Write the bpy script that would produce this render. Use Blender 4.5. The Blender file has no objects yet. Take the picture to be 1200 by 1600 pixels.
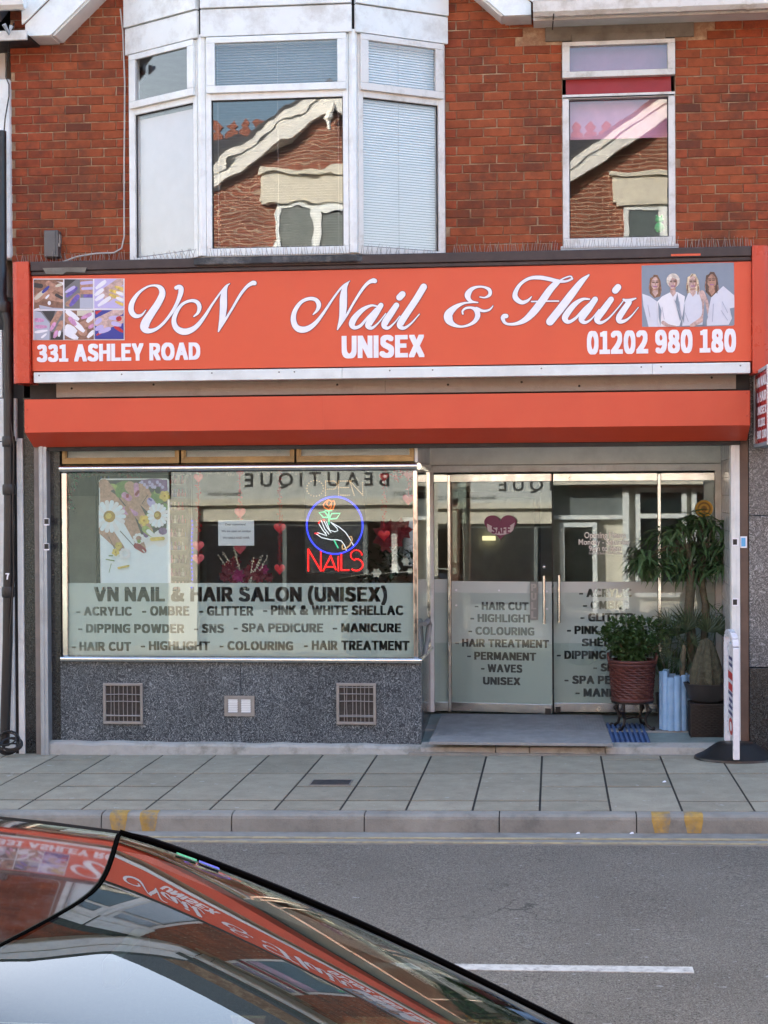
import bpy, math, random
import numpy as np
from mathutils import Matrix, Vector
random.seed(7)
SC = bpy.context.scene
COL = SC.collection

# ------------------------------------------------------------------ camera
CAM_D, CAM_H, FPX = 13.5, 2.16, 2500.0
YAW, PITCH, ROLL = math.atan(265 / FPX), -math.atan(25 / FPX), -0.0058
_f = Vector((-math.sin(YAW) * math.cos(PITCH), math.cos(YAW) * math.cos(PITCH), math.sin(PITCH)))
_r = _f.cross(Vector((0, 0, 1))).normalized()
_u = _r.cross(_f)
_c, _s = math.cos(ROLL), math.sin(ROLL)
AX_R, AX_U, AX_F = _r * _c + _u * _s, _u * _c - _r * _s, _f
CAM = Vector((0, -CAM_D, CAM_H))
cd = bpy.data.cameras.new('camera')
cam = bpy.data.objects.new('camera', cd)
COL.objects.link(cam)
cam.matrix_world = Matrix.Translation(CAM) @ Matrix((AX_R, AX_U, -AX_F)).transposed().to_4x4()
cd.sensor_fit = 'VERTICAL'
cd.sensor_height = 36.0
cd.lens = 36.0 * FPX / 1600.0
cd.clip_start, cd.clip_end = 0.1, 2000.0
SC.camera = cam

# ------------------------------------------------------------------ light
SUN_EL, SUN_AZ = math.radians(20), math.radians(-48)     # azimuth from +Y (behind the shop) towards +X
world = bpy.data.worlds.new('World')
SC.world = world
world.use_nodes = True
wn = world.node_tree.nodes
sky = wn.new('ShaderNodeTexSky')
sky.sky_type = 'NISHITA'
sky.sun_disc = False
sky.sun_elevation = SUN_EL
sky.sun_rotation = SUN_AZ
sky.air_density, sky.dust_density, sky.ozone_density = 1.2, 5.0, 2.2
wn['Background'].inputs['Strength'].default_value = 0.15
world.node_tree.links.new(sky.outputs[0], wn['Background'].inputs['Color'])
sd = bpy.data.lights.new('sun', 'SUN')
sd.energy, sd.angle, sd.color = 4.2, math.radians(0.5), (1.0, 0.97, 0.92)
sun = bpy.data.objects.new('sun', sd)
COL.objects.link(sun)
_sdir = Vector((math.sin(SUN_AZ) * math.cos(SUN_EL), math.cos(SUN_AZ) * math.cos(SUN_EL), math.sin(SUN_EL)))
sun.rotation_euler = _sdir.to_track_quat('Z', 'Y').to_euler()
vs = SC.view_settings
vs.view_transform, vs.look, vs.gamma, vs.use_curve_mapping = 'Standard', 'None', 1.0, False
vs.exposure = 2.55
SC.cycles.use_denoising = True
SC.cycles.max_bounces = 10
SC.cycles.transparent_max_bounces = 24
SC.cycles.caustics_reflective = False
SC.cycles.caustics_refractive = False


# ------------------------------------------------------------------ helpers
def P(px, py, Y):
    """the point of the plane y = Y that the photograph shows at pixel (px, py)"""
    v = AX_F + AX_R * ((px - 600) / FPX) + AX_U * ((800 - py) / FPX)
    return CAM + v * ((Y + CAM_D) / v.y)


def gz(x):
    """height of the gently sloping pavement"""
    return 0.0122 * (x + 1.25)


def RECT(px0, py0, px1, py1, Y):
    a, b = P(px0, (py0 + py1) / 2, Y), P(px1, (py0 + py1) / 2, Y)
    c, d = P((px0 + px1) / 2, py0, Y), P((px0 + px1) / 2, py1, Y)
    return a.x, b.x, d.z, c.z          # x0, x1, z0, z1


def props(o, label=None, cat=None, group=None, kind=None):
    if label: o['label'] = label
    if cat: o['category'] = cat
    if group: o['group'] = group
    if kind: o['kind'] = kind
    return o


def empty(name, loc=(0, 0, 0), label=None, cat=None, group=None, parent=None):
    o = bpy.data.objects.new(name, None)
    COL.objects.link(o)
    o.location = loc
    o.empty_display_size = 0.1
    if parent: o.parent = parent
    return props(o, label, cat, group)


def link(name, me, m=None, parent=None, world_space=True):
    o = bpy.data.objects.new(name, me)
    COL.objects.link(o)
    if m is not None and len(me.materials) == 0: me.materials.append(m)
    if parent:
        o.parent = parent
        if world_space: o.matrix_parent_inverse = wm(parent).inverted()
    return o


def wm(o):
    m = o.matrix_basis.copy()
    if o.parent: m = wm(o.parent) @ o.matrix_parent_inverse @ m
    return m


def copy_thing(o, loc=None, parent=None):
    c = o.copy()
    COL.objects.link(c)
    if parent: c.parent = parent
    if loc is not None: c.location = loc
    for k in list(o.children): copy_thing(k, None, c)
    return c


class MB:
    def __init__(s, M=None): s.v, s.f, s.M = [], [], M

    def add(s, vs_, fs):
        n = len(s.v)
        s.v += [Vector(p) for p in vs_]
        s.f += [tuple(i + n for i in f) for f in fs]
        return s

    def box(s, x0, x1, y0, y1, z0, z1):
        return s.add([(x0, y0, z0), (x1, y0, z0), (x1, y1, z0), (x0, y1, z0), (x0, y0, z1), (x1, y0, z1), (x1, y1, z1), (x0, y1, z1)],
                     [(0, 3, 2, 1), (4, 5, 6, 7), (0, 1, 5, 4), (1, 2, 6, 5), (2, 3, 7, 6), (3, 0, 4, 7)])

    def obox(s, c, h, rot):
        pts = [Vector(c) + rot @ Vector((h[0] * a, h[1] * b, h[2] * d)) for d in (-1, 1) for b in (-1, 1) for a in (-1, 1)]
        return s.add(pts, [(0, 2, 3, 1), (4, 5, 7, 6), (0, 1, 5, 4), (1, 3, 7, 5), (3, 2, 6, 7), (2, 0, 4, 6)])

    def bar(s, a, b, w, h=None, up=(0, 0, 1)):
        a, b = Vector(a), Vector(b)
        d = (b - a)
        L = d.length
        z = d.normalized()
        x = Vector(up).cross(z)
        if x.length < 1e-4: x = Vector((1, 0, 0)).cross(z)
        x.normalize()
        y = z.cross(x)
        return s.obox((a + b) / 2, (w / 2, (h or w) / 2, L / 2), Matrix((x, y, z)).transposed())

    def frame(s, x0, x1, z0, z1, t, y0, y1, tb=None, tt=None):
        tb = t if tb is None else tb
        tt = t if tt is None else tt
        s.box(x0, x1, y0, y1, z0, z0 + tb); s.box(x0, x1, y0, y1, z1 - tt, z1)
        s.box(x0, x0 + t, y0, y1, z0 + tb, z1 - tt); s.box(x1 - t, x1, y0, y1, z0 + tb, z1 - tt)
        return s

    def tube(s, pts, r, n=6, closed=False):
        pts = [Vector(p) for p in pts]
        m = len(pts)
        rr = r if isinstance(r, (list, tuple)) else [r] * m
        base = len(s.v)
        ref = None
        for i, p in enumerate(pts):
            a = pts[(i - 1) % m] if (closed or i > 0) else p
            b = pts[(i + 1) % m] if (closed or i < m - 1) else p
            t = (b - a).normalized()
            if ref is None:
                ref = t.orthogonal().normalized()
            x = (ref - t * ref.dot(t))
            x = x.normalized() if x.length > 1e-5 else t.orthogonal().normalized()
            ref = x
            y = t.cross(x)
            for k in range(n):
                an = 2 * math.pi * k / n
                s.v.append(p + (x * math.cos(an) + y * math.sin(an)) * rr[i])
        for i in range(m if closed else m - 1):
            for k in range(n):
                a, b = base + i * n + k, base + i * n + (k + 1) % n
                c, d = base + ((i + 1) % m) * n + (k + 1) % n, base + ((i + 1) % m) * n + k
                s.f.append((a, b, c, d))
        if not closed:
            s.f.append(tuple(base + k for k in reversed(range(n))))
            s.f.append(tuple(base + (m - 1) * n + k for k in range(n)))
        return s

    def lathe(s, prof, n=24, c=(0, 0, 0), cap=True, wob=None):
        base = len(s.v)
        for r, z in prof:
            for k in range(n):
                a = 2 * math.pi * k / n
                q = r * (wob(a, z) if wob else 1)
                s.v.append(Vector((c[0] + q * math.cos(a), c[1] + q * math.sin(a), c[2] + z)))
        for i in range(len(prof) - 1):
            for k in range(n):
                s.f.append((base + i * n + k, base + i * n + (k + 1) % n, base + (i + 1) * n + (k + 1) % n, base + (i + 1) * n + k))
        if cap:
            s.f.append(tuple(base + k for k in reversed(range(n))))
            s.f.append(tuple(base + (len(prof) - 1) * n + k for k in range(n)))
        return s

    def ball(s, c, r, n=8, m=5, sc=(1, 1, 1)):
        prof = [(max(1e-4, math.sin(math.pi * i / m)) * r, -math.cos(math.pi * i / m) * r) for i in range(m + 1)]
        base = len(s.v)
        s.lathe(prof, n, (0, 0, 0))
        for i in range(base, len(s.v)):
            p = s.v[i]
            s.v[i] = Vector((c[0] + p.x * sc[0], c[1] + p.y * sc[1], c[2] + p.z * sc[2]))
        return s

    def prism(s, poly, y0, y1):
        """polygon in x-z, extruded along y"""
        n = len(poly)
        a = sum(poly[i][0] * poly[(i + 1) % n][1] - poly[(i + 1) % n][0] * poly[i][1] for i in range(n))
        if a < 0: poly = poly[::-1]
        vs_ = [(p[0], y0, p[1]) for p in poly] + [(p[0], y1, p[1]) for p in poly]
        fs = [tuple(range(n)), tuple(reversed(range(n, 2 * n)))]
        for i in range(n):
            j = (i + 1) % n
            fs.append((i, i + n, j + n, j))
        return s.add(vs_, fs)

    def prismx(s, poly, x0, x1):
        """polygon in y-z, extruded along x"""
        n = len(poly)
        a = sum(poly[i][0] * poly[(i + 1) % n][1] - poly[(i + 1) % n][0] * poly[i][1] for i in range(n))
        if a < 0: poly = poly[::-1]
        vs_ = [(x0, p[0], p[1]) for p in poly] + [(x1, p[0], p[1]) for p in poly]
        fs = [tuple(reversed(range(n))), tuple(range(n, 2 * n))]
        for i in range(n):
            j = (i + 1) % n
            fs.append((i, j, j + n, i + n))
        return s.add(vs_, fs)

    def mesh(s, name, smooth=False):
        me = bpy.data.meshes.new(name)
        v = [s.M @ p for p in s.v] if s.M is not None else s.v
        me.from_pydata([tuple(p) for p in v], [], s.f)
        if smooth:
            me.shade_smooth()
            me.set_sharp_from_angle(angle=0.75)
        me.update()
        return me

    def build(s, name, m, parent=None, smooth=False, bevel=0, **kw):
        o = link(name, s.mesh(name, smooth), m, parent)
        if bevel:
            b = o.modifiers.new('bevel', 'BEVEL')
            b.width, b.segments, b.limit_method, b.angle_limit = bevel, 2, 'ANGLE', 0.6
        props(o, **kw)
        return o


def lin(*c):
    """0-255 screen colour to linear"""
    return tuple(((x / 255 + 0.055) / 1.055) ** 2.4 if x > 10 else x / 255 / 12.92 for x in c)


class NT:
    def __init__(s, name):
        s.m = bpy.data.materials.new(name)
        s.m.use_nodes = True
        s.t = s.m.node_tree
        s.b = s.t.nodes['Principled BSDF']
        s.pos = None

    def n(s, k, **kw):
        x = s.t.nodes.new(k)
        for a, b in kw.items(): setattr(x, a, b)
        return x

    def l(s, a, b): s.t.links.new(a, b)

    def P(s, scale=None):
        if s.pos is None: s.pos = s.n('ShaderNodeNewGeometry').outputs['Position']
        if scale is None: return s.pos
        mp = s.n('ShaderNodeMapping')
        mp.inputs['Scale'].default_value = scale
        s.l(s.pos, mp.inputs['Vector'])
        return mp.outputs[0]

    def noise(s, scale, detail=5, vec=None, rough=.6):
        x = s.n('ShaderNodeTexNoise')
        x.inputs['Scale'].default_value = scale
        x.inputs['Detail'].default_value = detail
        x.inputs['Roughness'].default_value = rough
        s.l(vec if vec is not None else s.P(), x.inputs['Vector'])
        return x.outputs['Fac']

    def ramp(s, fac, stops):
        x = s.n('ShaderNodeValToRGB')
        e = x.color_ramp.elements
        while len(e) < len(stops): e.new(.5)
        for i, (p, c) in enumerate(stops):
            e[i].position = p
            e[i].color = (c, c, c, 1) if not isinstance(c, (tuple, list)) else (*c[:3], 1)
        s.l(fac, x.inputs[0])
        return x.outputs[0]

    def mix(s, fac, a, b, mode='MIX'):
        x = s.n('ShaderNodeMix', data_type='RGBA', blend_type=mode)
        for v, i in ((fac, 0), (a, 6), (b, 7)):
            if hasattr(v, 'is_linked') or hasattr(v, 'links'): s.l(v, x.inputs[i])
            elif i == 0: x.inputs[0].default_value = v
            else: x.inputs[i].default_value = (*v[:3], 1)
        return x.outputs[2]

    def math(s, op, a, b=0.5):
        x = s.n('ShaderNodeMath', operation=op)
        for v, i in ((a, 0), (b, 1)):
            if hasattr(v, 'links'): s.l(v, x.inputs[i])
            else: x.inputs[i].default_value = v
        return x.outputs[0]

    def bump(s, h, dist, strength=1.0):
        x = s.n('ShaderNodeBump')
        x.inputs['Distance'].default_value = dist
        x.inputs['Strength'].default_value = strength
        s.l(h, x.inputs['Height'])
        return x.outputs[0]

    def out(s, col=None, rough=None, metal=None, normal=None, spec=None):
        for k, v in (('Base Color', col), ('Roughness', rough), ('Metallic', metal), ('Normal', normal), ('Specular IOR Level', spec)):
            if v is None: continue
            if hasattr(v, 'links'): s.l(v, s.b.inputs[k])
            else: s.b.inputs[k].default_value = (*v[:3], 1) if k == 'Base Color' else v
        return s.m


def mat(name, col, rough=.5, metal=0., var=.12, vscale=7., bump=0., bscale=90., spec=.5, dirt=0., dcol=(.03, .028, .024), dscale=3., coat=0.):
    t = NT(name)
    n1 = t.noise(vscale, 6)
    c = t.mix(1.0, col, t.ramp(n1, [(.3, 1 - var), (.7, 1 + var * .6)]), 'MULTIPLY')
    if dirt:
        d = t.ramp(t.noise(dscale, 9, rough=.7), [(.48, 0.), (.67, dirt)])
        c = t.mix(d, c, dcol)
    r = t.ramp(t.noise(vscale * 2.3, 4), [(.3, max(0, rough - .08)), (.7, min(1, rough + .08))])
    nm = t.bump(t.noise(bscale, 4), bump) if bump else None
    t.out(c, r, metal, nm, spec)
    if coat:
        t.b.inputs['Coat Weight'].default_value = coat
        t.b.inputs['Coat Roughness'].default_value = .03
    return t.m


def flat(name, col, rough=.45): return mat(name, col, rough, var=.04, vscale=20)


def emit(name, col, strength, base=None):
    t = NT(name)
    t.out(base or col, .4)
    t.b.inputs['Emission Color'].default_value = (*col, 1)
    t.b.inputs['Emission Strength'].default_value = strength
    return t.m


def glass(name, tint=(.86, .9, .88), base=.1, wave=0., wscale=4., rough=0.0, power=4.0):
    """window glass: part mirror, part see-through, with a little warp"""
    t = NT(name)
    nd = t.t.nodes
    tr = t.n('ShaderNodeBsdfTransparent'); tr.inputs[0].default_value = (*tint, 1)
    gl = t.n('ShaderNodeBsdfGlossy'); gl.inputs['Roughness'].default_value = rough; gl.inputs[0].default_value = (1, 1, 1, 1)
    lw = t.n('ShaderNodeLayerWeight'); lw.inputs['Blend'].default_value = .5
    f5 = t.math('POWER', lw.outputs['Facing'], power)
    fac = t.math('ADD', t.math('MULTIPLY', f5, 1 - base), base)
    mx = t.n('ShaderNodeMixShader')
    t.l(fac, mx.inputs[0]); t.l(tr.outputs[0], mx.inputs[1]); t.l(gl.outputs[0], mx.inputs[2])
    if wave:
        t.l(t.bump(t.noise(wscale, 1.5), wave), gl.inputs['Normal'])
    t.l(mx.outputs[0], nd['Material Output'].inputs['Surface'])
    return t.m


# ------------------------------------------------------------------ lettering
GLYPH = {"0":[[42,-7,72,-7,80,-7,89,-4,97,0,104,5,109,13,113,21,116,33,116,58,115,70,113,79,110,86,104,95,97,100,89,105,79,107,71,107,44,108,35,107,25,105,17,101,10,94,5,88,1,78,-2,68,-2,42,-2,32,0,24,4,14,10,6,19,-1,31,-6],[57,17,53,19,47,28,43,37,41,47,42,57,45,71,51,79,57,83,61,81,67,73,71,64,73,54,72,42,69,30,64,22]],"1":[[5,-6,113,-6,113,16,83,16,83,103,83,106,43,106,29,101,12,99,12,79,39,79,39,16,5,16]],"2":[[-4,-6,116,-6,116,16,68,16,84,28,99,43,106,53,108,59,109,66,108,85,106,90,102,95,91,103,77,106,70,107,27,107,11,102,-4,93,-4,81,6,74,32,74,42,81,51,84,58,81,62,77,64,72,60,62,49,49,28,33,-4,13]],"3":[[37,-7,70,-7,86,-5,101,0,106,4,111,9,114,15,115,21,114,38,111,44,107,48,99,53,106,60,109,67,109,88,106,94,101,99,91,104,84,106,67,108,30,107,17,104,-1,96,-1,84,9,76,13,76,34,76,43,81,51,84,58,82,64,76,63,74,60,70,51,66,37,63,24,63,24,42,46,40,60,36,65,34,69,28,65,21,59,18,51,16,38,20,29,26,3,26,-7,18,-7,6,-1,2,17,-5]],"4":[[57,-6,100,-6,100,22,120,22,120,43,100,43,100,106,54,106,-9,42,-9,22,57,22],[48,43,56,52,57,43]],"5":[[36,-7,75,-7,93,-2,103,3,110,11,115,19,116,27,115,46,112,53,108,58,102,63,94,67,81,70,50,70,52,84,108,84,108,106,51,106,10,106,5,60,5,48,14,44,41,44,53,48,63,44,67,40,70,33,69,28,62,20,51,16,39,19,28,25,2,25,-7,17,-7,6,-3,3,17,-5]],"6":[[47,-7,81,-7,97,-3,104,1,110,6,115,13,117,24,117,44,114,51,106,60,99,64,86,67,47,68,48,71,53,77,59,81,65,84,71,83,78,78,104,78,111,83,114,86,114,98,99,105,81,108,53,108,43,107,33,105,23,101,15,95,8,88,3,78,0,67,-1,59,-1,32,2,20,7,12,14,4,20,0,29,-4],[61,16,56,19,51,22,48,27,44,36,50,41,58,44,60,45,68,41,71,38,73,32,72,27,69,22,65,19]],"7":[[28,-6,73,-6,75,21,82,44,88,55,95,66,106,78,117,87,117,106,55,106,-3,106,-3,84,59,84,45,65,35,44,29,19]],"8":[[41,-7,73,-7,90,-5,105,1,113,8,116,13,117,32,115,39,108,47,101,52,107,58,111,65,111,83,109,90,104,97,95,103,87,106,72,107,43,107,28,105,18,102,11,97,7,93,5,88,4,66,8,59,14,53,5,48,-2,39,-3,32,-2,13,0,9,4,4,13,-1,25,-5],[57,15,47,19,44,21,40,26,42,30,47,36,50,38,54,37,66,31,72,25,71,22,67,19],[62,66,52,71,48,76,49,79,55,84,58,84,61,83,69,76,68,72]],"9":[[30,-7,72,-7,85,-3,98,5,106,13,111,23,114,34,115,49,114,71,111,81,105,91,95,100,85,105,75,107,65,108,39,108,23,105,14,101,9,99,3,94,0,89,-3,82,-3,56,-1,50,3,45,13,37,22,34,35,32,67,33,60,23,49,16,43,17,35,22,9,22,-1,14,0,2,15,-5],[53,55,47,58,43,62,40,70,43,76,46,80,52,84,56,83,61,80,65,75,70,64,60,58]],"A":[[-12,-6,32,-6,47,25,76,25,91,-6,136,-6,136,6,113,52,85,106,39,106,-12,6],[58,46,61,56,62,56,63,53,66,46]],"B":[[8,-6,93,-5,114,-2,129,6,134,11,137,17,138,36,137,40,133,48,127,53,122,55,126,59,129,66,129,82,128,88,126,92,120,98,108,103,99,104,83,106,8,106],[52,16,52,42,73,41,83,38,86,36,91,33,93,30,91,27,87,22,78,18,71,17],[52,63,52,84,67,83,79,79,83,76,84,74,78,68,66,64]],"C":[[62,-7,95,-7,107,-6,123,-1,136,7,136,19,126,26,100,26,93,21,82,17,77,16,71,18,62,22,51,32,47,39,45,46,45,54,47,62,51,68,57,75,64,79,71,82,80,84,90,80,97,76,118,76,122,76,132,84,132,95,126,100,116,104,99,107,65,108,51,107,42,105,28,100,18,94,10,86,4,78,2,71,-1,57,0,34,5,22,12,11,18,6,27,0,39,-4,50,-6]],"D":[[8,-6,87,-5,109,0,123,7,131,15,137,23,140,33,141,43,140,68,137,77,132,85,126,90,123,93,113,99,101,103,87,105,8,106],[52,16,52,84,70,81,77,78,85,73,90,68,94,61,96,55,96,47,93,39,90,33,83,26,77,22,67,19]],"E":[[8,-6,122,-6,122,16,52,16,52,42,109,42,109,64,69,64,52,64,52,84,120,84,120,106,8,106]],"F":[[8,-6,52,-6,52,39,109,39,109,61,52,61,52,84,84,84,120,84,120,106,8,106]],"G":[[64,-7,98,-7,113,-6,130,-1,139,4,139,58,64,58,64,36,96,36,96,21,88,17,81,16,65,21,57,26,51,32,47,39,45,48,45,54,47,61,51,68,58,75,69,81,82,84,93,81,100,76,127,76,136,84,136,96,122,103,102,107,67,108,53,107,40,104,29,100,22,96,11,87,4,77,1,68,-1,57,-1,43,1,32,4,22,13,11,19,6,27,1,37,-3,51,-6]],"H":[[8,-6,52,-6,52,42,97,42,97,-6,141,-6,141,100,141,106,97,106,97,64,52,64,52,106,8,106]],"I":[[8,-6,52,-6,52,106,8,106]],"J":[[31,-7,64,-7,81,-5,87,-2,97,6,102,17,102,106,58,106,58,104,58,34,57,27,54,22,51,19,46,17,39,21,33,26,7,26,-6,20,-6,8,2,1,15,-5]],"K":[[8,-6,52,-6,52,26,62,34,64,34,97,-6,144,-6,144,6,96,61,111,73,137,94,137,106,90,106,52,75,52,106,8,106]],"L":[[8,-6,118,-6,118,16,52,16,52,40,52,106,8,106]],"M":[[8,-6,50,-6,50,29,64,4,102,4,115,29,115,-6,158,-6,158,97,158,106,110,106,83,55,56,106,8,106]],"N":[[8,-6,51,-6,51,45,95,-6,140,-6,140,105,97,106,96,55,53,106,8,106]],"O":[[61,-7,101,-7,114,-4,124,0,135,6,143,14,148,23,152,33,153,42,152,68,148,77,143,86,135,94,125,100,114,104,105,106,91,107,63,108,49,107,37,104,28,100,18,94,9,86,4,78,1,68,-1,58,0,34,4,24,9,14,17,7,27,0,38,-4,49,-6],[75,17,63,21,57,26,51,32,46,42,45,53,48,63,56,74,69,82,77,84,90,79,100,70,105,62,107,54,107,47,105,39,101,32,95,25,82,18]],"P":[[8,-6,52,-6,52,34,85,34,98,36,109,38,117,42,123,46,128,51,131,58,132,79,131,84,128,90,122,96,108,102,89,105,8,106],[52,56,52,84,69,83,81,78,86,74,87,71,85,66,83,63,73,58]],"Q":[[106,-31,141,-31,156,-28,156,-16,152,-7,122,-8,112,-5,122,-1,131,4,140,11,146,19,149,26,152,35,152,65,148,79,143,86,135,94,125,100,114,104,103,107,90,107,63,108,49,107,34,103,25,99,18,94,9,86,4,78,1,68,-1,58,0,36,3,24,8,16,15,9,23,3,31,-2,42,-5,54,-7,58,-12,63,-17,75,-24,90,-29],[76,16,62,21,52,30,47,40,45,48,45,53,48,63,56,74,65,80,76,84,90,79,100,70,105,62,107,54,107,47,103,35,96,25,86,19]],"R":[[8,-6,52,-6,52,37,54,37,55,35,90,-6,137,-6,137,6,107,39,108,40,113,42,121,46,124,48,130,56,133,66,133,78,132,85,129,91,124,96,119,99,109,103,93,105,8,106],[52,58,52,84,68,83,74,82,82,79,86,75,87,72,86,69,82,65,74,61,68,59]],"S":[[44,-7,78,-7,97,-5,108,-1,118,5,122,10,125,16,125,38,121,46,117,50,102,57,61,69,53,73,50,76,56,81,65,84,78,80,85,76,111,76,120,84,120,96,110,101,96,106,85,107,70,108,40,107,24,103,12,97,7,92,5,86,5,64,7,60,12,54,27,46,70,33,76,30,80,26,73,20,64,16,59,17,47,20,34,27,8,27,-3,19,-3,7,2,4,21,-4]],"T":[[39,-6,83,-6,83,84,129,84,129,106,84,106,-6,106,-6,84,39,84]],"U":[[58,-7,90,-7,108,-5,117,-2,125,2,131,8,136,15,139,24,140,34,140,106,97,106,96,40,94,31,91,26,85,21,76,17,72,17,62,22,57,26,54,32,52,39,51,47,51,106,7,106,7,34,8,24,11,15,17,7,23,2,31,-2,40,-5]],"V":[[35,-6,83,-6,130,94,130,106,86,106,67,62,59,46,33,106,-12,106,-12,94]],"W":[[24,-6,72,-6,90,42,108,-6,156,-6,187,93,187,106,143,106,136,79,129,59,112,106,69,106,51,59,37,106,-7,106,-7,94]],"X":[[-9,-6,36,-6,58,22,80,-6,126,-6,126,6,87,51,123,94,123,100,123,106,78,106,59,81,40,106,-6,106,-6,94,30,52,-9,6]],"Y":[[32,-6,76,-6,76,34,121,94,121,106,76,106,63,86,54,73,33,106,-13,106,-13,94,32,33]],"Z":[[-2,-6,127,-6,127,16,57,16,126,87,126,97,126,106,5,106,5,84,66,83,-1,15,-2,13]],"&":[[37,-7,75,-7,84,-6,97,-2,117,-7,144,-7,148,3,148,14,135,18,128,21,136,29,145,45,146,48,146,60,104,60,99,50,92,40,78,51,88,56,99,65,103,72,104,75,103,92,101,98,95,103,81,107,43,107,29,104,20,97,17,93,15,87,15,69,19,58,4,49,-3,41,-5,33,-5,15,1,5,7,0,21,-5],[55,16,46,19,40,25,40,27,41,29,43,30,44,29,61,17],[57,77,57,79,59,81,61,83,61,81]],"(":[[36,-32,62,-32,73,-29,73,-17,63,-5,55,9,50,22,47,42,48,54,54,72,62,88,73,102,73,114,67,116,62,117,36,117,29,109,18,94,12,81,8,68,6,58,6,34,10,11,14,-1,19,-11]],")":[[7,-32,33,-32,35,-30,47,-15,56,1,60,14,63,27,63,58,60,73,55,85,46,102,35,115,33,117,26,117,7,117,-4,114,-4,102,6,90,13,78,19,62,22,47,21,31,15,12,8,-2,-4,-17,-4,-29]],"-":[[-3,28,74,28,74,49,-3,49]]}
GAP = 9


def glyph_loops(text, w, h, x=0., y=0., gap=GAP, space=58):
    """outlines of heavy capitals, fitted in a box of w x h at (x, y)"""
    out, cx = [], 0.
    for ch in text:
        if ch == ' ':
            cx += space; continue
        L = GLYPH[ch]
        xs = [v for l in L for v in l[0::2]]
        lo, hi = min(xs), max(xs)
        for l in L:
            out.append([(cx + l[i] - lo, l[i + 1]) for i in range(0, len(l), 2)])
        cx += hi - lo + gap
    cx -= gap
    sx, sy = w / cx, h / 112.
    return [[(x + a * sx, y + (b + 6) * sy) for a, b in l] for l in out]


XZ = lambda x, y, z: Matrix(((1, 0, 0, x), (0, 0, -1, y), (0, 1, 0, z), (0, 0, 0, 1)))    # text plane facing the street


def fill_mesh(loops, M, thick=0.0, name='print'):
    c = bpy.data.curves.new('tmp', 'CURVE')
    c.dimensions, c.fill_mode = '2D', 'BOTH'
    c.extrude = thick / 2
    for l in loops:
        s = c.splines.new('POLY')
        s.points.add(len(l) - 1)
        for i, p in enumerate(l): s.points[i].co = (p[0], p[1], 0, 1)
        s.use_cyclic_u = True
    o = bpy.data.objects.new('tmp', c)
    COL.objects.link(o)
    me = bpy.data.meshes.new_from_object(o.evaluated_get(bpy.context.evaluated_depsgraph_get()))
    bpy.data.objects.remove(o)
    bpy.data.curves.remove(c)
    me.name = name
    me.transform(M)
    return me


def font_loops_mesh(text, w, h, M, offset=0., name='lettering', thick=0.):
    c = bpy.data.curves.new('tmp', 'FONT')
    c.body, c.dimensions, c.fill_mode, c.offset, c.resolution_u = text, '2D', 'BOTH', offset, 4
    o = bpy.data.objects.new('tmp', c)
    COL.objects.link(o)
    me = bpy.data.meshes.new_from_object(o.evaluated_get(bpy.context.evaluated_depsgraph_get()))
    bpy.data.objects.remove(o)
    co = np.array([v.co[:] for v in me.vertices])
    lo, hi = co.min(0), co.max(0)
    S = Matrix.Diagonal((w / (hi[0] - lo[0]), h / (hi[1] - lo[1]), 1, 1)) @ Matrix.Translation((-lo[0], -lo[1], 0))
    me.transform(M @ S)
    me.name = name
    return me


def spline(pts, n=7):
    """Catmull-Rom through (x, y, w)"""
    p = [np.array(q, float) for q in pts]
    p = [2 * p[0] - p[1]] + p + [2 * p[-1] - p[-2]]
    out = []
    for i in range(1, len(p) - 2):
        a, b, c, d = p[i - 1:i + 3]
        for k in range(n):
            t = k / n
            out.append(.5 * (2 * b + (c - a) * t + (2 * a - 5 * b + 4 * c - d) * t * t + (3 * b - a - 3 * c + d) * t ** 3))
    out.append(p[-2])
    return out


def ribbon(pts, grow=0., n=7, cap=True):
    """outline of a pen stroke of varying width"""
    q = spline(pts, n)
    L, Rr = [], []
    for i, s in enumerate(q):
        a, b = q[max(0, i - 1)], q[min(len(q) - 1, i + 1)]
        t = np.array([b[0] - a[0], b[1] - a[1]])
        t /= np.hypot(*t) + 1e-9
        nrm = np.array([-t[1], t[0]])
        w = max(s[2], 3) / 2 + grow
        L.append(tuple(s[:2] + nrm * w)); Rr.append(tuple(s[:2] - nrm * w))

    def arc(c, frm, n=5):
        v = np.array(frm) - c
        return [tuple(c + np.array([v[0] * math.cos(a) + v[1] * math.sin(a), -v[0] * math.sin(a) + v[1] * math.cos(a)])) for a in [math.pi * k / (n + 1) for k in range(1, n + 1)]]
    out = L + (arc(q[-1][:2], L[-1]) if cap else []) + Rr[::-1] + (arc(q[0][:2], Rr[0]) if cap else [])
    return out


def px_print(loops, Y, ox=0., oy=0., sc=1.0):
    """pixel outlines -> outlines in the x-z plane at depth Y"""
    o = []
    for l in loops:
        r = []
        for a, b in l:
            p = P(ox + a / sc, oy + b / sc, Y)
            r.append((p.x, p.z))
        o.append(r)
    return o


def circle(cx, cy, rx, ry=None, n=16, a0=0.):
    ry = rx if ry is None else ry
    return [(cx + rx * math.cos(a0 + 2 * math.pi * k / n), cy + ry * math.sin(a0 + 2 * math.pi * k / n)) for k in range(n)]


def copyless(x): return x

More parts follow.
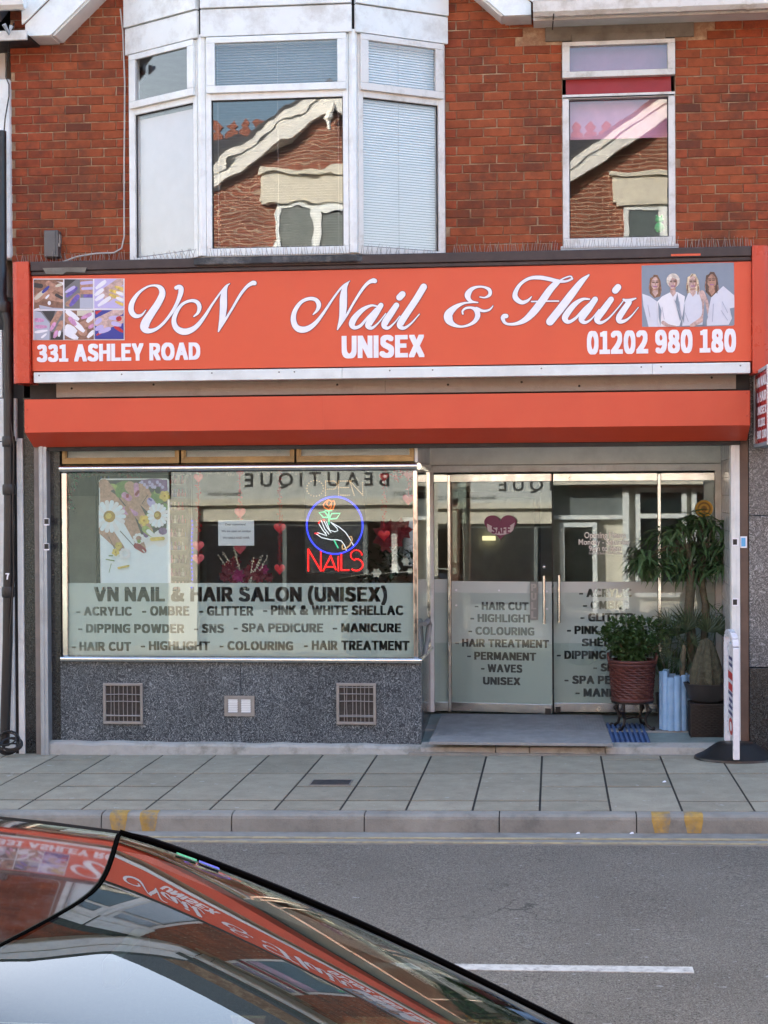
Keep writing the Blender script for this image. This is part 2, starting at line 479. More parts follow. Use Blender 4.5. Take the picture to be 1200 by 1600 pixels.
# ------------------------------------------------------------------ materials
def brick_mat():
    t = NT('brick')
    oi = t.n('ShaderNodeObjectInfo')
    base = t.ramp(oi.outputs['Random'], [(0, (.22, .054, .024)), (.3, (.29, .072, .029)), (.7, (.35, .09, .036)), (.95, (.25, .062, .027)), (1, (.16, .046, .025))])
    c = t.mix(1, base, t.ramp(t.noise(14, 7), [(.25, .68), (.75, 1.22)]), 'MULTIPLY')
    c = t.mix(t.ramp(t.noise(1.6, 9, rough=.72), [(.49, 0.), (.64, .72)]), c, (.075, .038, .027))
    c = t.mix(t.ramp(t.noise(5, 9, rough=.75), [(.69, 0.), (.72, .55)]), c, (.36, .27, .2))
    nm = t.bump(t.noise(120, 6), .004)
    return t.out(c, .85, normal=nm, spec=.25)


def stone_flag_mat():
    t = NT('paving_stone')
    oi = t.n('ShaderNodeObjectInfo')
    base = t.ramp(oi.outputs['Random'], [(0, (.30, .275, .21)), (.5, (.34, .312, .24)), (1, (.375, .345, .268))])
    c = t.mix(1, base, t.ramp(t.noise(5, 8, rough=.7), [(.3, .8), (.7, 1.12)]), 'MULTIPLY')
    c = t.mix(1, c, t.ramp(t.noise(190, 3), [(.3, .82), (.7, 1.14)]), 'MULTIPLY')
    c = t.mix(t.ramp(t.noise(24, 4), [(.66, 0.), (.70, .45)]), c, (.09, .087, .08))
    c = t.mix(t.ramp(t.noise(11, 2), [(.70, 0.), (.715, .5)]), c, (.5, .5, .47))
    return t.out(c, .8, normal=t.bump(t.noise(160, 5), .003), spec=.3)


def granite_mat(name, base, fleck, sc=62.):
    t = NT(name)
    w = t.n('ShaderNodeTexNoise'); w.inputs['Scale'].default_value = 9; t.l(t.P(), w.inputs['Vector'])
    ad = t.n('ShaderNodeVectorMath', operation='MULTIPLY_ADD')
    t.l(w.outputs['Color'], ad.inputs[0]); ad.inputs[1].default_value = (.35, .35, .35); t.l(t.P((1.0, 1.0, .62)), ad.inputs[2])
    a = t.noise(sc, 3, ad.outputs[0], .55)
    b = t.noise(sc * 1.9, 2, ad.outputs[0], .5)
    c = t.mix(t.ramp(a, [(.5, 0.), (.63, 1.)]), base, fleck)
    c = t.mix(t.ramp(b, [(.60, 0.), (.7, .8)]), c, tuple(min(.7, x * 2.2) for x in fleck))
    c = t.mix(t.ramp(b, [(.3, .7), (.42, 0.)]), c, (.008, .009, .011))
    c = t.mix(1, c, t.ramp(t.noise(2.2, 5), [(.3, .8), (.7, 1.15)]), 'MULTIPLY')
    return t.out(c, .22, spec=.5)


def asphalt_mat():
    t = NT('asphalt')
    # coarse stone chips, patches and hairline cracks
    c = t.mix(t.ramp(t.noise(1.1, 6), [(.3, 0.), (.7, 1.)]), (.19, .174, .147), (.245, .226, .192))
    c = t.mix(1, c, t.ramp(t.noise(130, 3), [(.28, .3), (.72, 1.75)]), 'MULTIPLY')
    c = t.mix(1, c, t.ramp(t.noise(48, 3), [(.3, .8), (.7, 1.2)]), 'MULTIPLY')
    c = t.mix(t.ramp(t.noise(75, 2), [(.64, 0.), (.69, .8)]), c, (.4, .4, .39))
    c = t.mix(t.ramp(t.noise(26, 2, t.P((.6, 1, 1))), [(.70, 0.), (.735, .75)]), c, (.5, .5, .49))
    c = t.mix(t.ramp(t.noise(24, 3, t.P((.7, 1, 1))), [(.26, .7), (.31, 0.)]), c, (.05, .05, .05))
    vo = t.n('ShaderNodeTexVoronoi'); vo.feature = 'DISTANCE_TO_EDGE'; vo.inputs['Scale'].default_value = .55
    wv = t.n('ShaderNodeVectorMath', operation='ADD'); nn = t.n('ShaderNodeTexNoise'); nn.inputs['Scale'].default_value = 2.2; nn.inputs['Detail'].default_value = 8; t.l(t.P(), nn.inputs['Vector']); t.l(nn.outputs['Color'], wv.inputs[0]); t.l(t.P(), wv.inputs[1]); t.l(wv.outputs[0], vo.inputs['Vector'])
    crack = t.math('MULTIPLY', t.ramp(vo.outputs['Distance'], [(.0, .7), (.006, 0.)]), t.ramp(t.noise(.7, 3), [(.5, 0.), (.6, 1.)]))
    c = t.mix(crack, c, (.03, .03, .03))
    c = t.mix(t.ramp(t.noise(60, 2), [(.30, .8), (.34, 0.)]), c, (.03, .03, .034))
    return t.out(c, .82, normal=t.bump(t.noise(95, 4), .03), spec=.3)


M_BRICK = brick_mat()
M_MORTAR = mat('mortar', (.30, .17, .10), .9, var=.3, vscale=9, bump=.004, bscale=70, dirt=.9, dcol=(.56, .42, .27), dscale=5)
M_FLAG = stone_flag_mat()
M_JOINT = mat('joint_dirt', (.03, .028, .025), .95, var=.3, bump=.004)
M_KERB = mat('kerb_concrete', (.29, .285, .255), .85, var=.3, vscale=6, bump=.004, dirt=.75, dcol=(.11, .108, .1), dscale=3)
M_CHANNEL = mat('channel_concrete', (.26, .255, .235), .85, var=.2, bump=.003, dirt=.4, dcol=(.09, .088, .085))
M_ASPHALT = asphalt_mat()
M_YELLOWLINE = mat('worn_yellow_line', (.40, .335, .2), .8, var=.25, vscale=10, dirt=.75, dcol=(.16, .155, .15), dscale=14)
M_WHITELINE = mat('worn_white_line', (.55, .54, .5), .75, var=.2, vscale=12, dirt=.85, dcol=(.2, .19, .18), dscale=22)
M_KERBYELLOW = mat('worn_kerb_yellow', (.42, .27, .07), .8, var=.3, vscale=14, dirt=1., dcol=(.19, .18, .155), dscale=9)
M_GRANITE = granite_mat('grey_granite', (.04, .049, .06), (.22, .25, .27))
M_GRANITE_DARK = granite_mat('dark_granite', (.012, .013, .015), (.075, .08, .08), 75)
M_GRANITE_LIGHT = granite_mat('light_granite', (.075, .08, .085), (.26, .27, .28), 48)
M_PLINTH = mat('painted_plinth', (.42, .43, .41), .8, var=.2, vscale=4, bump=.006, bscale=30, dirt=.7, dcol=(.1, .105, .075), dscale=4)
M_UPVC = mat('white_upvc', (.79, .82, .81), .35, var=.05, vscale=4, dirt=.28, dcol=(.42, .39, .33), dscale=6)
M_UPVC_DIRTY = mat('dirty_upvc', (.72, .71, .68), .4, var=.1, vscale=4, dirt=.65, dcol=(.3, .26, .2), dscale=4)
M_HEADER = mat('white_cladding_board', (.76, .79, .78), .45, var=.05, vscale=3, dirt=.5, dcol=(.36, .34, .3), dscale=4)
M_TIMBER = mat('stained_timber', (.05, .032, .03), .55, var=.35, vscale=8, dirt=.4, dcol=(.02, .015, .015))
M_LEAD = mat('lead_flashing', (.035, .037, .042), .6, var=.4, vscale=9, bump=.01, bscale=22, dirt=.45, dcol=(.3, .29, .27), dscale=7)
M_RED = mat('red_panel', (.70, .088, .034), .38, var=.035, vscale=2)
M_REDBOX = mat('red_shutter_box', (.66, .078, .032), .42, var=.04, vscale=2)
M_REDCAP = mat('red_end_cap', (.56, .055, .026), .3, var=.05, vscale=2)
M_WHITE = flat('white_vinyl', (.86, .86, .9))
M_NAVY = flat('dark_outline', (.10, .03, .07))
M_STRIP = mat('white_strip', (.77, .81, .79), .5, var=.06, dirt=.25, dcol=(.4, .38, .34))
M_BOARD = mat('bare_grey_board', (.36, .34, .30), .85, var=.14, vscale=5, bump=.003, dirt=.5, dcol=(.17, .15, .125), dscale=5)
M_CHROME = mat('bright_metal_trim', (.75, .73, .70), .16, 1., var=.1, vscale=5)
M_STEEL = mat('steel_rail', (.60, .59, .57), .2, 1., var=.08, vscale=5, dirt=.12, dcol=(.3, .25, .2))
M_GALV = mat('galvanised_steel', (.40, .45, .50), .45, .6, var=.12, vscale=8, dirt=.3, dcol=(.2, .19, .17))
M_BROWNRAIL = mat('brown_grey_rail', (.22, .2, .185), .6, .2, var=.15)
M_GOLD = mat('bronze_frame', (.30, .205, .09), .45, .5, var=.25, vscale=9, dirt=.4, dcol=(.1, .07, .035))
M_GREYPAINT = mat('grey_white_paint', (.78, .80, .78), .55, var=.06, dirt=.2, dcol=(.28, .27, .26))
M_WHITEPAINT = mat('white_paint', (.78, .81, .80), .5, var=.06, dirt=.35, dcol=(.36, .34, .31), dscale=5)
M_TILE = mat('white_wall_tile', (.62, .63, .64), .2, var=.08)
M_DARK = mat('near_black', (.012, .012, .013), .6, var=.2)
M_BLACKPLASTIC = mat('black_plastic', (.016, .016, .017), .4, var=.2, vscale=9)
M_BROWNPOST = mat('brown_painted_post', (.135, .085, .062), .6, var=.2, dirt=.3)
M_ROOM = mat('room_wall', (.30, .30, .29), .8)
M_ROOMDARK = mat('room_dark', (.085, .085, .085), .8)
M_SLATE = mat('roof_slate', (.055, .055, .06), .75, var=.3, vscale=12)
M_LINTEL = mat('concrete_lintel', (.20, .18, .15), .85, var=.2, vscale=5, bump=.004, dirt=.8, dcol=(.1, .085, .065), dscale=4)
M_VENT = mat('vent_metal', (.30, .29, .275), .5, .4, var=.15)
M_VENTDARK = mat('vent_core', (.055, .05, .047), .8, var=.4, vscale=40)
M_CABLE = mat('grey_cable', (.5, .48, .45), .6)
M_GLASS_UP = glass('upstairs_glass', (.92, .94, .95), .07, wave=.0013, wscale=2.6)
M_GLASS_UP2 = glass('casement_glass', (.975, .98, .985), .055, wave=.0006, wscale=2.2)
M_GLASS_SHOP = glass('shop_glass', (.90, .94, .92), .045, wave=.0008, wscale=.9)
M_GLASS_DOOR = glass('door_glass', (.88, .93, .92), .05, wave=.0003, wscale=.8)
M_FILM = None
M_GLASS_DULL = glass('dull_glass', (.8, .84, .84), .04, rough=.35)


def film_mat():
    t = NT('frosted_film')
    t.out((.62, .67, .645), .5, spec=.3)
    tl = t.n('ShaderNodeBsdfTranslucent'); tl.inputs[0].default_value = (.45, .5, .49, 1)
    mx = t.n('ShaderNodeMixShader'); mx.inputs[0].default_value = .12
    t.l(t.b.outputs[0], mx.inputs[1]); t.l(tl.outputs[0], mx.inputs[2])
    t.l(mx.outputs[0], t.t.nodes['Material Output'].inputs['Surface'])
    return t.m


M_FILM = film_mat()

# ------------------------------------------------------------------ ground
SL = 0.0122


def sheet(mb, x0, x1, y0, y1, dz, t=.05):
    """slab that follows the pavement's gentle slope along x"""
    z0, z1 = gz(x0) + dz, gz(x1) + dz
    return mb.add([(x0, y0, z0 - t), (x1, y0, z1 - t), (x1, y1, z1 - t), (x0, y1, z0 - t), (x0, y0, z0), (x1, y0, z1), (x1, y1, z1), (x0, y1, z0)],
                  [(0, 3, 2, 1), (4, 5, 6, 7), (0, 1, 5, 4), (1, 2, 6, 5), (2, 3, 7, 6), (3, 0, 4, 7)])


XL, XR = -14.0, 12.0
YK = -2.73
ROADZ = -.125
YK2 = -11.6
m_ = MB(); sheet(m_, -300, 300, -300, 300, -.30, .02); m_.build('ground', mat('earth', (.12, .11, .09), .95), kind='structure')
m_ = MB(); sheet(m_, -90, 90, YK2 - .02, YK + .02, ROADZ, .15); m_.build('road', M_ASPHALT, kind='structure')
m_ = MB(); sheet(m_, -90, 90, -3.1, YK + .01, ROADZ + .004, .02)
m_.build('gutter_channel', M_CHANNEL, kind='structure')
yl = empty('yellow_lines'); yl['kind'] = 'structure'
for y in (-2.93, -3.06):
    m_ = MB(); sheet(m_, -60, 60, y - .024, y + .024, ROADZ + .009, .004); m_.build('painted_line', M_YELLOWLINE, yl)
cl = empty('centre_line_marking'); cl['kind'] = 'structure'
for k in range(-5, 5):
    x0 = -.93 + k * 4.2
    m_ = MB(); sheet(m_, x0, x0 + 1.58, -5.86, -5.765, ROADZ + .004, .004)
    m_.build('painted_line', M_WHITELINE, cl)
pav = MB(); sheet(pav, -60, 60, -2.60, 1.2, -.0045, .25)
pavement = pav.build('pavement', M_JOINT, kind='structure')

# paving slabs, laid in strips from wall to kerb
xs = [-.104 - .457 * k for k in range(0, 17)][::-1] + [-.104 + .479 * k for k in range(1, 10)]
pats = [[-.49, -1.13, -1.69], [-1.13, -2.24], [-.49, -1.13, -2.24], [-1.13, -1.69, -2.24]]
rnd = random.Random(3)
for i in range(len(xs) - 1):
    x0, x1 = xs[i] + .0042, xs[i + 1] - .0042
    ys = [-2.6] + sorted(pats[(i * 3 + (1 if i % 5 == 2 else 0)) % 4] if i % 2 else pats[1 if i % 4 else 3]) + [-.005]
    for a, b in zip(ys[:-1], ys[1:]):
        g = .0135
        e = [rnd.uniform(-.0012, .0012) for _ in range(4)]
        z = [gz(x0) + e[0], gz(x1) + e[1], gz(x1) + e[2], gz(x0) + e[3]]
        q = MB().add([(x0, a + g, z[0] - .05), (x1, a + g, z[1] - .05), (x1, b - g, z[2] - .05), (x0, b - g, z[3] - .05),
                      (x0 + .004, a + g + .004, z[0]), (x1 - .004, a + g + .004, z[1]), (x1 - .004, b - g - .004, z[2]), (x0 + .004, b - g - .004, z[3])],
                     [(4, 5, 6, 7), (0, 1, 5, 4), (1, 2, 6, 5), (2, 3, 7, 6), (3, 0, 4, 7)])
        q.build('paving_slab', M_FLAG, pavement)
kerb = MB(); sheet(kerb, -60, 60, YK + .01, -2.60, -.02, .3)
kerb = kerb.build('kerb', M_JOINT, kind='structure')
for k in range(-10, 8):
    x0 = -.37 + .915 * k
    x1 = x0 + .907
    prof = [(-2.604, -.2), (-2.604, .001), (YK + .05, .001), (YK + .022, -.004), (YK + .006, -.016), (YK, -.034), (YK - .012, -.2)]
    q = MB(); n = len(prof)
    q.add([(x0, p[0], gz(x0) + p[1]) for p in prof] + [(x1, p[0], gz(x1) + p[1]) for p in prof],
          [tuple(range(n))[::-1], tuple(range(n, 2 * n))] + [(i, (i + 1) % n, (i + 1) % n + n, i + n) for i in range(n)])
    q.build('kerb_stone', M_KERB, kerb)
# no-loading marks painted over the kerb
marks = empty('kerb_marks'); marks['kind'] = 'structure'
for px in (185, 232, 1033, 1084):
    c = P(px, 1285, YK)
    for dx, w, dy in ((0, .062, 0),):
        x0, x1 = c.x - w, c.x + w
        q = MB()
        pr = [(-2.63, .0045), (YK + .05, .0045), (YK + .021, 0), (YK + .004, -.014), (YK - .003, -.034), (YK - .0095, -.118)]
        q.add([(x0 + .02 * (i == 5), p[0], gz(x0) + p[1]) for i, p in enumerate(pr)] + [(x1 - .015 * (i == 5), p[0], gz(x1) + p[1]) for i, p in enumerate(pr)],
              [(i, i + 1, i + 7, i + 6) for i in range(5)])
        q.build('painted_mark', M_KERBYELLOW, marks)
c = P(555, 1224, -1.5); cx_ = -1.68
m_ = MB(); sheet(m_, cx_ - .145, cx_ + .145, -1.66, -1.44, .006, .01)
cov = m_.build('drain_cover', mat('cast_iron', (.055, .056, .06), .6, .4, var=.2, bump=.004, bscale=40), label='small square dark iron cover set in the grey paving', cat='drain cover')
m_ = MB()
for s in (0, 1):
    sheet(m_, cx_ - .152 if s == 0 else cx_ + .146, cx_ - .146 if s == 0 else cx_ + .152, -1.666, -1.434, .008, .01)
sheet(m_, cx_ - .146, cx_ + .146, -1.666, -1.66, .008, .01); sheet(m_, cx_ - .146, cx_ + .146, -1.44, -1.434, .008, .01)
m_.build('rim', M_VENT, cov)
# litter
for i, (px, py) in enumerate(((903, 1304), (987, 1305), (1184, 1305), (1038, 1225))):
    v = AX_F + AX_R * ((px - 600) / FPX) + AX_U * ((800 - py) / FPX)
    zt = (ROADZ if py > 1270 else .006)
    for _ in range(3):
        p = CAM + v * ((zt + gz(0) - CAM_H) / v.z)
        zt2 = zt
    x, y = p.x, p.y
    b = MB(); b.add([(x - .014, y - .012, gz(x) + zt + .004), (x + .014, y - .008, gz(x) + zt + .006), (x + .012, y + .013, gz(x) + zt + .012), (x - .012, y + .01, gz(x) + zt + .005), (x, y, gz(x) + zt + .016)], [(0, 1, 4), (1, 2, 4), (2, 3, 4), (3, 0, 4), (3, 2, 1, 0)])
    b.build('paper_scrap', M_WHITE, label=('scrap of white litter lying on the paving slabs' if i == 3 else 'scrap of white litter in the gutter, ' + ('left of the yellow kerb marks', 'just left of the right-hand yellow kerb marks', 'near the rubber sign base side')[i]), cat='litter')

# ------------------------------------------------------------------ the shop building
YS, YF, YD = -.15, -.45, 1.0
shop = empty('shop_building', (-1.4, 0, 0), 'two-storey red brick terrace building with white bay window over the nail salon', 'building')

# brick wall: backing sheets of mortar, then bricks
BX0, BX1 = -4.665, 1.93
wl = MB()
ZB0, ZB1 = 3.35, 6.9
wz = RECT(879, 62, 1055, 388, 0)      # upstairs window opening
bayl, bayr = P(205, 300, 0).x, P(696, 300, 0).x
wl.box(BX0, bayl, .004, .22, ZB0, ZB1); wl.box(bayr, wz[0], .004, .22, ZB0, ZB1); wl.box(wz[1], BX1, .004, .22, ZB0, ZB1)
wl.box(wz[0], wz[1], .004, .22, ZB0, wz[2]); wl.box(wz[0], wz[1], .004, .22, wz[3], ZB1)
wl.box(bayl, bayr, .02, .22, 6.3, ZB1)
wall = wl.build('brick_wall', M_MORTAR, shop)
bm_ = []
for k in range(6):
    r = random.Random(k); q = MB(); j = lambda a: a + r.uniform(-.0022, .0022)
    a = [(j(-.5 * .2155), 0, j(-.0335)), (j(.5 * .2155), 0, j(-.0335)), (j(.5 * .2155), 0, j(.0335)), (j(-.5 * .2155), 0, j(.0335))]
    q.add([(p[0], .02, p[2]) for p in a] + [(p[0], -.002, p[2]) for p in a] + [(p[0] * (1 - .028), -.0055, p[2] * .90) for p in a],
          [(0, 1, 5, 4), (1, 2, 6, 5), (2, 3, 7, 6), (3, 0, 4, 7), (4, 5, 9, 8), (5, 6, 10, 9), (6, 7, 11, 10), (7, 4, 8, 11), (8, 9, 10, 11)])
    me = q.mesh('brick'); me.materials.append(M_BRICK); bm_.append(me)
cand = []
z = 4.008
row = 0
while z < 6.62:
    off = 0 if row % 2 else .1125
    if row % 7 == 5: off += .05
    for a, b in ((BX0, bayl - .004), (bayr + .004, wz[0] - .006), (wz[1] + .006, BX1), (wz[0] - .006, wz[1] + .006)):
        if a == wz[0] - .006 and not (z > wz[3] + .19): continue
        x = BX0 - .3 + off
        while x < b:
            l, r_ = max(x, a), min(x + .2155, b)
            if r_ - l > .03:
                # leave out what the lintel covers
                if not (z > wz[3] - .03 and z < wz[3] + .19 and l < wz[1] + .13 and r_ > wz[0] - .17):
                    cand.append((l, r_, z))
            x += .2255
    z += .0752
    row += 1
cand.sort(key=lambda c: (not (c[2] < 6.36 and c[1] < 1.81), -(c[1] - c[0]) // .15, abs(c[0] + 1.5)))
rest = MB()
rb = random.Random(11)
for i, (l, r_, z) in enumerate(cand):
    cx, s = (l + r_) / 2, (r_ - l) / .2155
    me = rb.choice(bm_)
    M = Matrix.Translation((cx + rb.uniform(-.0015, .0015), rb.uniform(-.002, .002), z + rb.uniform(-.0018, .0018))) @ Matrix.Rotation(rb.uniform(-.009, .009), 4, 'Y') @ Matrix.Diagonal((s, 1, 1, 1))
    if i < 300:
        o = bpy.data.objects.new('brick', me)
        COL.objects.link(o)
        o.parent = wall
        o.matrix_parent_inverse = wm(wall).inverted()
        o.matrix_basis = M
    else:
        rest.add([M @ v.co for v in me.vertices], [tuple(p.vertices) for p in me.polygons])
t = NT('brick_far'); 
br = t.n('ShaderNodeTexBrick'); br.inputs['Scale'].default_value = 1; br.inputs['Brick Width'].default_value = .2255; br.inputs['Row Height'].default_value = .0752; br.inputs['Mortar Size'].default_value = 0
mp = t.n('ShaderNodeMapping'); mp.inputs['Rotation'].default_value = (math.radians(90), 0, 0); t.l(t.P(), mp.inputs['Vector'])
t.l(mp.outputs[0], br.inputs['Vector'])
br.inputs['Color1'].default_value = (.24, .052, .024, 1); br.inputs['Color2'].default_value = (.36, .08, .033, 1)
c_ = t.mix(1, br.outputs['Color'], t.ramp(t.noise(14, 7), [(.25, .68), (.75, 1.22)]), 'MULTIPLY')
c_ = t.mix(t.ramp(t.noise(1.9, 9, rough=.75), [(.49, 0.), (.64, .72)]), c_, (.075, .038, .027))
c_ = t.mix(t.ramp(t.noise(5, 9, rough=.75), [(.69, 0.), (.72, .55)]), c_, (.36, .27, .2))
M_BRICK_FAR = t.out(c_, .85, normal=t.bump(t.noise(120, 6), .004), spec=.25)
ro = rest.build('brick_infill', M_BRICK_FAR, wall); ro['kind'] = 'stuff'

# shell of the building: side walls, floors, back, roof
sh = MB()
sh.box(BX0, BX0 + .2, .22, 8, -.3, 6.9); sh.box(BX1 - .2, BX1, .22, 8, -.3, 6.9); sh.box(BX0 + .2, BX1 - .2, 7.8, 8, -.3, 6.9)
sh.box(BX0 + .2, BX1 - .2, .23, 7.8, 3.35, 3.55); sh.box(BX0 + .2, BX1 - .2, .23, 7.8, 6.62, 6.8)
sh.build('back_and_side_wall', M_ROOM, shop)
cei = MB(); cei.box(BX0 + .2, BX1 - .2, 0.3, 7.8, 2.72, 2.78); cei.build('shop_ceiling', M_ROOM, shop)
# roof and the gable over the bay
EAVE_Y, EAVE_Z, RID_Y, RID_Z = -.30, 6.28, 4.0, 9.5
GXR = P(800, 26, -.25).x
rf = MB(); rf.prismx([(EAVE_Y, EAVE_Z), (RID_Y, RID_Z), (8.3, EAVE_Z), (8.3, EAVE_Z + .12), (RID_Y, RID_Z + .14), (EAVE_Y, EAVE_Z + .12)], GXR, BX1 + .0)
rf.prismx([(.3, EAVE_Z + .45), (RID_Y, RID_Z), (8.3, EAVE_Z), (8.3, EAVE_Z + .12), (RID_Y, RID_Z + .14), (.3, EAVE_Z + .57)], -4.63, GXR - .002)
roof = rf.build('roof', M_SLATE, shop)
YG = -.25
gl_, gr_ = P(60, 57, YG), P(809, 26, YG)
gx = (gl_.x + gr_.x) / 2
GH = (gr_.x - gl_.x) / 2
TS = math.tan(math.radians(42.5))
apex = 6.03 + GH * TS
# bargeboards: two boards with a cut foot and a proud top trim
gbl = empty('gable', (gx, YG, 6.0), parent=None); gbl.parent = shop; gbl.matrix_parent_inverse = wm(shop).inverted()
for s in (-1, 1):
    foot = gx + s * (GH + .11)
    inner = gx + s * (GH - .11)
    zf = (P(60, 57, YG).z + P(809, 26, YG).z) / 2 - (0.02 if s < 0 else -.0)
    zf = P(60, 57, YG).z if s < 0 else P(809, 25, YG).z
    L = GH + .11
    b = MB(); b.prism([(foot, zf), (inner, zf), (gx, zf + (GH - .11) * TS), (gx, zf + (GH + .11) * TS + .1), (foot, zf + .1)], YG - .02, YG + .012)
    b.build('bargeboard', M_UPVC, gbl, bevel=.004)
    b = MB(); b.prism([(foot - s * .01, zf + .115), (foot + s * .02, zf + .095), (foot + s * .025, zf + .36), (gx, zf + (GH + .11) * TS + .36), (gx, zf + (GH + .11) * TS + .11)], YG - .045, YG - .021)
    b.build('trim_board', M_UPVC, gbl, bevel=.003)
    b = MB()
    b.prism([(inner + s * .06, zf + .008), (inner - s * .03, zf + .008), (gx, zf + .008 + (GH - .14) * TS), (gx, zf + (GH - .05) * TS + .008)], YG + .013, .0)
    b.build('soffit_board', M_GREYPAINT, gbl)
    # little return soffit box at the foot
    b = MB(); b.box(min(foot, inner), max(foot, inner), YG + .013, .0, zf - .002, zf + .03); b.build('soffit_end', M_GREYPAINT, gbl)
    b = MB(); b.prism([(foot + s * .03, zf + .36), (foot + s * .03, zf + .45), (gx, zf + (GH + .14) * TS + .47), (gx, zf + (GH + .14) * TS + .37)], YG - .03, 3.2)
    b.build('gable_roof', M_SLATE, gbl)
gw = MB(); gw.prism([(bayl - .1, 6.9), (bayr + .1, 6.9), (gx, apex + .1)], .01, .2); gw.build('gable_wall', M_BRICK_FAR, gbl)

# ------------------------------------------------------------------ bay window
BY = -.456
B1, B2 = P(317, 270, BY).x, P(552, 270, BY).x
bay = empty('bay_window', ((B1 + B2) / 2, BY, 4.2)); bay.parent = shop; bay.matrix_parent_inverse = wm(shop).inverted()
zz = lambda py: P(432, py, BY).z
Z_bot, Z_low0, Z_low1, Z_top0, Z_top1, Z_ftop, Z_pan = zz(399), zz(385), zz(155), zz(133), zz(66), zz(57), zz(14)


def Face(A, B):
    A, B = Vector((*A, 0)), Vector((*B, 0))
    u = (B - A).normalized()
    return Matrix(((u.x, -u.y, 0, A.x), (u.y, u.x, 0, A.y), (0, 0, 1, 0), (0, 0, 0, 1))), (B - A).length


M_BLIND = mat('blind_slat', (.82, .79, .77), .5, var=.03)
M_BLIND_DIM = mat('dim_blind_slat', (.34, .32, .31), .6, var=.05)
faces = (((bayl, .0), (B1, BY), M_GLASS_UP2), ((B1, BY), (B2, BY), M_GLASS_UP), ((B2, BY), (bayr, .0), M_GLASS_UP2))
blind_labels = ('white roller blind drawn down behind the left side of the bay window', 'half-open dark venetian blind behind the middle of the bay window', 'closed white venetian blind behind the right side of the bay window')
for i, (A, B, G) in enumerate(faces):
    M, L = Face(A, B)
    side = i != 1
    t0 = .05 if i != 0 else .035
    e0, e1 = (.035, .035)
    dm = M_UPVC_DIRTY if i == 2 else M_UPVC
    # outer frame
    q = MB(M); q.frame(e0, L - e1, Z_bot, Z_ftop, .045, -.03, .035, tb=.062, tt=.012)
    q.box(e0 + .045, L - e1 - .045, -.03, .035, Z_low1 + .0, Z_low1 + .055)
    fr = q.build('window_frame', dm, bay, bevel=.004)
    # opening top sash, standing proud
    q = MB(M); q.frame(e0 + .012, L - e1 - .012, Z_low1 + .052, Z_ftop - .004, .072, -.062, -.031, tb=.06, tt=.05)
    q.build('sash', dm, bay, bevel=.005)
    q = MB(M); q.box(e0 + .08, L - e1 - .08, -.042, -.036, Z_low1 + .10, Z_ftop - .045); q.build('pane', G, bay)
    q = MB(M); q.box(e0 + .044, L - e1 - .044, .0, .006, Z_low0 - .012, Z_low1 + .002); q.build('pane', G, bay)
    q = MB(M); q.frame(e0 + .045, L - e1 - .045, Z_bot + .062, Z_low1, .007, -.012, -.001); q.build('gasket', M_DARK, bay)
    # cladding boards above
    q = MB(M); q.box(-.0 if i != 1 else -.0, L, -.062, -.03, Z_ftop + .002, Z_pan); q.build('header_board', M_HEADER, bay, bevel=.004)
    q = MB(M); q.box(0, L, -.078, -.03, Z_pan + .008, Z_pan + .34); q.build('header_board', M_HEADER, bay, bevel=.004)
    q = MB(M); q.box(0, L, -.03, .03, Z_ftop + .001, 6.75); q.build('header_core', M_DARK, bay)
    # blinds hang inside
    y = .038
    b = MB(M)
    if i == 0:
        b.box(.06, L - .06, y, y + .004, Z_low0 - .03, Z_low1 - .03)
        o = b.build('roller_blind', mat('roller_blind_cloth', (.56, .54, .57), .8, var=.06), label=blind_labels[0], cat='blind')
    else:
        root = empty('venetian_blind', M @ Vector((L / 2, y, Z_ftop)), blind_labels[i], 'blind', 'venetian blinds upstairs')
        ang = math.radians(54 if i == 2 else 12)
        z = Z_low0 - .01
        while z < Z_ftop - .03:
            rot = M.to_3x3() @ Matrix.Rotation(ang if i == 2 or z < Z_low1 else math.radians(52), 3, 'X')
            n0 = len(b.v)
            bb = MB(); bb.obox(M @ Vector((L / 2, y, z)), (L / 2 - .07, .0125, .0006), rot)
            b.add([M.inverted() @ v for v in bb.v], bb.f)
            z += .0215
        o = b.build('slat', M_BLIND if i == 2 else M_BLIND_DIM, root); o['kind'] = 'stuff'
        cd_ = MB(M)
        for f in (.1, .5, .9): cd_.tube([(L * f, y - .015, Z_low0), (L * f, y - .015, Z_ftop - .04)], .0018, 4)
        cd_.build('cord', M_CABLE, root)
        hr = MB(M); hr.box(.06, L - .06, y - .015, y + .015, Z_ftop - .05, Z_ftop - .02); hr.build('head_rail', M_BLIND, root)
# corner posts and wall posts
for (x, y) in ((B1, BY), (B2, BY)):
    q = MB(); q.lathe([(.042, Z_bot + .004), (.042, Z_ftop + .03)], 8, (x, y + .002, 0)); q.build('corner_post', M_UPVC, bay, bevel=.004)
for x, s in ((bayl, 1), (bayr, -1)):
    q = MB(); q.box(min(x, x + s * .045), max(x, x + s * .045), -.062, .02, Z_bot, Z_ftop + .01); q.build('wall_post', M_UPVC_DIRTY if s < 0 else M_UPVC, bay, bevel=.004)
# floor and ceiling of the bay, lead apron under it
pl = [(bayl, .004), (B1 - .0, BY - .03), (B2, BY - .03), (bayr, .004)]


def planform(mb, pts, z0, z1):
    n = len(pts)
    return mb.add([(x, y, z0) for x, y in pts] + [(x, y, z1) for x, y in pts], [tuple(range(n))[::-1], tuple(range(n, 2 * n))] + [(i, (i + 1) % n, (i + 1) % n + n, i + n) for i in range(n)])


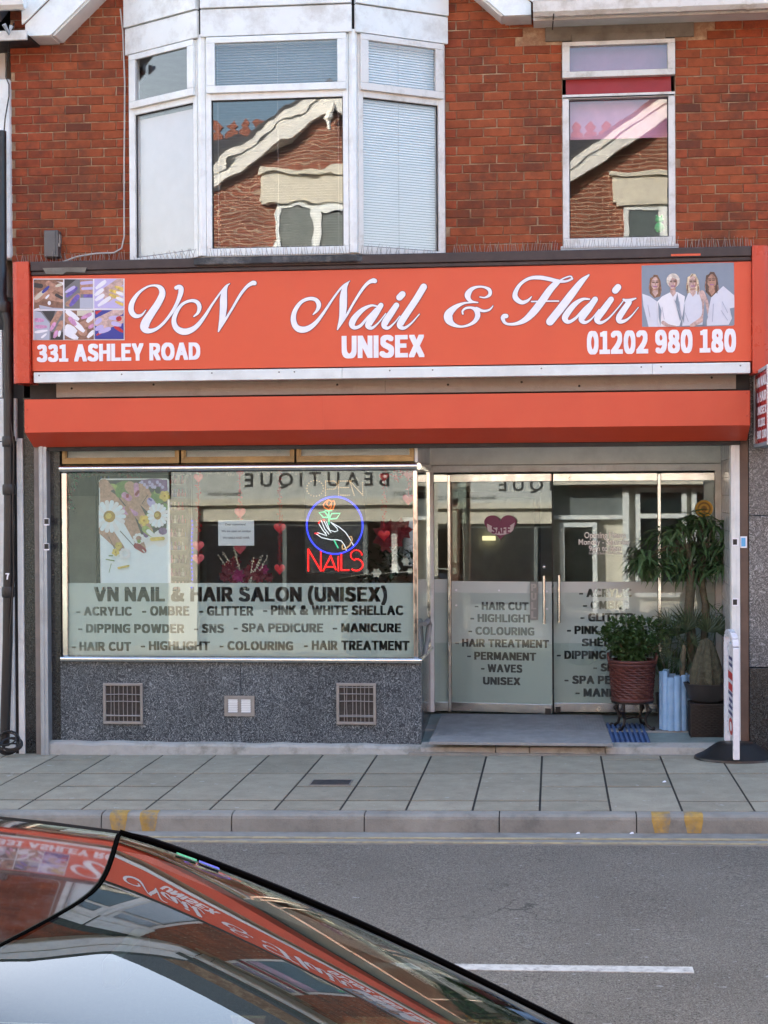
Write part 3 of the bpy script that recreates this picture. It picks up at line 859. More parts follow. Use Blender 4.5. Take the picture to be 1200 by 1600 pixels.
pw = [(bayl, .3), (bayl, .0), (B1, BY), (B2, BY), (bayr, .0), (bayr, .3)]
q = planform(MB(), pw, Z_bot - .01, Z_bot + .012); q.build('bay_floor', M_UPVC, bay)
pw2 = [(bayl - .03, .3), (bayl - .03, -.02), (B1 - .03, BY - .06), (B2 + .03, BY - .06), (bayr + .03, -.02), (bayr + .03, .3)]
q = planform(MB(), pw2, Z_bot - .075, Z_bot - .012); q.build('lead_apron', M_LEAD, bay, bevel=.012)
q = planform(MB(), pw, 6.5, 6.55); q.build('bay_ceiling', M_DARK, bay)

# ------------------------------------------------------------------ upstairs window on the right
upw = empty('upstairs_window', ((wz[0] + wz[1]) / 2, 0, wz[2])); upw.parent = shop; upw.matrix_parent_inverse = wm(shop).inverted()
x0, x1, z0, z1 = wz
zw = lambda py: P(967, py, .03).z
q = MB(); q.frame(x0, x1, z0 + .02, zw(150), .055, .0, .07, tb=.07, tt=.02)
q.build('window_frame', M_UPVC_DIRTY, upw, bevel=.004)
q = MB(); q.frame(x0, x1, zw(122), zw(66), .062, -.035, .03, tb=.05, tt=.035); q.build('sash', M_UPVC_DIRTY, upw, bevel=.004)
q = MB(); q.box(x0, x1, .0, .07, zw(153), zw(147)); q.build('transom', M_UPVC_DIRTY, upw)
q = MB(); q.box(x0 + .03, x1 - .03, .035, .05, zw(148), zw(121)); q.build('red_board', mat('dark_red_paint', (.30, .012, .018), .5), upw)
q = MB(); q.box(x0 + .06, x1 - .06, -.005, .001, zw(119), zw(68)); q.build('pane', M_GLASS_UP2, upw)
q = MB(); q.box(x0 + .05, x1 - .05, .03, .036, z0 + .08, zw(154)); q.build('pane', M_GLASS_UP2, upw)
q = MB(); q.frame(x0 + .055, x1 - .055, z0 + .09, zw(155), .008, .02, .029); q.build('gasket', M_DARK, upw)
q = MB(); q.box(x0 - .02, x1 + .02, -.06, .004, z0 - .04, z0 + .018); q.build('sill', M_UPVC_DIRTY, upw, bevel=.004)
q = MB(); lz = (P(967, 68, 0).z, P(967, 44, 0).z); q.box(P(852, 50, 0).x, P(1084, 50, 0).x, -.012, .02, lz[0] + .035, lz[1] + .03)
q.box(P(893, 50, 0).x, P(1040, 50, 0).x, -.03, -.013, lz[0] + .02, lz[0] + .085); q.build('lintel', M_LINTEL, upw, bevel=.006)
q = MB(); q.box(x0, x1, -.008, .07, zw(64), lz[0] + .034); q.build('reveal', M_DARK, upw)
# curtain inside
M_CURT = mat('mauve_blind', (.34, .17, .27), .8)
M_CURT2 = mat('pink_blind', (.62, .30, .42), .8)
q = MB(); q.box(x0 + .04, x1 - .04, .10, .11, zw(125), zw(66)); q.build('blind', M_CURT, label='dim mauve blind behind the small top pane of the right upstairs window', cat='blind')
q = MB(); q.box(x0 + .04, x1 - .04, .14, .15, zw(212), zw(150)); q.build('blind', M_CURT2, label='pink blind pulled part way down in the right upstairs window', cat='blind')
# green toy frog-like ornament on the inside sill
fx = P(1030, 352, .1)
fg = empty('sill_ornament', (fx.x, .09, fx.z - .05), 'small green ornament on the sill inside the right upstairs window', 'ornament')
M_GREENTOY = flat('green_toy', (.08, .5, .12))
q = MB(); q.ball((fx.x, .09, fx.z - .02), .04, 10, 7, (1, .8, 1.1)); q.build('torso', M_GREENTOY, fg, smooth=True)
q = MB(); q.ball((fx.x, .085, fx.z + .045), .03, 10, 7, (1.2, .9, .9)); q.ball((fx.x - .02, .075, fx.z + .07), .012); q.ball((fx.x + .02, .075, fx.z + .07), .012); q.build('head', M_GREENTOY, fg, smooth=True)

# ------------------------------------------------------------------ shopfront
sfx = RECT(97, 729, 652, 1030, YS)
zs = lambda py: P(380, py, YS).z
xs_ = lambda px: P(px, 880, YS).x
Zsill0, Zsill1, Zhead0, Zhead1 = zs(1035), zs(1026), zs(737), zs(724)
XW0, XW1 = xs_(97), xs_(653)
RX = P(672, 900, YD).x          # where the return meets the door wall
swin = empty('shop_window', ((XW0 + XW1) / 2, YS, Zsill1)); swin.parent = shop; swin.matrix_parent_inverse = wm(shop).inverted()
q = MB(); q.tube([(XW0 - .01, YS - .01, (Zhead0 + Zhead1) / 2), (XW1 + .0, YS - .01, (Zhead0 + Zhead1) / 2)], .031, 10)
q.build('head_rail', M_CHROME, swin, smooth=True)
q = MB(); q.tube([(XW0 - .01, YS - .022, (Zsill0 + Zsill1) / 2), (XW1 + .03, YS - .022, (Zsill0 + Zsill1) / 2)], .024, 10)
q.build('sill_rail', M_CHROME, swin, smooth=True)
for a, b in ((xs_(97.5), xs_(106)), (xs_(646), xs_(653))):
    q = MB(); q.box(a, b, YS - .015, YS + .02, Zsill1, Zhead0); q.build('side_rail', M_CHROME, swin, bevel=.006)
XG0, XG1 = xs_(105), xs_(647)
tilt = .025
q = MB(); q.add([(XG0, YS - .002, Zsill1), (XG1, YS - .002, Zsill1), (XG1, YS + tilt - .002, Zhead0), (XG0, YS + tilt - .002, Zhead0),
                 (XG0, YS + .004, Zsill1), (XG1, YS + .004, Zsill1), (XG1, YS + tilt + .004, Zhead0), (XG0, YS + tilt + .004, Zhead0)],
                [(0, 1, 2, 3), (7, 6, 5, 4), (0, 4, 5, 1), (3, 2, 6, 7), (0, 3, 7, 4), (1, 5, 6, 2)])
q.build('pane', M_GLASS_SHOP, swin)
# frosted film with the letters cut out of it
YFm = YS + .022


def line(text, px0, px1, py0, py1, Y):
    a, b, c, d = RECT(px0, py0, px1, py1, Y)
    return glyph_loops(text, b - a, d - c, a, c)


LN = []
ft = RECT(105, 911, 647, 1027, YFm)
for tx, a, b, c, d in (("VN NAIL & HAIR SALON (UNISEX)", 147, 605, 917, 940),
                       ("- ACRYLIC", 119, 206, 948, 962), ("- OMBRE", 222, 296, 947, 962), ("- GLITTER", 311, 396, 947, 962), ("- PINK & WHITE SHELLAC", 411, 630, 946, 961),
                       ("- DIPPING POWDER", 122, 288, 975, 989), ("- SNS", 303, 350, 975, 989), ("- SPA PEDICURE", 365, 505, 974, 988), ("- MANICURE", 520, 627, 974, 988),
                       ("- HAIR CUT", 112, 205, 1003, 1017), ("- HIGHLIGHT", 220, 328, 1002, 1016), ("- COLOURING", 343, 458, 1002, 1016), ("- HAIR TREATMENT", 475, 640, 1001, 1016)):
    LN += line(tx, a, b, c, d, YFm)
me = fill_mesh([[(XG0, Zsill1), (XG1, Zsill1), (XG1, ft[3]), (XG0, ft[3])]] + LN, XZ(0, YFm, 0), name='frosted_film')
link('frosted_film', me, M_FILM, swin)['label'] = 'grey frosted film with the services cut out as letters'
# bronze transom lights over the window
for a, b in ((98, 281), (284, 461), (464, 648)):
    x0, x1 = xs_(a), xs_(b)
    q = MB(); q.frame(x0, x1, Zhead1 + .005, 2.72, .028, YS - .0, YS + .03, tb=.042); q.build('transom_frame', M_GOLD, swin, bevel=.003)
    q = MB(); q.frame(x0 + .028, x1 - .028, Zhead1 + .047, 2.70, .012, YS + .008, YS + .024); q.build('transom_bead', M_GOLD, swin)
    q = MB(); q.box(x0 + .03, x1 - .03, YS + .026, YS + .032, Zhead1 + .05, 2.71); q.build('transom_pane', M_GLASS_DULL, swin)
    q = MB(); q.box(x0 + .03, x1 - .03, YS + .06, YS + .065, Zhead1 + .05, 2.71); q.build('transom_back', M_GREYPAINT, swin)
# the return of the window towards the door
A, B = (XW1 - .005, YS + .02), (RX, YD)
M, L = Face(A, B)
zr = lambda py: P(662, py, .4).z
q = MB(M); q.box(0, L, -.006, .0, Zsill1, Zhead0); q.build('return_pane', M_GLASS_SHOP, swin)
q = MB(M); q.box(0.02, L, .012, .014, Zsill1, ft[3]); q.build('return_film', M_FILM, swin)
q = MB(M); q.tube([(0, -.01, (Zhead0 + Zhead1) / 2), (L, -.01, (Zhead0 + Zhead1) / 2)], .03, 8); q.build('return_head_rail', M_CHROME, swin, smooth=True)
q = MB(M); q.tube([(0, -.01, (Zsill0 + Zsill1) / 2), (L, -.01, (Zsill0 + Zsill1) / 2)], .022, 8); q.build('return_sill_rail', M_CHROME, swin, smooth=True)
q = MB(M); q.box(0, L, -.006, .02, Zhead1, 2.72); q.build('return_head_board', M_GREYPAINT, swin)
q = MB(M); q.box(L - .2, L - .17, -.02, .01, Zsill1, Zhead0); q.build('return_rail', M_CHROME, swin)
# stall riser of granite panels
SR0, SR1 = xs_(93), xs_(657)
riser = empty('stall_riser', (SR0, YS, 0)); riser.parent = shop; riser.matrix_parent_inverse = wm(shop).inverted()
Zpl = zs(1160)
xj = xs_(375)
vents = ((162, 1067, 224, 1131), (351, 1087, 398, 1119), (526, 1067, 588, 1132))
vr = [RECT(*v, YS) for v in vents]
for a, b in ((SR0, xj - .0015), (xj + .0015, SR1)):
    q = MB(); q.box(a, b, YS, YS + .12, gz(SR0) + .03, Zsill0 + .002); q.build('granite_panel', M_GRANITE, riser, bevel=.003)
q = MB(Face((SR1 - .002, YS + .12), (RX, YD))[0]); q.box(0, Face((SR1, YS + .12), (RX, YD))[1], 0, .1, 0, Zsill0 + .002); q.build('granite_panel', M_GRANITE_DARK, riser)
r = random.Random(5)
pl = MB()
n = 24
top = [(SR0 - .12 + (SR1 + .05 - SR0 + .12) * i / n) for i in range(n + 1)]
prev = None
vsx, fsx = [], []
for i, x in enumerate(top):
    zt = Zpl + r.uniform(-.006, .006) - .01
    d = YS - .055 + r.uniform(-.008, .008)
    vsx += [(x, YS - .002, zt + .012), (x, d + .015, zt), (x, d, zt - .02), (x, d - .008, gz(x) - .02)]
    if i: fsx += [(4 * (i - 1) + k, 4 * (i - 1) + k + 1, 4 * i + k + 1, 4 * i + k) for k in range(3)]
pl.add(vsx, fsx).build('plinth', M_PLINTH, riser)
# pilasters left of the window
q = MB(); q.box(P(38, 900, YS).x, P(58, 900, YS).x, YS + .01, YS + .2, gz(-4.5) - .05, 3.02); q.box(P(77, 900, YS).x, SR0, YS + .03, YS + .2, gz(-4.3) - .05, 3.02)
for zj in (2.02, .93): pass
q.build('granite_pilaster', M_GRANITE_DARK, riser)
q = MB(); q.box(P(57.5, 900, YS).x, P(66, 900, YS).x, YS - .05, YS + .1, gz(-4.4), 3.02); q.build('shutter_channel', M_BROWNRAIL, riser)
q = MB(); xa, xb = P(66, 900, YS).x, P(78, 900, YS).x
q.box(xa, xb, YS - .075, YS + .06, gz(-4.4), 3.02); q.box(xa + .012, xb - .03, YS - .082, YS - .075, gz(-4.4), 3.02); q.build('shutter_guide', M_GALV, riser, bevel=.003)
M_STICK = flat('black_sticker', (.015, .015, .017)); 
for py in (815, 854):
    a = RECT(68.5, py - 5, 77, py + 6, YS - .083)
    q = MB(); q.box(a[0], a[1], YS - .0842, YS - .0822, a[2], a[3]); st = q.build('sticker', M_WHITE, riser)
    q = MB(); q.box(a[0] + .004, a[1] - .004, YS - .0848, YS - .0842, a[2] + .012, a[3] - .004); q.build('sticker_print', M_STICK, riser)
# right-hand side: tiles, guide, brown post, granite
GX0, GX1 = P(1142, 900, YS).x, P(1155.5, 900, YS).x
q = MB(); q.box(GX0, GX1, YS - .04, YS + .08, gz(1.5) - .02, 2.72); q.box(GX0 + .02, GX1 - .03, YS - .047, YS - .04, gz(1.5), 2.72); q.build('shutter_guide', M_GREYPAINT, riser, bevel=.003)
q = MB(); q.box(GX1 + .002, P(1169.5, 900, YS).x, YS - .02, YS + .12, gz(1.5) - .02, 3.2); q.build('brown_post', M_BROWNPOST, riser, bevel=.004)
gxr = P(1170, 900, YS).x
for zA, zB in ((gz(1.6) - .02, P(1185, 1043, YS).z), (P(1185, 1041.5, YS).z, P(1185, 806, YS).z), (P(1185, 805, YS).z, 3.2)):
    q = MB(); q.box(gxr, 1.93, YS - .03, YS + .12, zA, zB); q.build('granite_panel', M_GRANITE_DARK if zB < 1 else M_GRANITE_LIGHT, riser, bevel=.003)
a = RECT(1156.5, 838, 1167, 856, YS - .02)
q = MB(); q.box(a[0], a[1], YS - .03, YS - .021, a[2], a[3]); q.build('sticker', M_WHITE, riser)
q = MB(); q.box(a[0] + .008, a[1] - .012, YS - .032, YS - .03, a[2] + .012, a[3] - .012); q.build('sticker_print', flat('sky_blue', (.12, .42, .75)), riser)
for py in (847, 941):
    a = RECT(1144, py - 6, 1154, py + 6, YS - .048)
    q = MB(); q.box(a[0], a[1], YS - .05, YS - .0475, a[2], a[3]); q.build('sticker', M_WHITE, riser)
    q = MB(); q.box(a[0] + .006, a[1] - .012, YS - .0512, YS - .05, a[2] + .01, a[3] - .008); q.build('sticker_print', M_STICK, riser)
# tiled return on the right
A, B = (P(1126.5, 900, YD).x, YD), (GX0 - .002, YS + .08)
M, L = Face(A, B)
q = MB(M); q.box(0, L, .01, .06, 0, 2.72); tw = q.build('tiled_wall', M_JOINT, shop)
zt = .05
k = 0
while zt < 2.7:
    u = -.15 * (k % 2)
    while u < L:
        a, b = max(0, u) + .002, min(L, u + .3) - .002
        if b - a > .02:
            q = MB(M); q.box(a, b, .002, .0099, zt + .002, min(2.72, zt + .148)); q.build('wall_tile', M_TILE, tw)
        u += .3
    zt += .15; k += 1
# vents
for i, a in enumerate(vr):
    x0, x1, z0, z1 = a
    if i == 1:
        v = empty('louvre_vent', (x0, YS, z0)); v.parent = shop; v.matrix_parent_inverse = wm(shop).inverted()
        q = MB(); q.frame(x0, x1, z0, z1, .03, YS - .014, YS - .001); q.box((x0 + x1) / 2 - .012, (x0 + x1) / 2 + .012, YS - .014, YS - .001, z0 + .03, z1 - .03); q.build('vent_frame', M_VENT, v, bevel=.002)
        q = MB(); q.box(x0 + .03, x1 - .03, YS - .004, YS - .002, z0 + .03, z1 - .03); q.build('vent_back', M_DARK, v)
        for s in (0, 1):
            xa = x0 + .033 if s == 0 else (x0 + x1) / 2 + .015
            xb = (x0 + x1) / 2 - .015 if s == 0 else x1 - .033
            for k in range(6):
                zc = z0 + .04 + k * (z1 - z0 - .075) / 5
                q = MB(); q.add([(xa, YS - .004, zc + .011), (xb, YS - .004, zc + .011), (xb, YS - .016, zc - .006), (xa, YS - .016, zc - .006), (xa, YS - .006, zc + .007), (xb, YS - .006, zc + .007)], [(3, 2, 1, 0), (0, 1, 5, 4), (4, 5, 2, 3)])
                q.build('louvre', M_UPVC, v)
    else:
        v = empty('vent_grille', (x0, YS, z0)); v.parent = shop; v.matrix_parent_inverse = wm(shop).inverted()
        q = MB(); q.frame(x0, x1, z0, z1, .024, YS - .022, YS + .0); q.build('vent_frame', M_VENT, v, bevel=.004)
        q = MB(); q.box(x0 + .024, x1 - .024, YS - .003, YS - .001, z0 + .024, z1 - .024); q.build('vent_back', M_VENTDARK, v)
        rr = random.Random(i)
        for k in range(1, 8):
            xx = x0 + .024 + (x1 - x0 - .048) * k / 8 + rr.uniform(-.006, .006)
            q = MB(); q.tube([(xx, YS - .012, z0 + .02), (xx + rr.uniform(-.006, .006), YS - .012, (z0 + z1) / 2), (xx, YS - .012, z1 - .02)], .0035, 5); q.build('wire', M_VENT, v)
        for zf in ((.2, .22, .55, .72) if i == 0 else (.19, .22, .56, .74, .9)):
            zc = z0 + (z1 - z0) * zf
            q = MB(); q.tube([(x0 + .02, YS - .017, zc), ((x0 + x1) / 2, YS - .018, zc + rr.uniform(-.006, .004)), (x1 - .02, YS - .017, zc)], .0042, 5); q.build('wire', M_VENT, v)

# ------------------------------------------------------------------ entrance: floor, head, glass screen and doors
ent = empty('entrance', (0, YD, .2)); ent.parent = shop; ent.matrix_parent_inverse = wm(shop).inverted()
M_ENTFLOOR = mat('green_grey_floor', (.22, .28, .27), .6, var=.15, dirt=.5, dcol=(.2, .2, .19), dscale=5)
ZD = .195
fl = MB(); fl.add([(SR1 - .02, YS - .0, .085), (GX1, YS - .0, .105), (GX1 + .1, YD + .3, ZD), (RX - .2, YD + .3, ZD), (SR1 - .02, YS, -.1), (GX1, YS, -.1), (GX1 + .1, YD + .3, -.1), (RX - .2, YD + .3, -.1)],
                  [(0, 1, 2, 3), (0, 4, 5, 1), (1, 5, 6, 2), (2, 6, 7, 3), (3, 7, 4, 0)])
fl.build('entrance_floor', M_ENTFLOOR, ent)
q = MB()
for a, b in ((SR1 + .0, SR1 + .62), (SR1 + .626, SR1 + .90), (SR1 + .906, SR1 + 1.52), (SR1 + 1.526, GX1 + .02)):
    q = MB(); q.add([(a, YS - .10, gz(a) - .05), (b, YS - .10, gz(b) - .05), (b, YS + .03, gz(b) - .05), (a, YS + .03, gz(a) - .05), (a, YS - .085, .062 + gz(a)), (b, YS - .085, .062 + gz(b) * .8), (b, YS + .03, .092 + gz(b) * .6), (a, YS + .03, .092 + gz(a) * .6)],
                   [(4, 5, 6, 7), (0, 1, 5, 4), (1, 2, 6, 5), (3, 0, 4, 7)])
    q.build('step_stone', M_PLINTH, ent, bevel=.006)
q = MB(); q.box(SR1 - .1, GX1 + .05, YS - .135, YS - .1005, -.1, .03); q.build('step_edge', M_KERB, ent, bevel=.008)
zd = lambda py: P(890, py, YD).z
xd = lambda px: P(px, 920, YD).x
q = MB(); q.box(RX - .1, xd(1127), YD - .004, YD + .06, zd(725), 2.75); q.build('head_board', M_GREYPAINT, ent)
q = MB(); q.box(xd(664), xd(1127), YD - .03, YD + .05, zd(737), zd(726)); q.build('head_frame', M_WHITEPAINT, ent, bevel=.004)
q = MB(); q.box(xd(663.5), xd(670.5), YD - .05, YD - .01, ZD, zd(737)); q.box(xd(671.5), xd(678), YD - .03, YD + .03, ZD, zd(737)); q.build('side_post', M_WHITEPAINT, ent, bevel=.004)
q = MB(); q.box(xd(1117.5), xd(1127), YD - .03, YD + .03, ZD, zd(737)); q.build('side_post', M_WHITEPAINT, ent, bevel=.004)
cl_ = MB(); cl_.box(XW1, GX1 + .1, YS + .1, YD - .005, 2.70, 2.74); cl_.build('porch_ceiling', M_GREYPAINT, ent)
zfilmL, zfilmR = zd(908), zd(909)


def film(px0, px1, pytop, lines, pybot=1099):
    x0, x1 = xd(px0), xd(px1)
    lp = [[(x0, zd(pybot)), (x1, zd(pybot)), (x1, zd(pytop)), (x0, zd(pytop))]]
    for tx, a, b, c, d in lines: lp += line(tx, a, b, c, d, YD + .012)
    return fill_mesh(lp, XZ(0, YD + .014, 0), name='frosted_film')


def panel(name, px0, px1, top, lines, rails=True):
    o = empty(name, (xd(px0), YD, ZD)); o.parent = shop
    o.matrix_parent_inverse = wm(o.parent).inverted()
    x0, x1 = xd(px0), xd(px1)
    link('frosted_film', film(px0, px1, top, lines), M_FILM, o)
    tl = .036
    q = MB(); q.add([(x0, YD - .004, zd(1104)), (x1, YD - .004, zd(1104)), (x1, YD - .004 + tl, zd(748)), (x0, YD - .004 + tl, zd(748)), (x0, YD + .004, zd(1104)), (x1, YD + .004, zd(1104)), (x1, YD + .004 + tl, zd(748)), (x0, YD + .004 + tl, zd(748))],
                    [(0, 1, 2, 3), (7, 6, 5, 4), (0, 4, 5, 1), (3, 2, 6, 7), (0, 3, 7, 4), (1, 5, 6, 2)])
    q.build('pane', M_GLASS_DOOR, o)
    if rails:
        q = MB(); q.box(x0, x1, YD - .02, YD + .036, zd(1112), zd(1098)); q.build('bottom_rail', M_STEEL, o, bevel=.003)
        q = MB(); q.box(x0, x1, YD - .02, YD + .04, zd(752), zd(740)); q.build('top_rail', M_STEEL, o, bevel=.003)
    return o


sl = panel('side_screen', 678.5, 700, 905, [])
q = MB(); q.box(xd(700), xd(704.5), YD - .025, YD + .03, ZD, zd(741)); q.build('steel_post', M_STEEL, ent, bevel=.003)
dl = panel('glass_door', 705, 863.3, 908,
           [("- HAIR CUT", 742, 827, 940, 952.5), ("- HIGHLIGHT", 735, 833, 959, 971.5), ("- COLOURING", 732, 836, 979, 991.5), ("- HAIR TREATMENT", 711, 859, 998, 1010.5),
            ("- PERMANENT", 730, 839, 1018, 1030.5), ("- WAVES", 752, 817, 1037, 1049.5), ("UNISEX", 755, 814, 1057, 1069)])
dr = panel('glass_door', 864.8, 1027.5, 909,
           [("- ACRYLIC", 905, 987, 920, 933), ("- OMBRE", 911, 982, 939, 952), ("- GLITTER", 907, 990, 958, 971), ("- PINK & WHITE", 886, 1012, 978, 991), ("SHELLAC", 909, 990, 998, 1010),
            ("- DIPPING POWDER", 870, 1026, 1017, 1030), ("- SNS", 927, 970, 1037, 1049), ("- SPA PEDICURE", 882, 1017, 1056, 1069), ("- MANICURE", 899, 1004, 1076, 1089)])
sr = panel('side_screen', 1033.5, 1117, 909, [("TINT", 1040, 1075, 1018, 1030)])
q = MB(); q.box(xd(1028), xd(1033), YD - .025, YD + .03, ZD, zd(741)); q.build('steel_post', M_STEEL, ent, bevel=.003)
for o, px in ((dl, 853), (dr, 873.5)):
    hx = xd(px)
    q = MB(); q.tube([(hx, YD - .07, zd(972)), (hx, YD - .07, zd(898))], .0145, 10)
    for py in (904, 966): q.tube([(hx, YD - .07, zd(py)), (hx, YD + .0, zd(py))], .008, 8)
    q.build('handle', M_CHROME, o, smooth=True)
q = MB(); q.box(xd(853), xd(862), YD - .026, YD + .04, zd(1113), zd(1104)); q.build('corner_patch', M_DARK, dl)
q = MB(); q.box(xd(867), xd(875), YD - .026, YD + .04, zd(1113), zd(1104)); q.build('corner_patch', M_DARK, dr)
q = MB(); q.ball((xd(852.5), YD - .03, zd(884.5)), .022, 12, 8); q.build('lock_knob', M_STEEL, dl, smooth=True)
for px, py in ((713, 922), (781, 922), (713, 946), (852, 946), (856, 923), (856, 950)):
    q = MB(); q.lathe([(.009, 0), (.009, .006)], 10); q.M = Matrix.Translation((xd(px), YD - .005, zd(py))) @ Matrix.Rotation(math.pi / 2, 4, 'X'); q.build('glass_bolt', M_WHITE, dl)
# pull sticker, letters down a dark strip
a = RECT(829.5, 908, 842, 967, YD - .006)
q = MB(); q.box(a[0], a[1], YD - .0075, YD - .006, a[2], a[3]); q.build('pull_sticker', flat('brown_sticker', (.22, .22, .21)), dl)
for k, ch in enumerate('PULL'):
    c_ = RECT(831.5, 911 + 14.3 * k, 839.5, 922 + 14.3 * k, YD)
    link('lettering', fill_mesh(glyph_loops(ch, c_[1] - c_[0], c_[3] - c_[2], c_[0], c_[2]), XZ(0, YD - .0082, 0), name='lettering'), flat('tan_print', (.36, .34, .32)), dl)
# heart sticker
M_HEART = flat('plum_vinyl', (.15, .02, .075))
hl = [(16 * math.sin(t) ** 3, 13 * math.cos(t) - 5 * math.cos(2 * t) - 2 * math.cos(3 * t) - math.cos(4 * t)) for t in [2 * math.pi * k / 40 for k in range(40)]]
c0, c1 = P(783, 819, YD), P(809, 819, YD)
s_ = (c1.x - c0.x) / 16.2
link('heart_sticker', fill_mesh([[(c0.x + x * s_, c0.z + z * s_ * .85 - .012) for x, z in hl]], XZ(0, YD - .0085, 0), name='heart_sticker'), M_HEART, dl)
bn = [(762, 818), (772, 823), (783, 825), (795, 823), (806, 816), (803, 829), (795, 834), (783, 836), (771, 834), (763, 829)]
link('heart_banner', fill_mesh(px_print([bn], YD), XZ(0, YD - .0092, 0), name='heart_banner'), flat('pale_pink', (.5, .42, .47)), dl)
a = RECT(769, 821.5, 799, 833.5, YD)
link('lettering', fill_mesh(glyph_loops('SAFE', a[1] - a[0], a[3] - a[2], a[0], a[2]), XZ(0, YD - .0098, 0), name='lettering'), M_HEART, dl)
a = RECT(776, 814, 790, 818, YD)
# opening hours in white
M_WHITEV = flat('white_lettering', (.8, .8, .78))
for tx, a, off in (("Opening Hours", (913, 831, 978, 844), .018), ("Monday - Saturday", (904, 842, 985, 854), .018), ("9am to 6pm", (920, 852, 971, 864), .018), ("Sunday & Bank Holiday Closed", (920, 862.5, 972, 867), .01)):
    b = RECT(*a, YD)
    link('lettering', font_loops_mesh(tx, b[1] - b[0], b[3] - b[2], XZ(b[0], YD - .0085, b[2]), off), M_WHITEV, dr)
# round yellow sticker on the right screen
b = P(1100, 795, YD)
M_YST = flat('yellow_sticker', (.5, .3, .02))
link('round_sticker', fill_mesh([circle(b.x, b.z, .078, n=28)], XZ(0, YD - .0065, 0), name='round_sticker'), M_YST, sr)
link('round_sticker_print', fill_mesh([circle(b.x, b.z, .06, n=28), circle(b.x, b.z, .045, n=28)] + [circle(b.x, b.z, .028, n=8)], XZ(0, YD - .0075, 0), name='round_sticker_print'), flat('brown_print', (.2, .11, .01)), sr)
# left leaf stands a little open, towards the street
hinge = Vector((xd(705), YD, 0))
Rm = Matrix.Translation(hinge) @ Matrix.Rotation(-math.radians(7.6), 4, 'Z') @ Matrix.Translation(-hinge)
dl.matrix_parent_inverse = wm(shop).inverted() @ Rm
dl['label'] = 'left glass door standing slightly open'

# ------------------------------------------------------------------ fascia sign
sign = empty('fascia_sign', (P(600, 590, YF).x, YF, P(600, 590, YF).z), 'long orange-red shop fascia sign with white script lettering between two small photo panels', 'sign')
a, b = P(50, 500, YF).x, P(1174, 500, YF).x
Zs0, Zs1 = P(612, 572, YF).z, P(612, 420, YF).z
q = MB(); q.box(a, b, YF, YF + .3, Zs0, Zs1); q.build('sign_panel', M_RED, sign)
zA, zB = P(612, 582 + 8.5, YF - .02).z, P(612, 574, YF - .02).z
for x0, x1 in ((P(54, 580, YF).x, P(535, 580, YF).x - .001), (P(535, 580, YF).x + .001, P(1019, 580, YF).x - .001), (P(1019, 580, YF).x + .001, P(1172, 580, YF).x)):
    q = MB(); q.box(x0, x1, YF - .022, YF + .1, zA, zB); q.build('white_strip', M_STRIP, sign, bevel=.003)
for px in (61, 190, 331, 436, 460, 609, 676, 846, 1002, 1033, 1157):
    c0 = P(px, 577, YF - .022)
    q = MB(Matrix.Translation((c0.x, YF - .0225, (zA * .3 + zB * .7))) @ Matrix.Rotation(math.pi / 2, 4, 'X')); q.lathe([(.007, 0), (.005, .003)], 8); q.build('screw', M_BROWNRAIL, sign)
# dark timber moulding on top
z0, z1 = Zs1 + .004, P(612, 398, YF).z
q = MB(); q.box(a + .0, b, YF - .035, YF + .35, z0 + .035, z1); q.box(a, b, YF - .018, YF + .3, z0, z0 + .034); q.build('top_moulding', M_TIMBER, sign, bevel=.006)
q = MB(); q.box(P(1048, 405, YF).x, P(1094, 405, YF).x, YF - .038, YF - .0355, z0 + .045, z0 + .062); q.build('red_paint_chip', M_RED, sign)
q = MB(); q.prism(px_print([[(67, 419), (105, 418), (136, 418), (133, 426), (104, 425), (98, 429), (72, 428)]], YF - .03)[0], YF - .038, YF - .0352); q.build('bare_patch', M_LINTEL, sign)
# sloping lead top
q = MB(); q.add([(a, YF - .03, z1 + .002), (b, YF - .03, z1 + .002), (b, .003, z1 + .05), (a, .003, z1 + .05), (a, YF - .03, z1 - .01), (b, YF - .03, z1 - .01), (b, .003, z1 - .01), (a, .003, z1 - .01)],
               [(0, 1, 2, 3), (0, 4, 5, 1), (1, 5, 6, 2), (3, 7, 4, 0), (4, 7, 6, 5)])
q.build('lead_top', M_LEAD, sign)
# rounded end caps
for px0, px1, s in ((20.5, 48.5, -1), (1174.5, 1203, 1)):
    x0, x1 = P(px0, 500, YF).x, P(px1, 500, YF).x
    zc0, zc1 = zA - .005, P(612, 408, YF).z + .055
    o = x0 if s < 0 else x1
    i_ = x1 if s < 0 else x0
    pts = [(i_, YF + .32), (i_, YF - .055)]
    for k in range(7):
        an = math.pi / 2 * k / 6
        pts.append((o - s * .07 + s * .07 * math.sin(an), YF - .055 + .07 - .07 * math.cos(an)))
    pts.append((o, YF + .32))
    if s < 0: pts = pts[::-1]
    q = planform(MB(), pts if s < 0 else pts, zc0, zc1)
    q.build('end_cap', M_REDCAP, sign, bevel=.004)
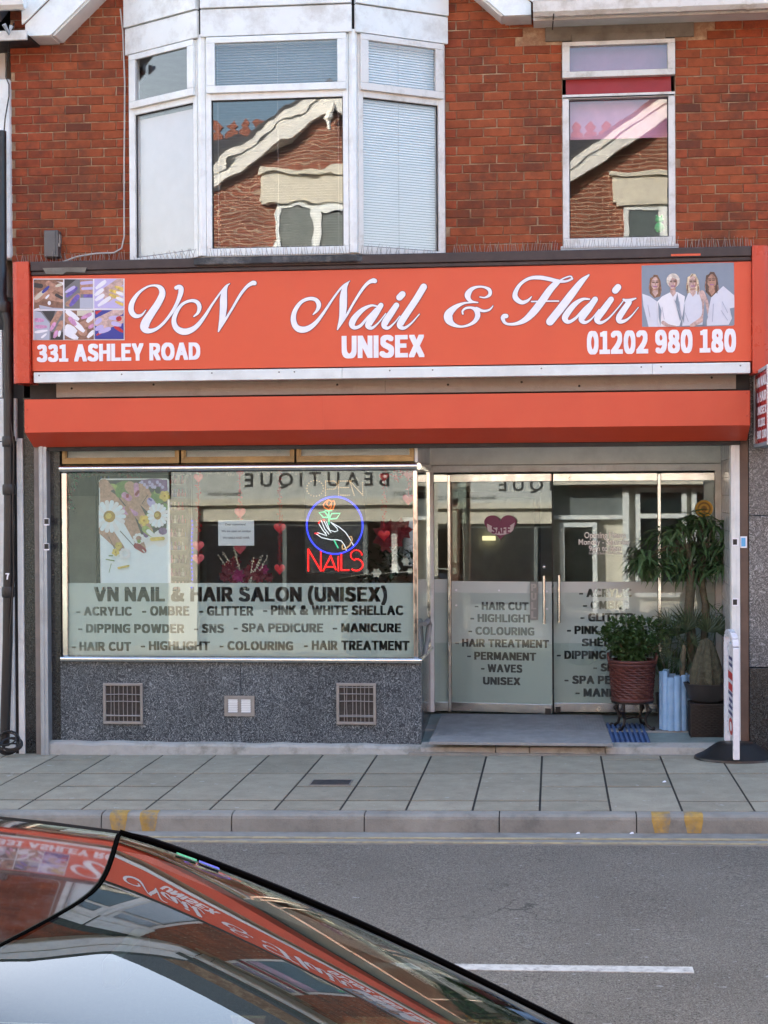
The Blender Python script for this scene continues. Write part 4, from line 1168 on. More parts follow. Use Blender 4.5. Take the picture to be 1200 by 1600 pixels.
# script lettering: pen strokes traced at their place
SCRIPT = {
    'VN': (5.714, 195, 430, [
        [(190, 312, 6), (150, 357, 22), (97, 364, 40), (60, 322, 48), (66, 250, 44), (120, 165, 28), (200, 106, 17), (272, 93, 20), (322, 117, 44), (336, 170, 56), (300, 250, 60), (240, 340, 66), (190, 418, 76), (180, 470, 78), (212, 498, 46), (280, 482, 30), (350, 425, 25), (420, 335, 27), (468, 250, 32), (498, 170, 42), (503, 128, 44)],
        [(508, 150, 36), (506, 118, 40), (486, 104, 36), (460, 114, 34)],
        [(618, 370, 12), (655, 335, 26), (668, 282, 38), (642, 238, 34), (582, 230, 26), (510, 265, 26), (458, 340, 36), (440, 410, 42), (460, 470, 50), (510, 502, 58), (570, 500, 54), (640, 460, 42), (710, 375, 30), (780, 265, 20), (850, 165, 16), (905, 100, 18), (938, 76, 7)],
        [(922, 90, 8), (897, 130, 38), (884, 200, 60), (881, 300, 62), (868, 400, 48), (838, 503, 12)],
        [(838, 503, 10), (890, 415, 20), (960, 300, 20), (1030, 180, 24), (1090, 105, 28), (1140, 72, 38), (1158, 72, 42)]]),
    'Nail': (5.0, 445, 430, [
        [(222, 308, 8), (255, 272, 24), (266, 228, 36), (240, 191, 30), (185, 185, 26), (125, 215, 28), (80, 280, 34), (68, 345, 42), (85, 400, 46), (125, 425, 50), (180, 418, 44), (240, 375, 32), (300, 300, 22), (380, 180, 16), (450, 90, 14), (508, 46, 6)],
        [(498, 56, 8), (470, 100, 36), (459, 170, 56), (456, 260, 56), (445, 340, 42), (412, 425, 10)],
        [(412, 425, 10), (480, 320, 18), (540, 215, 18), (600, 120, 22), (650, 62, 26), (690, 44, 36), (704, 46, 36)],
        [(722, 243, 12), (675, 238, 18), (610, 270, 34), (550, 330, 46), (525, 382, 48), (545, 411, 30), (592, 395, 24), (645, 335, 18), (712, 262, 14)],
        [(752, 236, 40), (705, 308, 50), (664, 368, 52), (652, 398, 44), (682, 413, 24), (730, 375, 12), (790, 300, 8)],
        [(873, 236, 44), (830, 300, 50), (788, 363, 52), (778, 398, 42), (808, 413, 24), (855, 375, 12), (900, 320, 8)],
        [(896, 175, 50), (920, 150, 50)],
        [(1086, 92, 52), (1030, 185, 52), (960, 290, 52), (908, 370, 54), (903, 402, 42), (936, 413, 24), (990, 375, 14), (1052, 305, 8)]]),
    '&': (6.667, 680, 420, [
        [(465, 295, 12), (520, 300, 18), (568, 270, 34), (565, 222, 38), (510, 192, 22), (440, 190, 24), (378, 215, 42), (340, 270, 64), (352, 318, 44), (390, 344, 24), (445, 352, 12)],
        [(390, 352, 12), (300, 360, 24), (210, 402, 52), (142, 470, 84), (142, 530, 86), (185, 578, 48), (260, 603, 24), (340, 590, 26), (410, 550, 40), (443, 490, 54), (428, 435, 50), (380, 407, 26), (320, 411, 24), (286, 440, 20), (288, 470, 18)],
        [(430, 415, 36), (500, 440, 28), (560, 430, 22), (592, 402, 14), (602, 385, 8)]]),
    'Hair': (5.217, 775, 420, [
        [(290, 228, 8), (255, 262, 24), (207, 274, 34), (160, 238, 44), (160, 190, 36), (200, 125, 26), (270, 80, 26), (350, 72, 32), (430, 84, 32), (500, 100, 28), (570, 103, 18), (622, 82, 16)],
        [(622, 82, 16), (608, 62, 12), (560, 75, 12), (510, 102, 12)],
        [(500, 108, 46), (440, 172, 56), (378, 260, 60), (308, 350, 60), (240, 415, 46), (170, 447, 28), (100, 452, 20), (66, 434, 24), (50, 410, 14)],
        [(64, 428, 26), (56, 404, 34), (66, 388, 38), (84, 386, 36)],
        [(756, 52, 14), (700, 102, 44), (622, 200, 60), (530, 320, 64), (440, 432, 64)],
        [(290, 268, 12), (400, 265, 12), (510, 264, 12)],
        [(762, 248, 12), (705, 250, 24), (640, 292, 42), (578, 368, 50), (562, 408, 48), (592, 434, 30), (652, 400, 22), (722, 320, 16), (785, 262, 12)],
        [(808, 250, 46), (752, 330, 54), (704, 395, 54), (700, 424, 42), (732, 438, 24), (782, 405, 13), (840, 332, 8)],
        [(938, 250, 46), (880, 330, 54), (832, 395, 54), (826, 424, 44), (856, 440, 26), (920, 402, 15), (1000, 312, 11), (1038, 262, 9)],
        [(972, 178, 54), (994, 152, 54)],
        [(1036, 250, 12), (1072, 262, 30), (1140, 242, 10)],
        [(1085, 275, 44), (1032, 350, 50), (1002, 400, 50), (1010, 430, 38), (1052, 424, 24), (1102, 386, 13), (1160, 316, 7)]]),
}
ink, edge = MB(), MB()
lay = 0


def add_mesh(mb, me):
    mb.add([v.co.copy() for v in me.vertices], [tuple(p.vertices) for p in me.polygons])
    bpy.data.meshes.remove(me)


for word, (scl, ox, oy, strokes) in SCRIPT.items():
    ink, edge = MB(), MB()
    for k, st in enumerate(strokes):
        lp = px_print([ribbon(st)], YF, ox, oy, scl)
        lo = px_print([ribbon(st, grow=.85 * scl)], YF, ox, oy, scl)
        add_mesh(edge, fill_mesh(lo, XZ(0, YF - .0012 - .0002 * k, 0)))
        add_mesh(ink, fill_mesh(lp, XZ(0, YF - .006 - .0004 * k, 0), .004))
    edge.build('lettering_outline', M_NAVY, sign)
    ink.build('lettering', M_WHITE, sign)
for tx, a in (("331 ASHLEY ROAD", (58, 536, 313, 564)), ("UNISEX", (534, 524, 663, 559)), ("01202 980 180", (917, 516, 1150, 552))):
    r_ = RECT(a[0], a[1] + (1 if tx[0] == '3' else 0), a[2], a[3], YF)
    lp = glyph_loops(tx, r_[1] - r_[0], r_[3] - r_[2], r_[0], r_[2], gap=9, space=62)
    link('lettering', fill_mesh(lp, XZ(0, YF - .004, 0), .006, 'lettering'), M_WHITE, sign)
    g = .006
    lp2 = glyph_loops(tx, r_[1] - r_[0] + 2 * g, r_[3] - r_[2] + 2 * g, r_[0] - g, r_[2] - g, gap=8, space=25)
# photo panels on the sign: flat prints in layers
pflat = lambda n, c: mat(n, c, .4, var=.42, vscale=38)
SK1, SK2, SK3 = pflat('skin_print_warm', (.44, .24, .17)), pflat('skin_print_pale', (.58, .40, .36)), pflat('skin_print_deep', (.24, .12, .08))
PR = {k: pflat('print_' + k, c) if k not in ('white', 'sky', 'shirt', 'blueg', 'shade', 'grey', 'blue', 'lilac', 'cream', 'dark') else flat('print_' + k, c) for k, c in dict(grey=(.17, .17, .18), dark=(.03, .03, .035), lilac=(.50, .44, .72), violet=(.14, .10, .42), white=(.80, .79, .83), yellow=(.75, .55, .12), gold=(.42, .24, .03), pink=(.62, .30, .52), red=(.55, .02, .03), blue=(.03, .04, .28), cream=(.60, .56, .46), blueg=(.23, .28, .35), shirt=(.66, .68, .76), shade=(.42, .44, .53), blond=(.72, .66, .58), fair=(.70, .58, .40), brown=(.13, .07, .05), auburn=(.24, .12, .06), green=(.12, .24, .06), leaf=(.32, .42, .12), mauve=(.36, .14, .30), crimson=(.30, .01, .04), sky=(.80, .86, .94), purple=(.20, .10, .26)).items()}


def clip(l, r):
    for ax, lim, sg in ((0, r[0], 1), (0, r[2], -1), (1, r[1], 1), (1, r[3], -1)):
        o = []
        for i in range(len(l)):
            a, b = l[i - 1], l[i]
            ia, ib = (a[ax] - lim) * sg >= 0, (b[ax] - lim) * sg >= 0
            if ia != ib:
                t = (lim - a[ax]) / (b[ax] - a[ax])
                o.append((a[0] + (b[0] - a[0]) * t, a[1] + (b[1] - a[1]) * t))
            if ib: o.append(b)
        l = o
    return l


class Print:
    """flat printed picture: shapes in thin layers, placed by pixel outline"""
    def __init__(s, Y, ox, oy, sc, parent): s.Y, s.o, s.k, s.p, s.all, s.clip = Y, (ox, oy, sc), 0, parent, (MB(), [], []), None

    def add(s, m, *loops):
        for l in loops:
            if s.clip: l = clip(l, s.clip)
            if len(l) < 3: continue
            s.k += 1
            me = fill_mesh(px_print([l], s.Y, *s.o), XZ(0, s.Y - .0006 - .00012 * s.k, 0))
            mb, sl, ix = s.all
            if m not in sl: sl.append(m)
            ix += [sl.index(m)] * len(me.polygons)
            add_mesh(mb, me)

    def done(s, name):
        mb, sl, ix = s.all
        me = mb.mesh(name)
        for m in sl: me.materials.append(m)
        me.polygons.foreach_set('material_index', ix)
        link(name, me, None, s.p)


def cap(x0, y0, x1, y1, w0, w1=None):
    w1 = w0 if w1 is None else w1
    return ribbon([(x0, y0, w0), ((x0 + x1) / 2, (y0 + y1) / 2, (w0 + w1) / 2), (x1, y1, w1)], n=3)


def coffin(x0, y0, x1, y1, w):
    """long nail from root to squared tip"""
    d = np.array([x1 - x0, y1 - y0], float); L = np.hypot(*d); d /= L; n = np.array([-d[1], d[0]])
    a = np.array([x0, y0]); b = np.array([x1, y1])
    return [tuple(v) for v in (a - n * w * .36 - d * w * .15, a - n * w * .5 + d * L * .2, a - n * w * .48 + d * L * .6, b - n * w * .26, b + n * w * .26, a + n * w * .48 + d * L * .6, a + n * w * .5 + d * L * .2, a + n * w * .36 - d * w * .15, a - d * w * .3)]


R_ = lambda a, b, c, d: [(a, b), (c, b), (c, d), (a, d)]
p1 = Print(YF - .001, 40, 420, 1200 / 170, sign)
p1.add(PR['white'], R_(84, 108, 1092, 788))
cells = [(92, 118, 414, 448), (428, 116, 742, 440), (760, 112, 1080, 436), (97, 464, 416, 784), (434, 460, 754, 780), (768, 456, 1084, 776)]
p1.clip = cells[0]
p1.add(SK3, R_(*cells[0])); p1.add(SK1, cap(120, 330, 300, 210, 90, 70), cap(230, 300, 400, 330, 80), cap(250, 160, 400, 240, 60))
p1.add(PR['dark'], cap(100, 180, 170, 190, 50), [(92, 118), (130, 118), (92, 140)], cap(340, 290, 400, 320, 34))
p1.add(PR['cream'], coffin(110, 330, 240, 215, 44), coffin(400, 170, 330, 195, 34)); p1.add(PR['blue'], coffin(190, 260, 262, 192, 34)); p1.add(PR['white'], coffin(225, 325, 262, 285, 24), circle(262, 378, 18, 24), [(92, 448), (160, 448), (150, 432), (110, 440)], [(340, 140), (400, 160), (414, 190), (414, 150)])
p1.add(PR['shade'], [(150, 400), (300, 430), (414, 436), (414, 448), (160, 448)])
p1.clip = cells[1]
p1.add(PR['grey'], R_(*cells[1])); p1.add(PR['dark'], [(428, 116), (560, 116), (430, 220)]); p1.add(SK1, R_(600, 125, 742, 280), cap(470, 390, 580, 300, 60)); p1.add(PR['violet'], coffin(580, 300, 490, 410, 54), coffin(560, 210, 450, 310, 50), R_(640, 282, 742, 316)); p1.add(PR['lilac'], coffin(540, 200, 440, 262, 36), cap(620, 160, 730, 150, 36), cap(630, 220, 735, 215, 30))
p1.add(PR['shade'], R_(600, 320, 742, 440))
p1.clip = cells[2]
p1.add(PR['lilac'], R_(*cells[2])); p1.add(SK2, cap(860, 270, 1080, 120, 90), cap(900, 330, 1080, 230, 80)); p1.add(PR['white'], coffin(880, 140, 775, 220, 46), coffin(850, 230, 765, 295, 46), coffin(860, 290, 770, 350, 46), coffin(930, 320, 800, 410, 46))
p1.add(PR['yellow'], coffin(1080, 230, 985, 195, 36), coffin(1080, 280, 925, 235, 40), coffin(1080, 345, 920, 280, 40), coffin(1080, 400, 990, 360, 34)); p1.add(PR['white'], coffin(1080, 285, 1000, 258, 38), coffin(1080, 350, 1000, 318, 38))
p1.clip = cells[3]
p1.add(PR['grey'], R_(*cells[3])); p1.add(PR['dark'], [(180, 464), (330, 464), (290, 600), (250, 560)], R_(280, 700, 416, 784)); p1.add(PR['shade'], [(97, 464), (170, 480), (270, 600), (265, 784), (97, 784)]); p1.add(SK1, cap(300, 610, 380, 480, 60), cap(340, 720, 400, 600, 60))
p1.add(PR['pink'], coffin(110, 565, 205, 570, 46), coffin(110, 640, 240, 640, 40), coffin(325, 600, 275, 685, 40), coffin(350, 690, 315, 765, 40)); p1.add(PR['white'], coffin(110, 700, 245, 680, 32), coffin(380, 690, 370, 750, 30), coffin(180, 760, 235, 715, 24))
p1.clip = cells[4]
p1.add(SK3, R_(*cells[4])); p1.add(PR['cream'], R_(570, 462, 740, 520)); p1.add(SK1, cap(440, 520, 640, 700, 90), cap(600, 640, 754, 560, 80)); p1.add(PR['white'], coffin(460, 470, 590, 565, 60), coffin(540, 590, 650, 695, 60), coffin(460, 640, 565, 700, 76), coffin(434, 690, 580, 775, 70), coffin(754, 500, 680, 590, 60), coffin(754, 690, 685, 760, 46)); p1.add(PR['pink'], coffin(490, 545, 560, 625, 52), coffin(720, 500, 615, 550, 44), coffin(754, 620, 695, 655, 40))
p1.clip = cells[5]
p1.add(PR['blue'], R_(*cells[5])); p1.add(PR['red'], [(768, 470), (850, 456), (780, 510)], coffin(900, 660, 785, 735, 30), coffin(990, 640, 1084, 700, 40), cap(950, 580, 990, 640, 20)); p1.add(SK2, cap(790, 590, 1040, 470, 90), cap(850, 640, 1070, 560, 80)); p1.add(PR['lilac'], coffin(830, 560, 770, 610, 50), coffin(850, 640, 770, 672, 56), coffin(930, 660, 810, 705, 50), coffin(960, 600, 1060, 625, 50), coffin(1030, 540, 920, 545, 50)); p1.add(PR['red'], circle(1032, 552, 32, 28))
p1.done('photo_print')
p2 = Print(YF - .001, 995, 400, 1200 / 205, sign)
p2.clip = (44, 60, 892, 648)
p2.add(PR['blueg'], [(42, 88), (888, 55), (895, 625), (880, 638), (60, 660), (48, 645)])
def lady(hx, hy, fw, fh, hair, long_, top, skin, sh=0):
    if long_: p2.add(hair, [(hx - fw * .9, hy - fh * .6), (hx - fw * .3, hy - fh * 1.55), (hx + fw * .5, hy - fh * 1.5), (hx + fw * 1.15, hy - fh * .4), (hx + fw * 1.4, hy + fh * 1.4), (hx + fw * 1.1, hy + fh * 2.6), (hx - fw * .2, hy + fh * 2.9), (hx - fw * 1.2, hy + fh * 2.0), (hx - fw * 1.3, hy + fh * .8)])
    else: p2.add(hair, circle(hx + 2, hy - fh * .3, fw * 1.45, fh * 1.3, 20))
    p2.add(top[1], top[0])
    p2.add(skin, [(hx - fw * .42, hy + fh * .6), (hx + fw * .42, hy + fh * .6), (hx + fw * .62, hy + fh * 2.0), (hx, hy + fh * 2.7), (hx - fw * .6, hy + fh * 1.9)])
    p2.add(skin, [(hx + fw * .98 * math.cos(t), hy + fh * 1.12 * math.sin(t) * (1.0 if math.sin(t) < 0 else 1.1)) for t in [2 * math.pi * k / 18 for k in range(18)]])
    p2.add(PR['shade'], [(hx + fw * .35, hy - fh * .9), (hx + fw * .98, hy), (hx + fw * .3, hy + fh * 1.1), (hx + fw * .5, hy)] ) if False else None
    p2.add(SK1, [(hx + fw * .45, hy - fh * .9), (hx + fw * .95, hy - fh * .2), (hx + fw * .8, hy + fh * .6), (hx + fw * .2, hy + fh * 1.15), (hx + fw * .5, hy + fh * .4)], cap(hx - fw * .5, hy + fh * 1.35, hx + fw * .5, hy + fh * 1.25, 12))
    p2.add(PR['brown'], cap(hx - fw * .62, hy - fh * .1, hx - fw * .2, hy - fh * .06, 11), cap(hx + fw * .2, hy - fh * .06, hx + fw * .62, hy - fh * .1, 11), cap(hx - fw * .7, hy - fh * .36, hx - fw * .15, hy - fh * .34, 6), cap(hx + fw * .15, hy - fh * .34, hx + fw * .7, hy - fh * .36, 6))
    p2.add(PR['mauve'], cap(hx - fw * .3, hy + fh * .72, hx + fw * .3, hy + fh * .72, 11))
    p2.add(SK1, cap(hx + 1, hy + fh * .1, hx + 4, hy + fh * .42, 8))
    if long_:
        p2.add(hair, [(hx - fw * 1.1, hy - fh * .9), (hx - fw * .05, hy - fh * 1.35), (hx - fw * .75, hy - fh * .5), (hx - fw * .9, hy + fh * .8), (hx - fw * 1.1, hy + fh * 2.1), (hx - fw * 1.4, hy + fh)], [(hx + fw * .0, hy - fh * 1.35), (hx + fw * 1.0, hy - fh * .7), (hx + fw * 1.3, hy + fh * 1.2), (hx + fw * .9, hy + fh * 2.2), (hx + fw * .85, hy + fh * .3), (hx + fw * .7, hy - fh * .6)])
        p2.add(PR['brown'] if hair is PR['auburn'] or hair is PR['fair'] else PR['dark'], cap(hx - fw * 1.1, hy + fh * .6, hx - fw * 1.0, hy + fh * 2.0, 7), cap(hx + fw * 1.05, hy + fh * .4, hx + fw * 1.05, hy + fh * 2.2, 8), cap(hx - fw * .05, hy - fh * 1.4, hx - fw * .5, hy - fh * .9, 6))
        p2.add(SK1, cap(hx - fw * 1.2, hy + fh * .2, hx - fw * 1.2, hy + fh * 1.6, 6), cap(hx + fw * 1.2, hy + fh * .8, hx + fw * 1.25, hy + fh * 1.8, 6))
    else:
        p2.add(hair, [(hx - fw * 1.2, hy - fh * .2), (hx - fw * .4, hy - fh * 1.4), (hx + fw * .9, hy - fh * 1.2), (hx + fw * 1.25, hy + fh * .4), (hx + fw * .85, hy - fh * .5), (hx - fw * .1, hy - fh * .85), (hx - fw * .95, hy + fh * .2)])
lady(168, 245, 42, 48, PR['auburn'], True, ([(50, 345), (120, 370), (190, 420), (215, 520), (210, 655), (110, 657), (60, 450)], PR['shirt']), SK2)
lady(685, 225, 46, 52, PR['brown'], True, ([(640, 560), (680, 380), (790, 275), (890, 360), (895, 470), (850, 480), (870, 570), (840, 630), (640, 638)], PR['shirt']), SK1)
lady(330, 240, 42, 50, PR['blond'], False, ([(195, 600), (185, 420), (230, 370), (310, 330), (370, 330), (440, 370), (420, 540), (390, 640), (210, 655)], PR['white']), SK2)
lady(512, 240, 44, 50, PR['fair'], True, ([(415, 640), (425, 450), (470, 340), (560, 320), (600, 330), (625, 420), (600, 630)], PR['shirt']), SK2)
p2.add(SK2, ribbon([(595, 340, 50), (625, 440, 60), (610, 560, 50), (500, 640, 34)]), ribbon([(240, 610, 34), (290, 640, 30), (350, 650, 24)]))
p2.add(PR['blueg'], [(195, 420), (225, 500), (215, 640), (200, 560)], [(415, 560), (440, 430), (430, 620)], [(620, 400), (650, 560), (620, 640), (600, 630)], [(370, 340), (410, 560), (395, 600), (350, 420)], [(850, 480), (880, 500), (868, 560)])
p2.add(PR['shade'], cap(230, 470, 250, 580, 5), cap(390, 420, 400, 560, 6), cap(440, 520, 470, 600, 6), cap(700, 440, 690, 600, 6), cap(780, 420, 830, 520, 6), cap(770, 500, 830, 590, 6), cap(100, 450, 120, 560, 6), cap(340, 400, 400, 540, 5))
p2.done('photo_print')

# grey board between sign and shutter box, dark recess behind
hb = empty('recess', (0, YS, 3.0)); hb.parent = shop; hb.matrix_parent_inverse = wm(shop).inverted()
YB = -.30
Zx1 = P(612, 603, YF).z
Zx0 = P(612, 651, YF).z
for x0, x1 in ((P(88, 608, YB).x, P(602, 608, YB).x - .001), (P(602, 608, YB).x + .001, P(1150, 608, YB).x)):
    q = MB(); q.box(x0, x1, YB, YB + .03, Zx1 - .05, P(612, 590.5, YB).z); q.build('bare_board', M_BOARD, hb)
q = MB(); q.box(P(45, 600, YB).x, P(1172, 600, YB).x, YB + .032, YB + .3, 2.72, Zs1 - .1); q.build('recess_back', M_DARK, hb)
for px, py in ((112, 606), (240, 600), (527, 600), (815, 596), (905, 602), (1112, 589), (700, 600)):
    c0 = P(px, py + 1, YB)
    q = MB(Matrix.Translation((c0.x, YB - .001, c0.z)) @ Matrix.Rotation(math.pi / 2, 4, 'X')); q.lathe([(.01, 0), (.007, .004)], 8); q.build('old_screw_hole', M_DARK, hb)
# shutter box
sb = empty('shutter_box', (P(600, 650, YF).x, YF, Zx0), 'long plain red roller shutter housing just below the fascia sign', 'shutter')
xa, xb = P(38, 650, YF).x, P(1172.5, 650, YF).x
zt, zm, zb = Zx1 - .045 + .0, P(612, 670, YF).z, P(612, 693.5, -.22).z
zt = (P(38, 627, YF).z + P(1172, 607, YF).z) / 2
q = MB(); q.prismx([(YF, zt), (YF, zm), (-.22, zb), (.0, zb), (.0, zt)], xa, xb); q.build('housing', M_REDBOX, sb, bevel=.006)
for x in (xa + .012, xb - .012): pass
q = MB(); q.prismx([(YF - .003, zt - .002), (YF - .003, zm), (YF - .0005, zm), (YF - .0005, zt - .002)], xa + .01, P(506, 650, YF).x); q.build('front_sheet', M_REDBOX, sb)
q = MB(); q.prismx([(YF - .003, zt - .002), (YF - .003, zm), (YF - .0005, zm), (YF - .0005, zt - .002)], P(506, 650, YF).x + .0015, xb - .01); q.build('front_sheet', M_REDBOX, sb)
for px in (43, 1167):
    for py in ((640, 668) if px < 100 else (614, 650)):
        c0 = P(px, py, YF)
        q = MB(Matrix.Translation((c0.x, YF - .0035, c0.z)) @ Matrix.Rotation(math.pi / 2, 4, 'X')); q.lathe([(.009, 0), (.006, .003)], 8); q.build('rivet', M_REDCAP, sb)
q = MB(); q.box(xa + .05, xb - .05, -.20, -.08, zb - .035, zb - .001); q.build('shutter_bottom_bar', M_DARK, sb)

# bird spikes on the ledge
M_WIRE = mat('spike_wire', (.42, .39, .36), .5, .3)
rs = random.Random(21)


def spikes(A, B, z, label):
    A, B = Vector((*A, z)), Vector((*B, z))
    L = (B - A).length
    root = empty('bird_spikes', (A + B) / 2, label, 'bird spikes', 'bird spike strips on the sign ledge')
    d = (B - A).normalized(); n = Vector((d.y, -d.x, 0))
    b = MB(); b.bar(A, B, .022, .004); b.build('base_strip', M_WIRE, root)
    w = MB(); k = 0; x = .02
    while x < L - .01:
        p = A + d * x
        lean = (n * (.035, -.03, .06, 0)[k % 4]) + d * rs.uniform(-.018, .018)
        w.tube([p, p + Vector((0, 0, .075 + rs.uniform(-.012, .012))) + lean], [.0027, .0019], 3)
        x += .021 + rs.uniform(-.003, .003); k += 1
    o = w.build('spike', M_WIRE, root); o['kind'] = 'stuff'


zl = z1 + .052
spikes((-4.60, -.08), (bayl - .03, -.08), zl, 'rusty bird spikes on the ledge below the grey junction box')
spikes((bayl + .05, -.08), (B1 - .05, BY - .045), Z_bot - .01, 'bird spikes along the sill of the left side of the bay window')
spikes((B1 + .02, BY - .05), (B2 - .02, BY - .05), Z_bot - .01, 'bird spikes along the sill of the middle of the bay window')
spikes((B2 + .05, BY - .045), (bayr - .05, -.08), Z_bot - .01, 'bird spikes along the sill of the right side of the bay window')
spikes((bayr + .05, -.09), (wz[0] - .04, -.09), zl, 'bird spikes on the ledge between the bay and the right upstairs window')
spikes((wz[0] - .02, -.10), (wz[1] + .02, -.10), zl + .02, 'bird spikes in front of the right upstairs window sill')
spikes((wz[1] + .05, -.09), (1.66, -.09), zl, 'bird spikes on the ledge right of the upstairs window')

# junction box and cables on the brickwork
a = RECT(73, 362, 95, 404, -.02)
jb = empty('junction_box', ((a[0] + a[1]) / 2, -.006, a[2]), 'tall grey metal junction box on the brick wall above the sign', 'electrical box')
M_JB = mat('grey_metal', (.115, .115, .115), .45, .3, var=.15)
q = MB(); q.box(a[0], a[1], -.10, -.006, a[2], a[3]); q.build('box_body', M_JB, jb, bevel=.006)
q = MB(); q.box(a[0] + .006, a[1] - .02, -.108, -.1005, a[2] + .006, a[3] - .006); q.build('lid', M_JB, jb, bevel=.003)
q = MB(); q.box(a[1], a[1] + .012, -.09, -.05, a[2] + .09, a[2] + .12); q.box(a[1], a[1] + .01, -.07, -.03, a[2] + .12, a[2] + .2); q.build('hinge', M_VENT, jb)
W3 = lambda px, py, y: P(px, py, y)
q = MB(); q.tube([W3(188, 14, -.02), W3(192, 50, -.02), W3(195, 130, -.018), W3(194, 250, -.018), W3(194, 370, -.018), W3(190, 388, -.022), W3(178, 395, -.03), W3(150, 396, -.05), W3(120, 401, -.06), W3(96, 410, -.08)], .0075, 6)
q.build('wall_cable', M_CABLE, label='thin white cable running down the bricks beside the bay window', cat='cable', smooth=True)
q = MB(); q.tube([W3(22, 36, -.3), W3(16, 60, -.2), W3(11, 90, -.12), W3(9, 120, -.12), W3(14, 132, -.12), W3(14, 150, -.12), W3(8, 185, -.12), W3(6, 210, -.12)], .006, 6)
q.build('gutter_cable', M_BLACKPLASTIC, label='thin black cable dangling from the gutter corner at the top left', cat='cable', smooth=True)

# gutter on the right, at the eaves
ga, gb = P(833, 20, -.33), P(1200, 5, -.33)
gut = empty('gutter', (1.0, -.33, 6.2), 'grimy white eaves gutter over the right upstairs window', 'gutter')
gA = (P(835, 30, -.36).z + P(1200, 12, -.36).z) / 2
x0, x1 = P(833, 20, -.36).x, 6.0
prof = [(-.30, gA + .13), (-.31, gA + .04), (-.34, gA + .005), (-.39, gA), (-.425, gA + .03), (-.435, gA + .11), (-.44, gA + .115), (-.43, gA + .12), (-.42, gA + .115), (-.41, gA + .04), (-.385, gA + .015), (-.345, gA + .02), (-.325, gA + .05), (-.315, gA + .13)]
q = MB(); q.prismx(prof, x0, x1); q.build('trough', M_UPVC_DIRTY, gut)
q = MB(); q.box(x0, x1, -.295, -.27, gA - .005, gA + .2); q.build('fascia_board', M_UPVC_DIRTY, gut)
q = MB(); q.box(x0, x1, -.27, .0, gA + .02, gA + .035); q.build('soffit', M_GREYPAINT, gut)
for px in (870, 895, 1062, 1170):
    xx = P(px, 20, -.4).x
    q = MB(); q.prismx([(y - .004, z - .006) for y, z in prof[:7]] + [(-.30, gA + .14)], xx - .014, xx + .014); q.build('bracket', M_UPVC_DIRTY, gut)
q = MB(); q.tube([P(865, 22, -.44), P(864, 36, -.2), P(863, 46, -.05)], .005, 5); q.build('wire', M_DARK, gut)

# ------------------------------------------------------------------ neighbours
M_RENDER = mat('white_render', (.66, .66, .67), .75, var=.06, dirt=.4, dcol=(.3, .29, .27), dscale=3)
nb = empty('neighbour_building', (-8, 0, 0), 'white-fronted neighbouring shop building at the left edge', 'building')
q = MB(); q.box(-12, BX0 - .09, .12, 8, -.3, 6.25); q.build('wall', M_RENDER, nb)
q = MB(); q.box(P(-40, 300, 0).x, P(19, 300, 0).x, -.05, .1, P(10, 405, 0).z, P(10, 125, 0).z); q.build('pilaster', M_WHITEPAINT, nb, bevel=.02)
xpn = P(32.5, 900, YS).x
zj = [gz(-4.8) - .05, P(10, 690, YS).z, P(10, 622, YS).z, P(10, 515, YS).z]
q = MB(); q.box(P(38, 900, YS).x - .06, P(37, 900, YS).x, YS - .005, YS + .2, zj[0], P(10, 685, YS).z); q.build('end_post', M_WHITEPAINT, nb, bevel=.006)
for i, (za, zb_) in enumerate(zip(zj[:-1], zj[1:])):
    q = MB(); q.box(-7, P((22, 29, 8)[i], 900, YS).x - .002 - (.0 if i else .0), YS - .02, YS + .15, za + .004, zb_ - .004); q.build('panel', M_WHITEPAINT, nb, bevel=.006)
q = MB(); q.box(-7, P(37, 700, YS).x, YS + .02, .1, zj[0], zj[3] + .28); q.build('dark_backing', M_DARK, nb)
q = MB(); q.prismx([(-.3, 6.2), (4, 9.4), (8.3, 6.2), (8.3, 6.32), (4, 9.54), (-.3, 6.32)], -12, BX0 + .02); q.build('roof', M_SLATE, nb)
# slates at the visible corner
rt = random.Random(9)
for rr_ in range(4):
    for k in range(4):
        x0 = BX0 + .02 - .26 * (k + 1) + (.13 if rr_ % 2 else 0); y0 = -.34 + .14 * rr_
        zz0 = 6.325 + (y0 + .3) * .744
        q = MB(); q.add([(x0, y0, zz0 + .004), (x0 + .254, y0, zz0 + .004 + rt.uniform(-.002, .004)), (x0 + .254, y0 + .26, zz0 + .26 * .744), (x0, y0 + .26, zz0 + .26 * .744), (x0, y0, zz0 + .018), (x0 + .254, y0, zz0 + .018), (x0 + .254, y0 + .26, zz0 + .26 * .744 + .01), (x0, y0 + .26, zz0 + .26 * .744 + .01)],
                        [(4, 5, 6, 7), (0, 1, 5, 4), (1, 2, 6, 5), (3, 0, 4, 7)])
        q.build('slate', M_SLATE, nb)
c0 = P(18, 11, -.5)
gl2 = empty('gutter', (-5, -.4, 6.2), 'broken white gutter end and fascia at the top left corner', 'gutter')
q = MB(); q.prismx([(y - .08, z - gA + P(18, 16, -.45).z) for y, z in prof], -8, P(36, 10, -.5).x); q.build('trough', M_UPVC_DIRTY, gl2)
q = MB(); q.box(-8, P(42, 57, -.35).x, -.36, -.33, P(18, 63, -.35).z, P(18, 48, -.35).z); q.build('fascia_board', M_UPVC_DIRTY, gl2, bevel=.004)
q = MB(); q.box(-8, P(42, 57, -.35).x, -.33, .12, P(18, 63, -.35).z + .03, P(18, 63, -.35).z + .05); q.build('soffit', M_DARK, gl2)
q = MB(); q.tube([P(6, 38, -.47), P(14, 52, -.42), P(18, 40, -.42)], .018, 7); q.build('bracket', M_GALV, gl2)
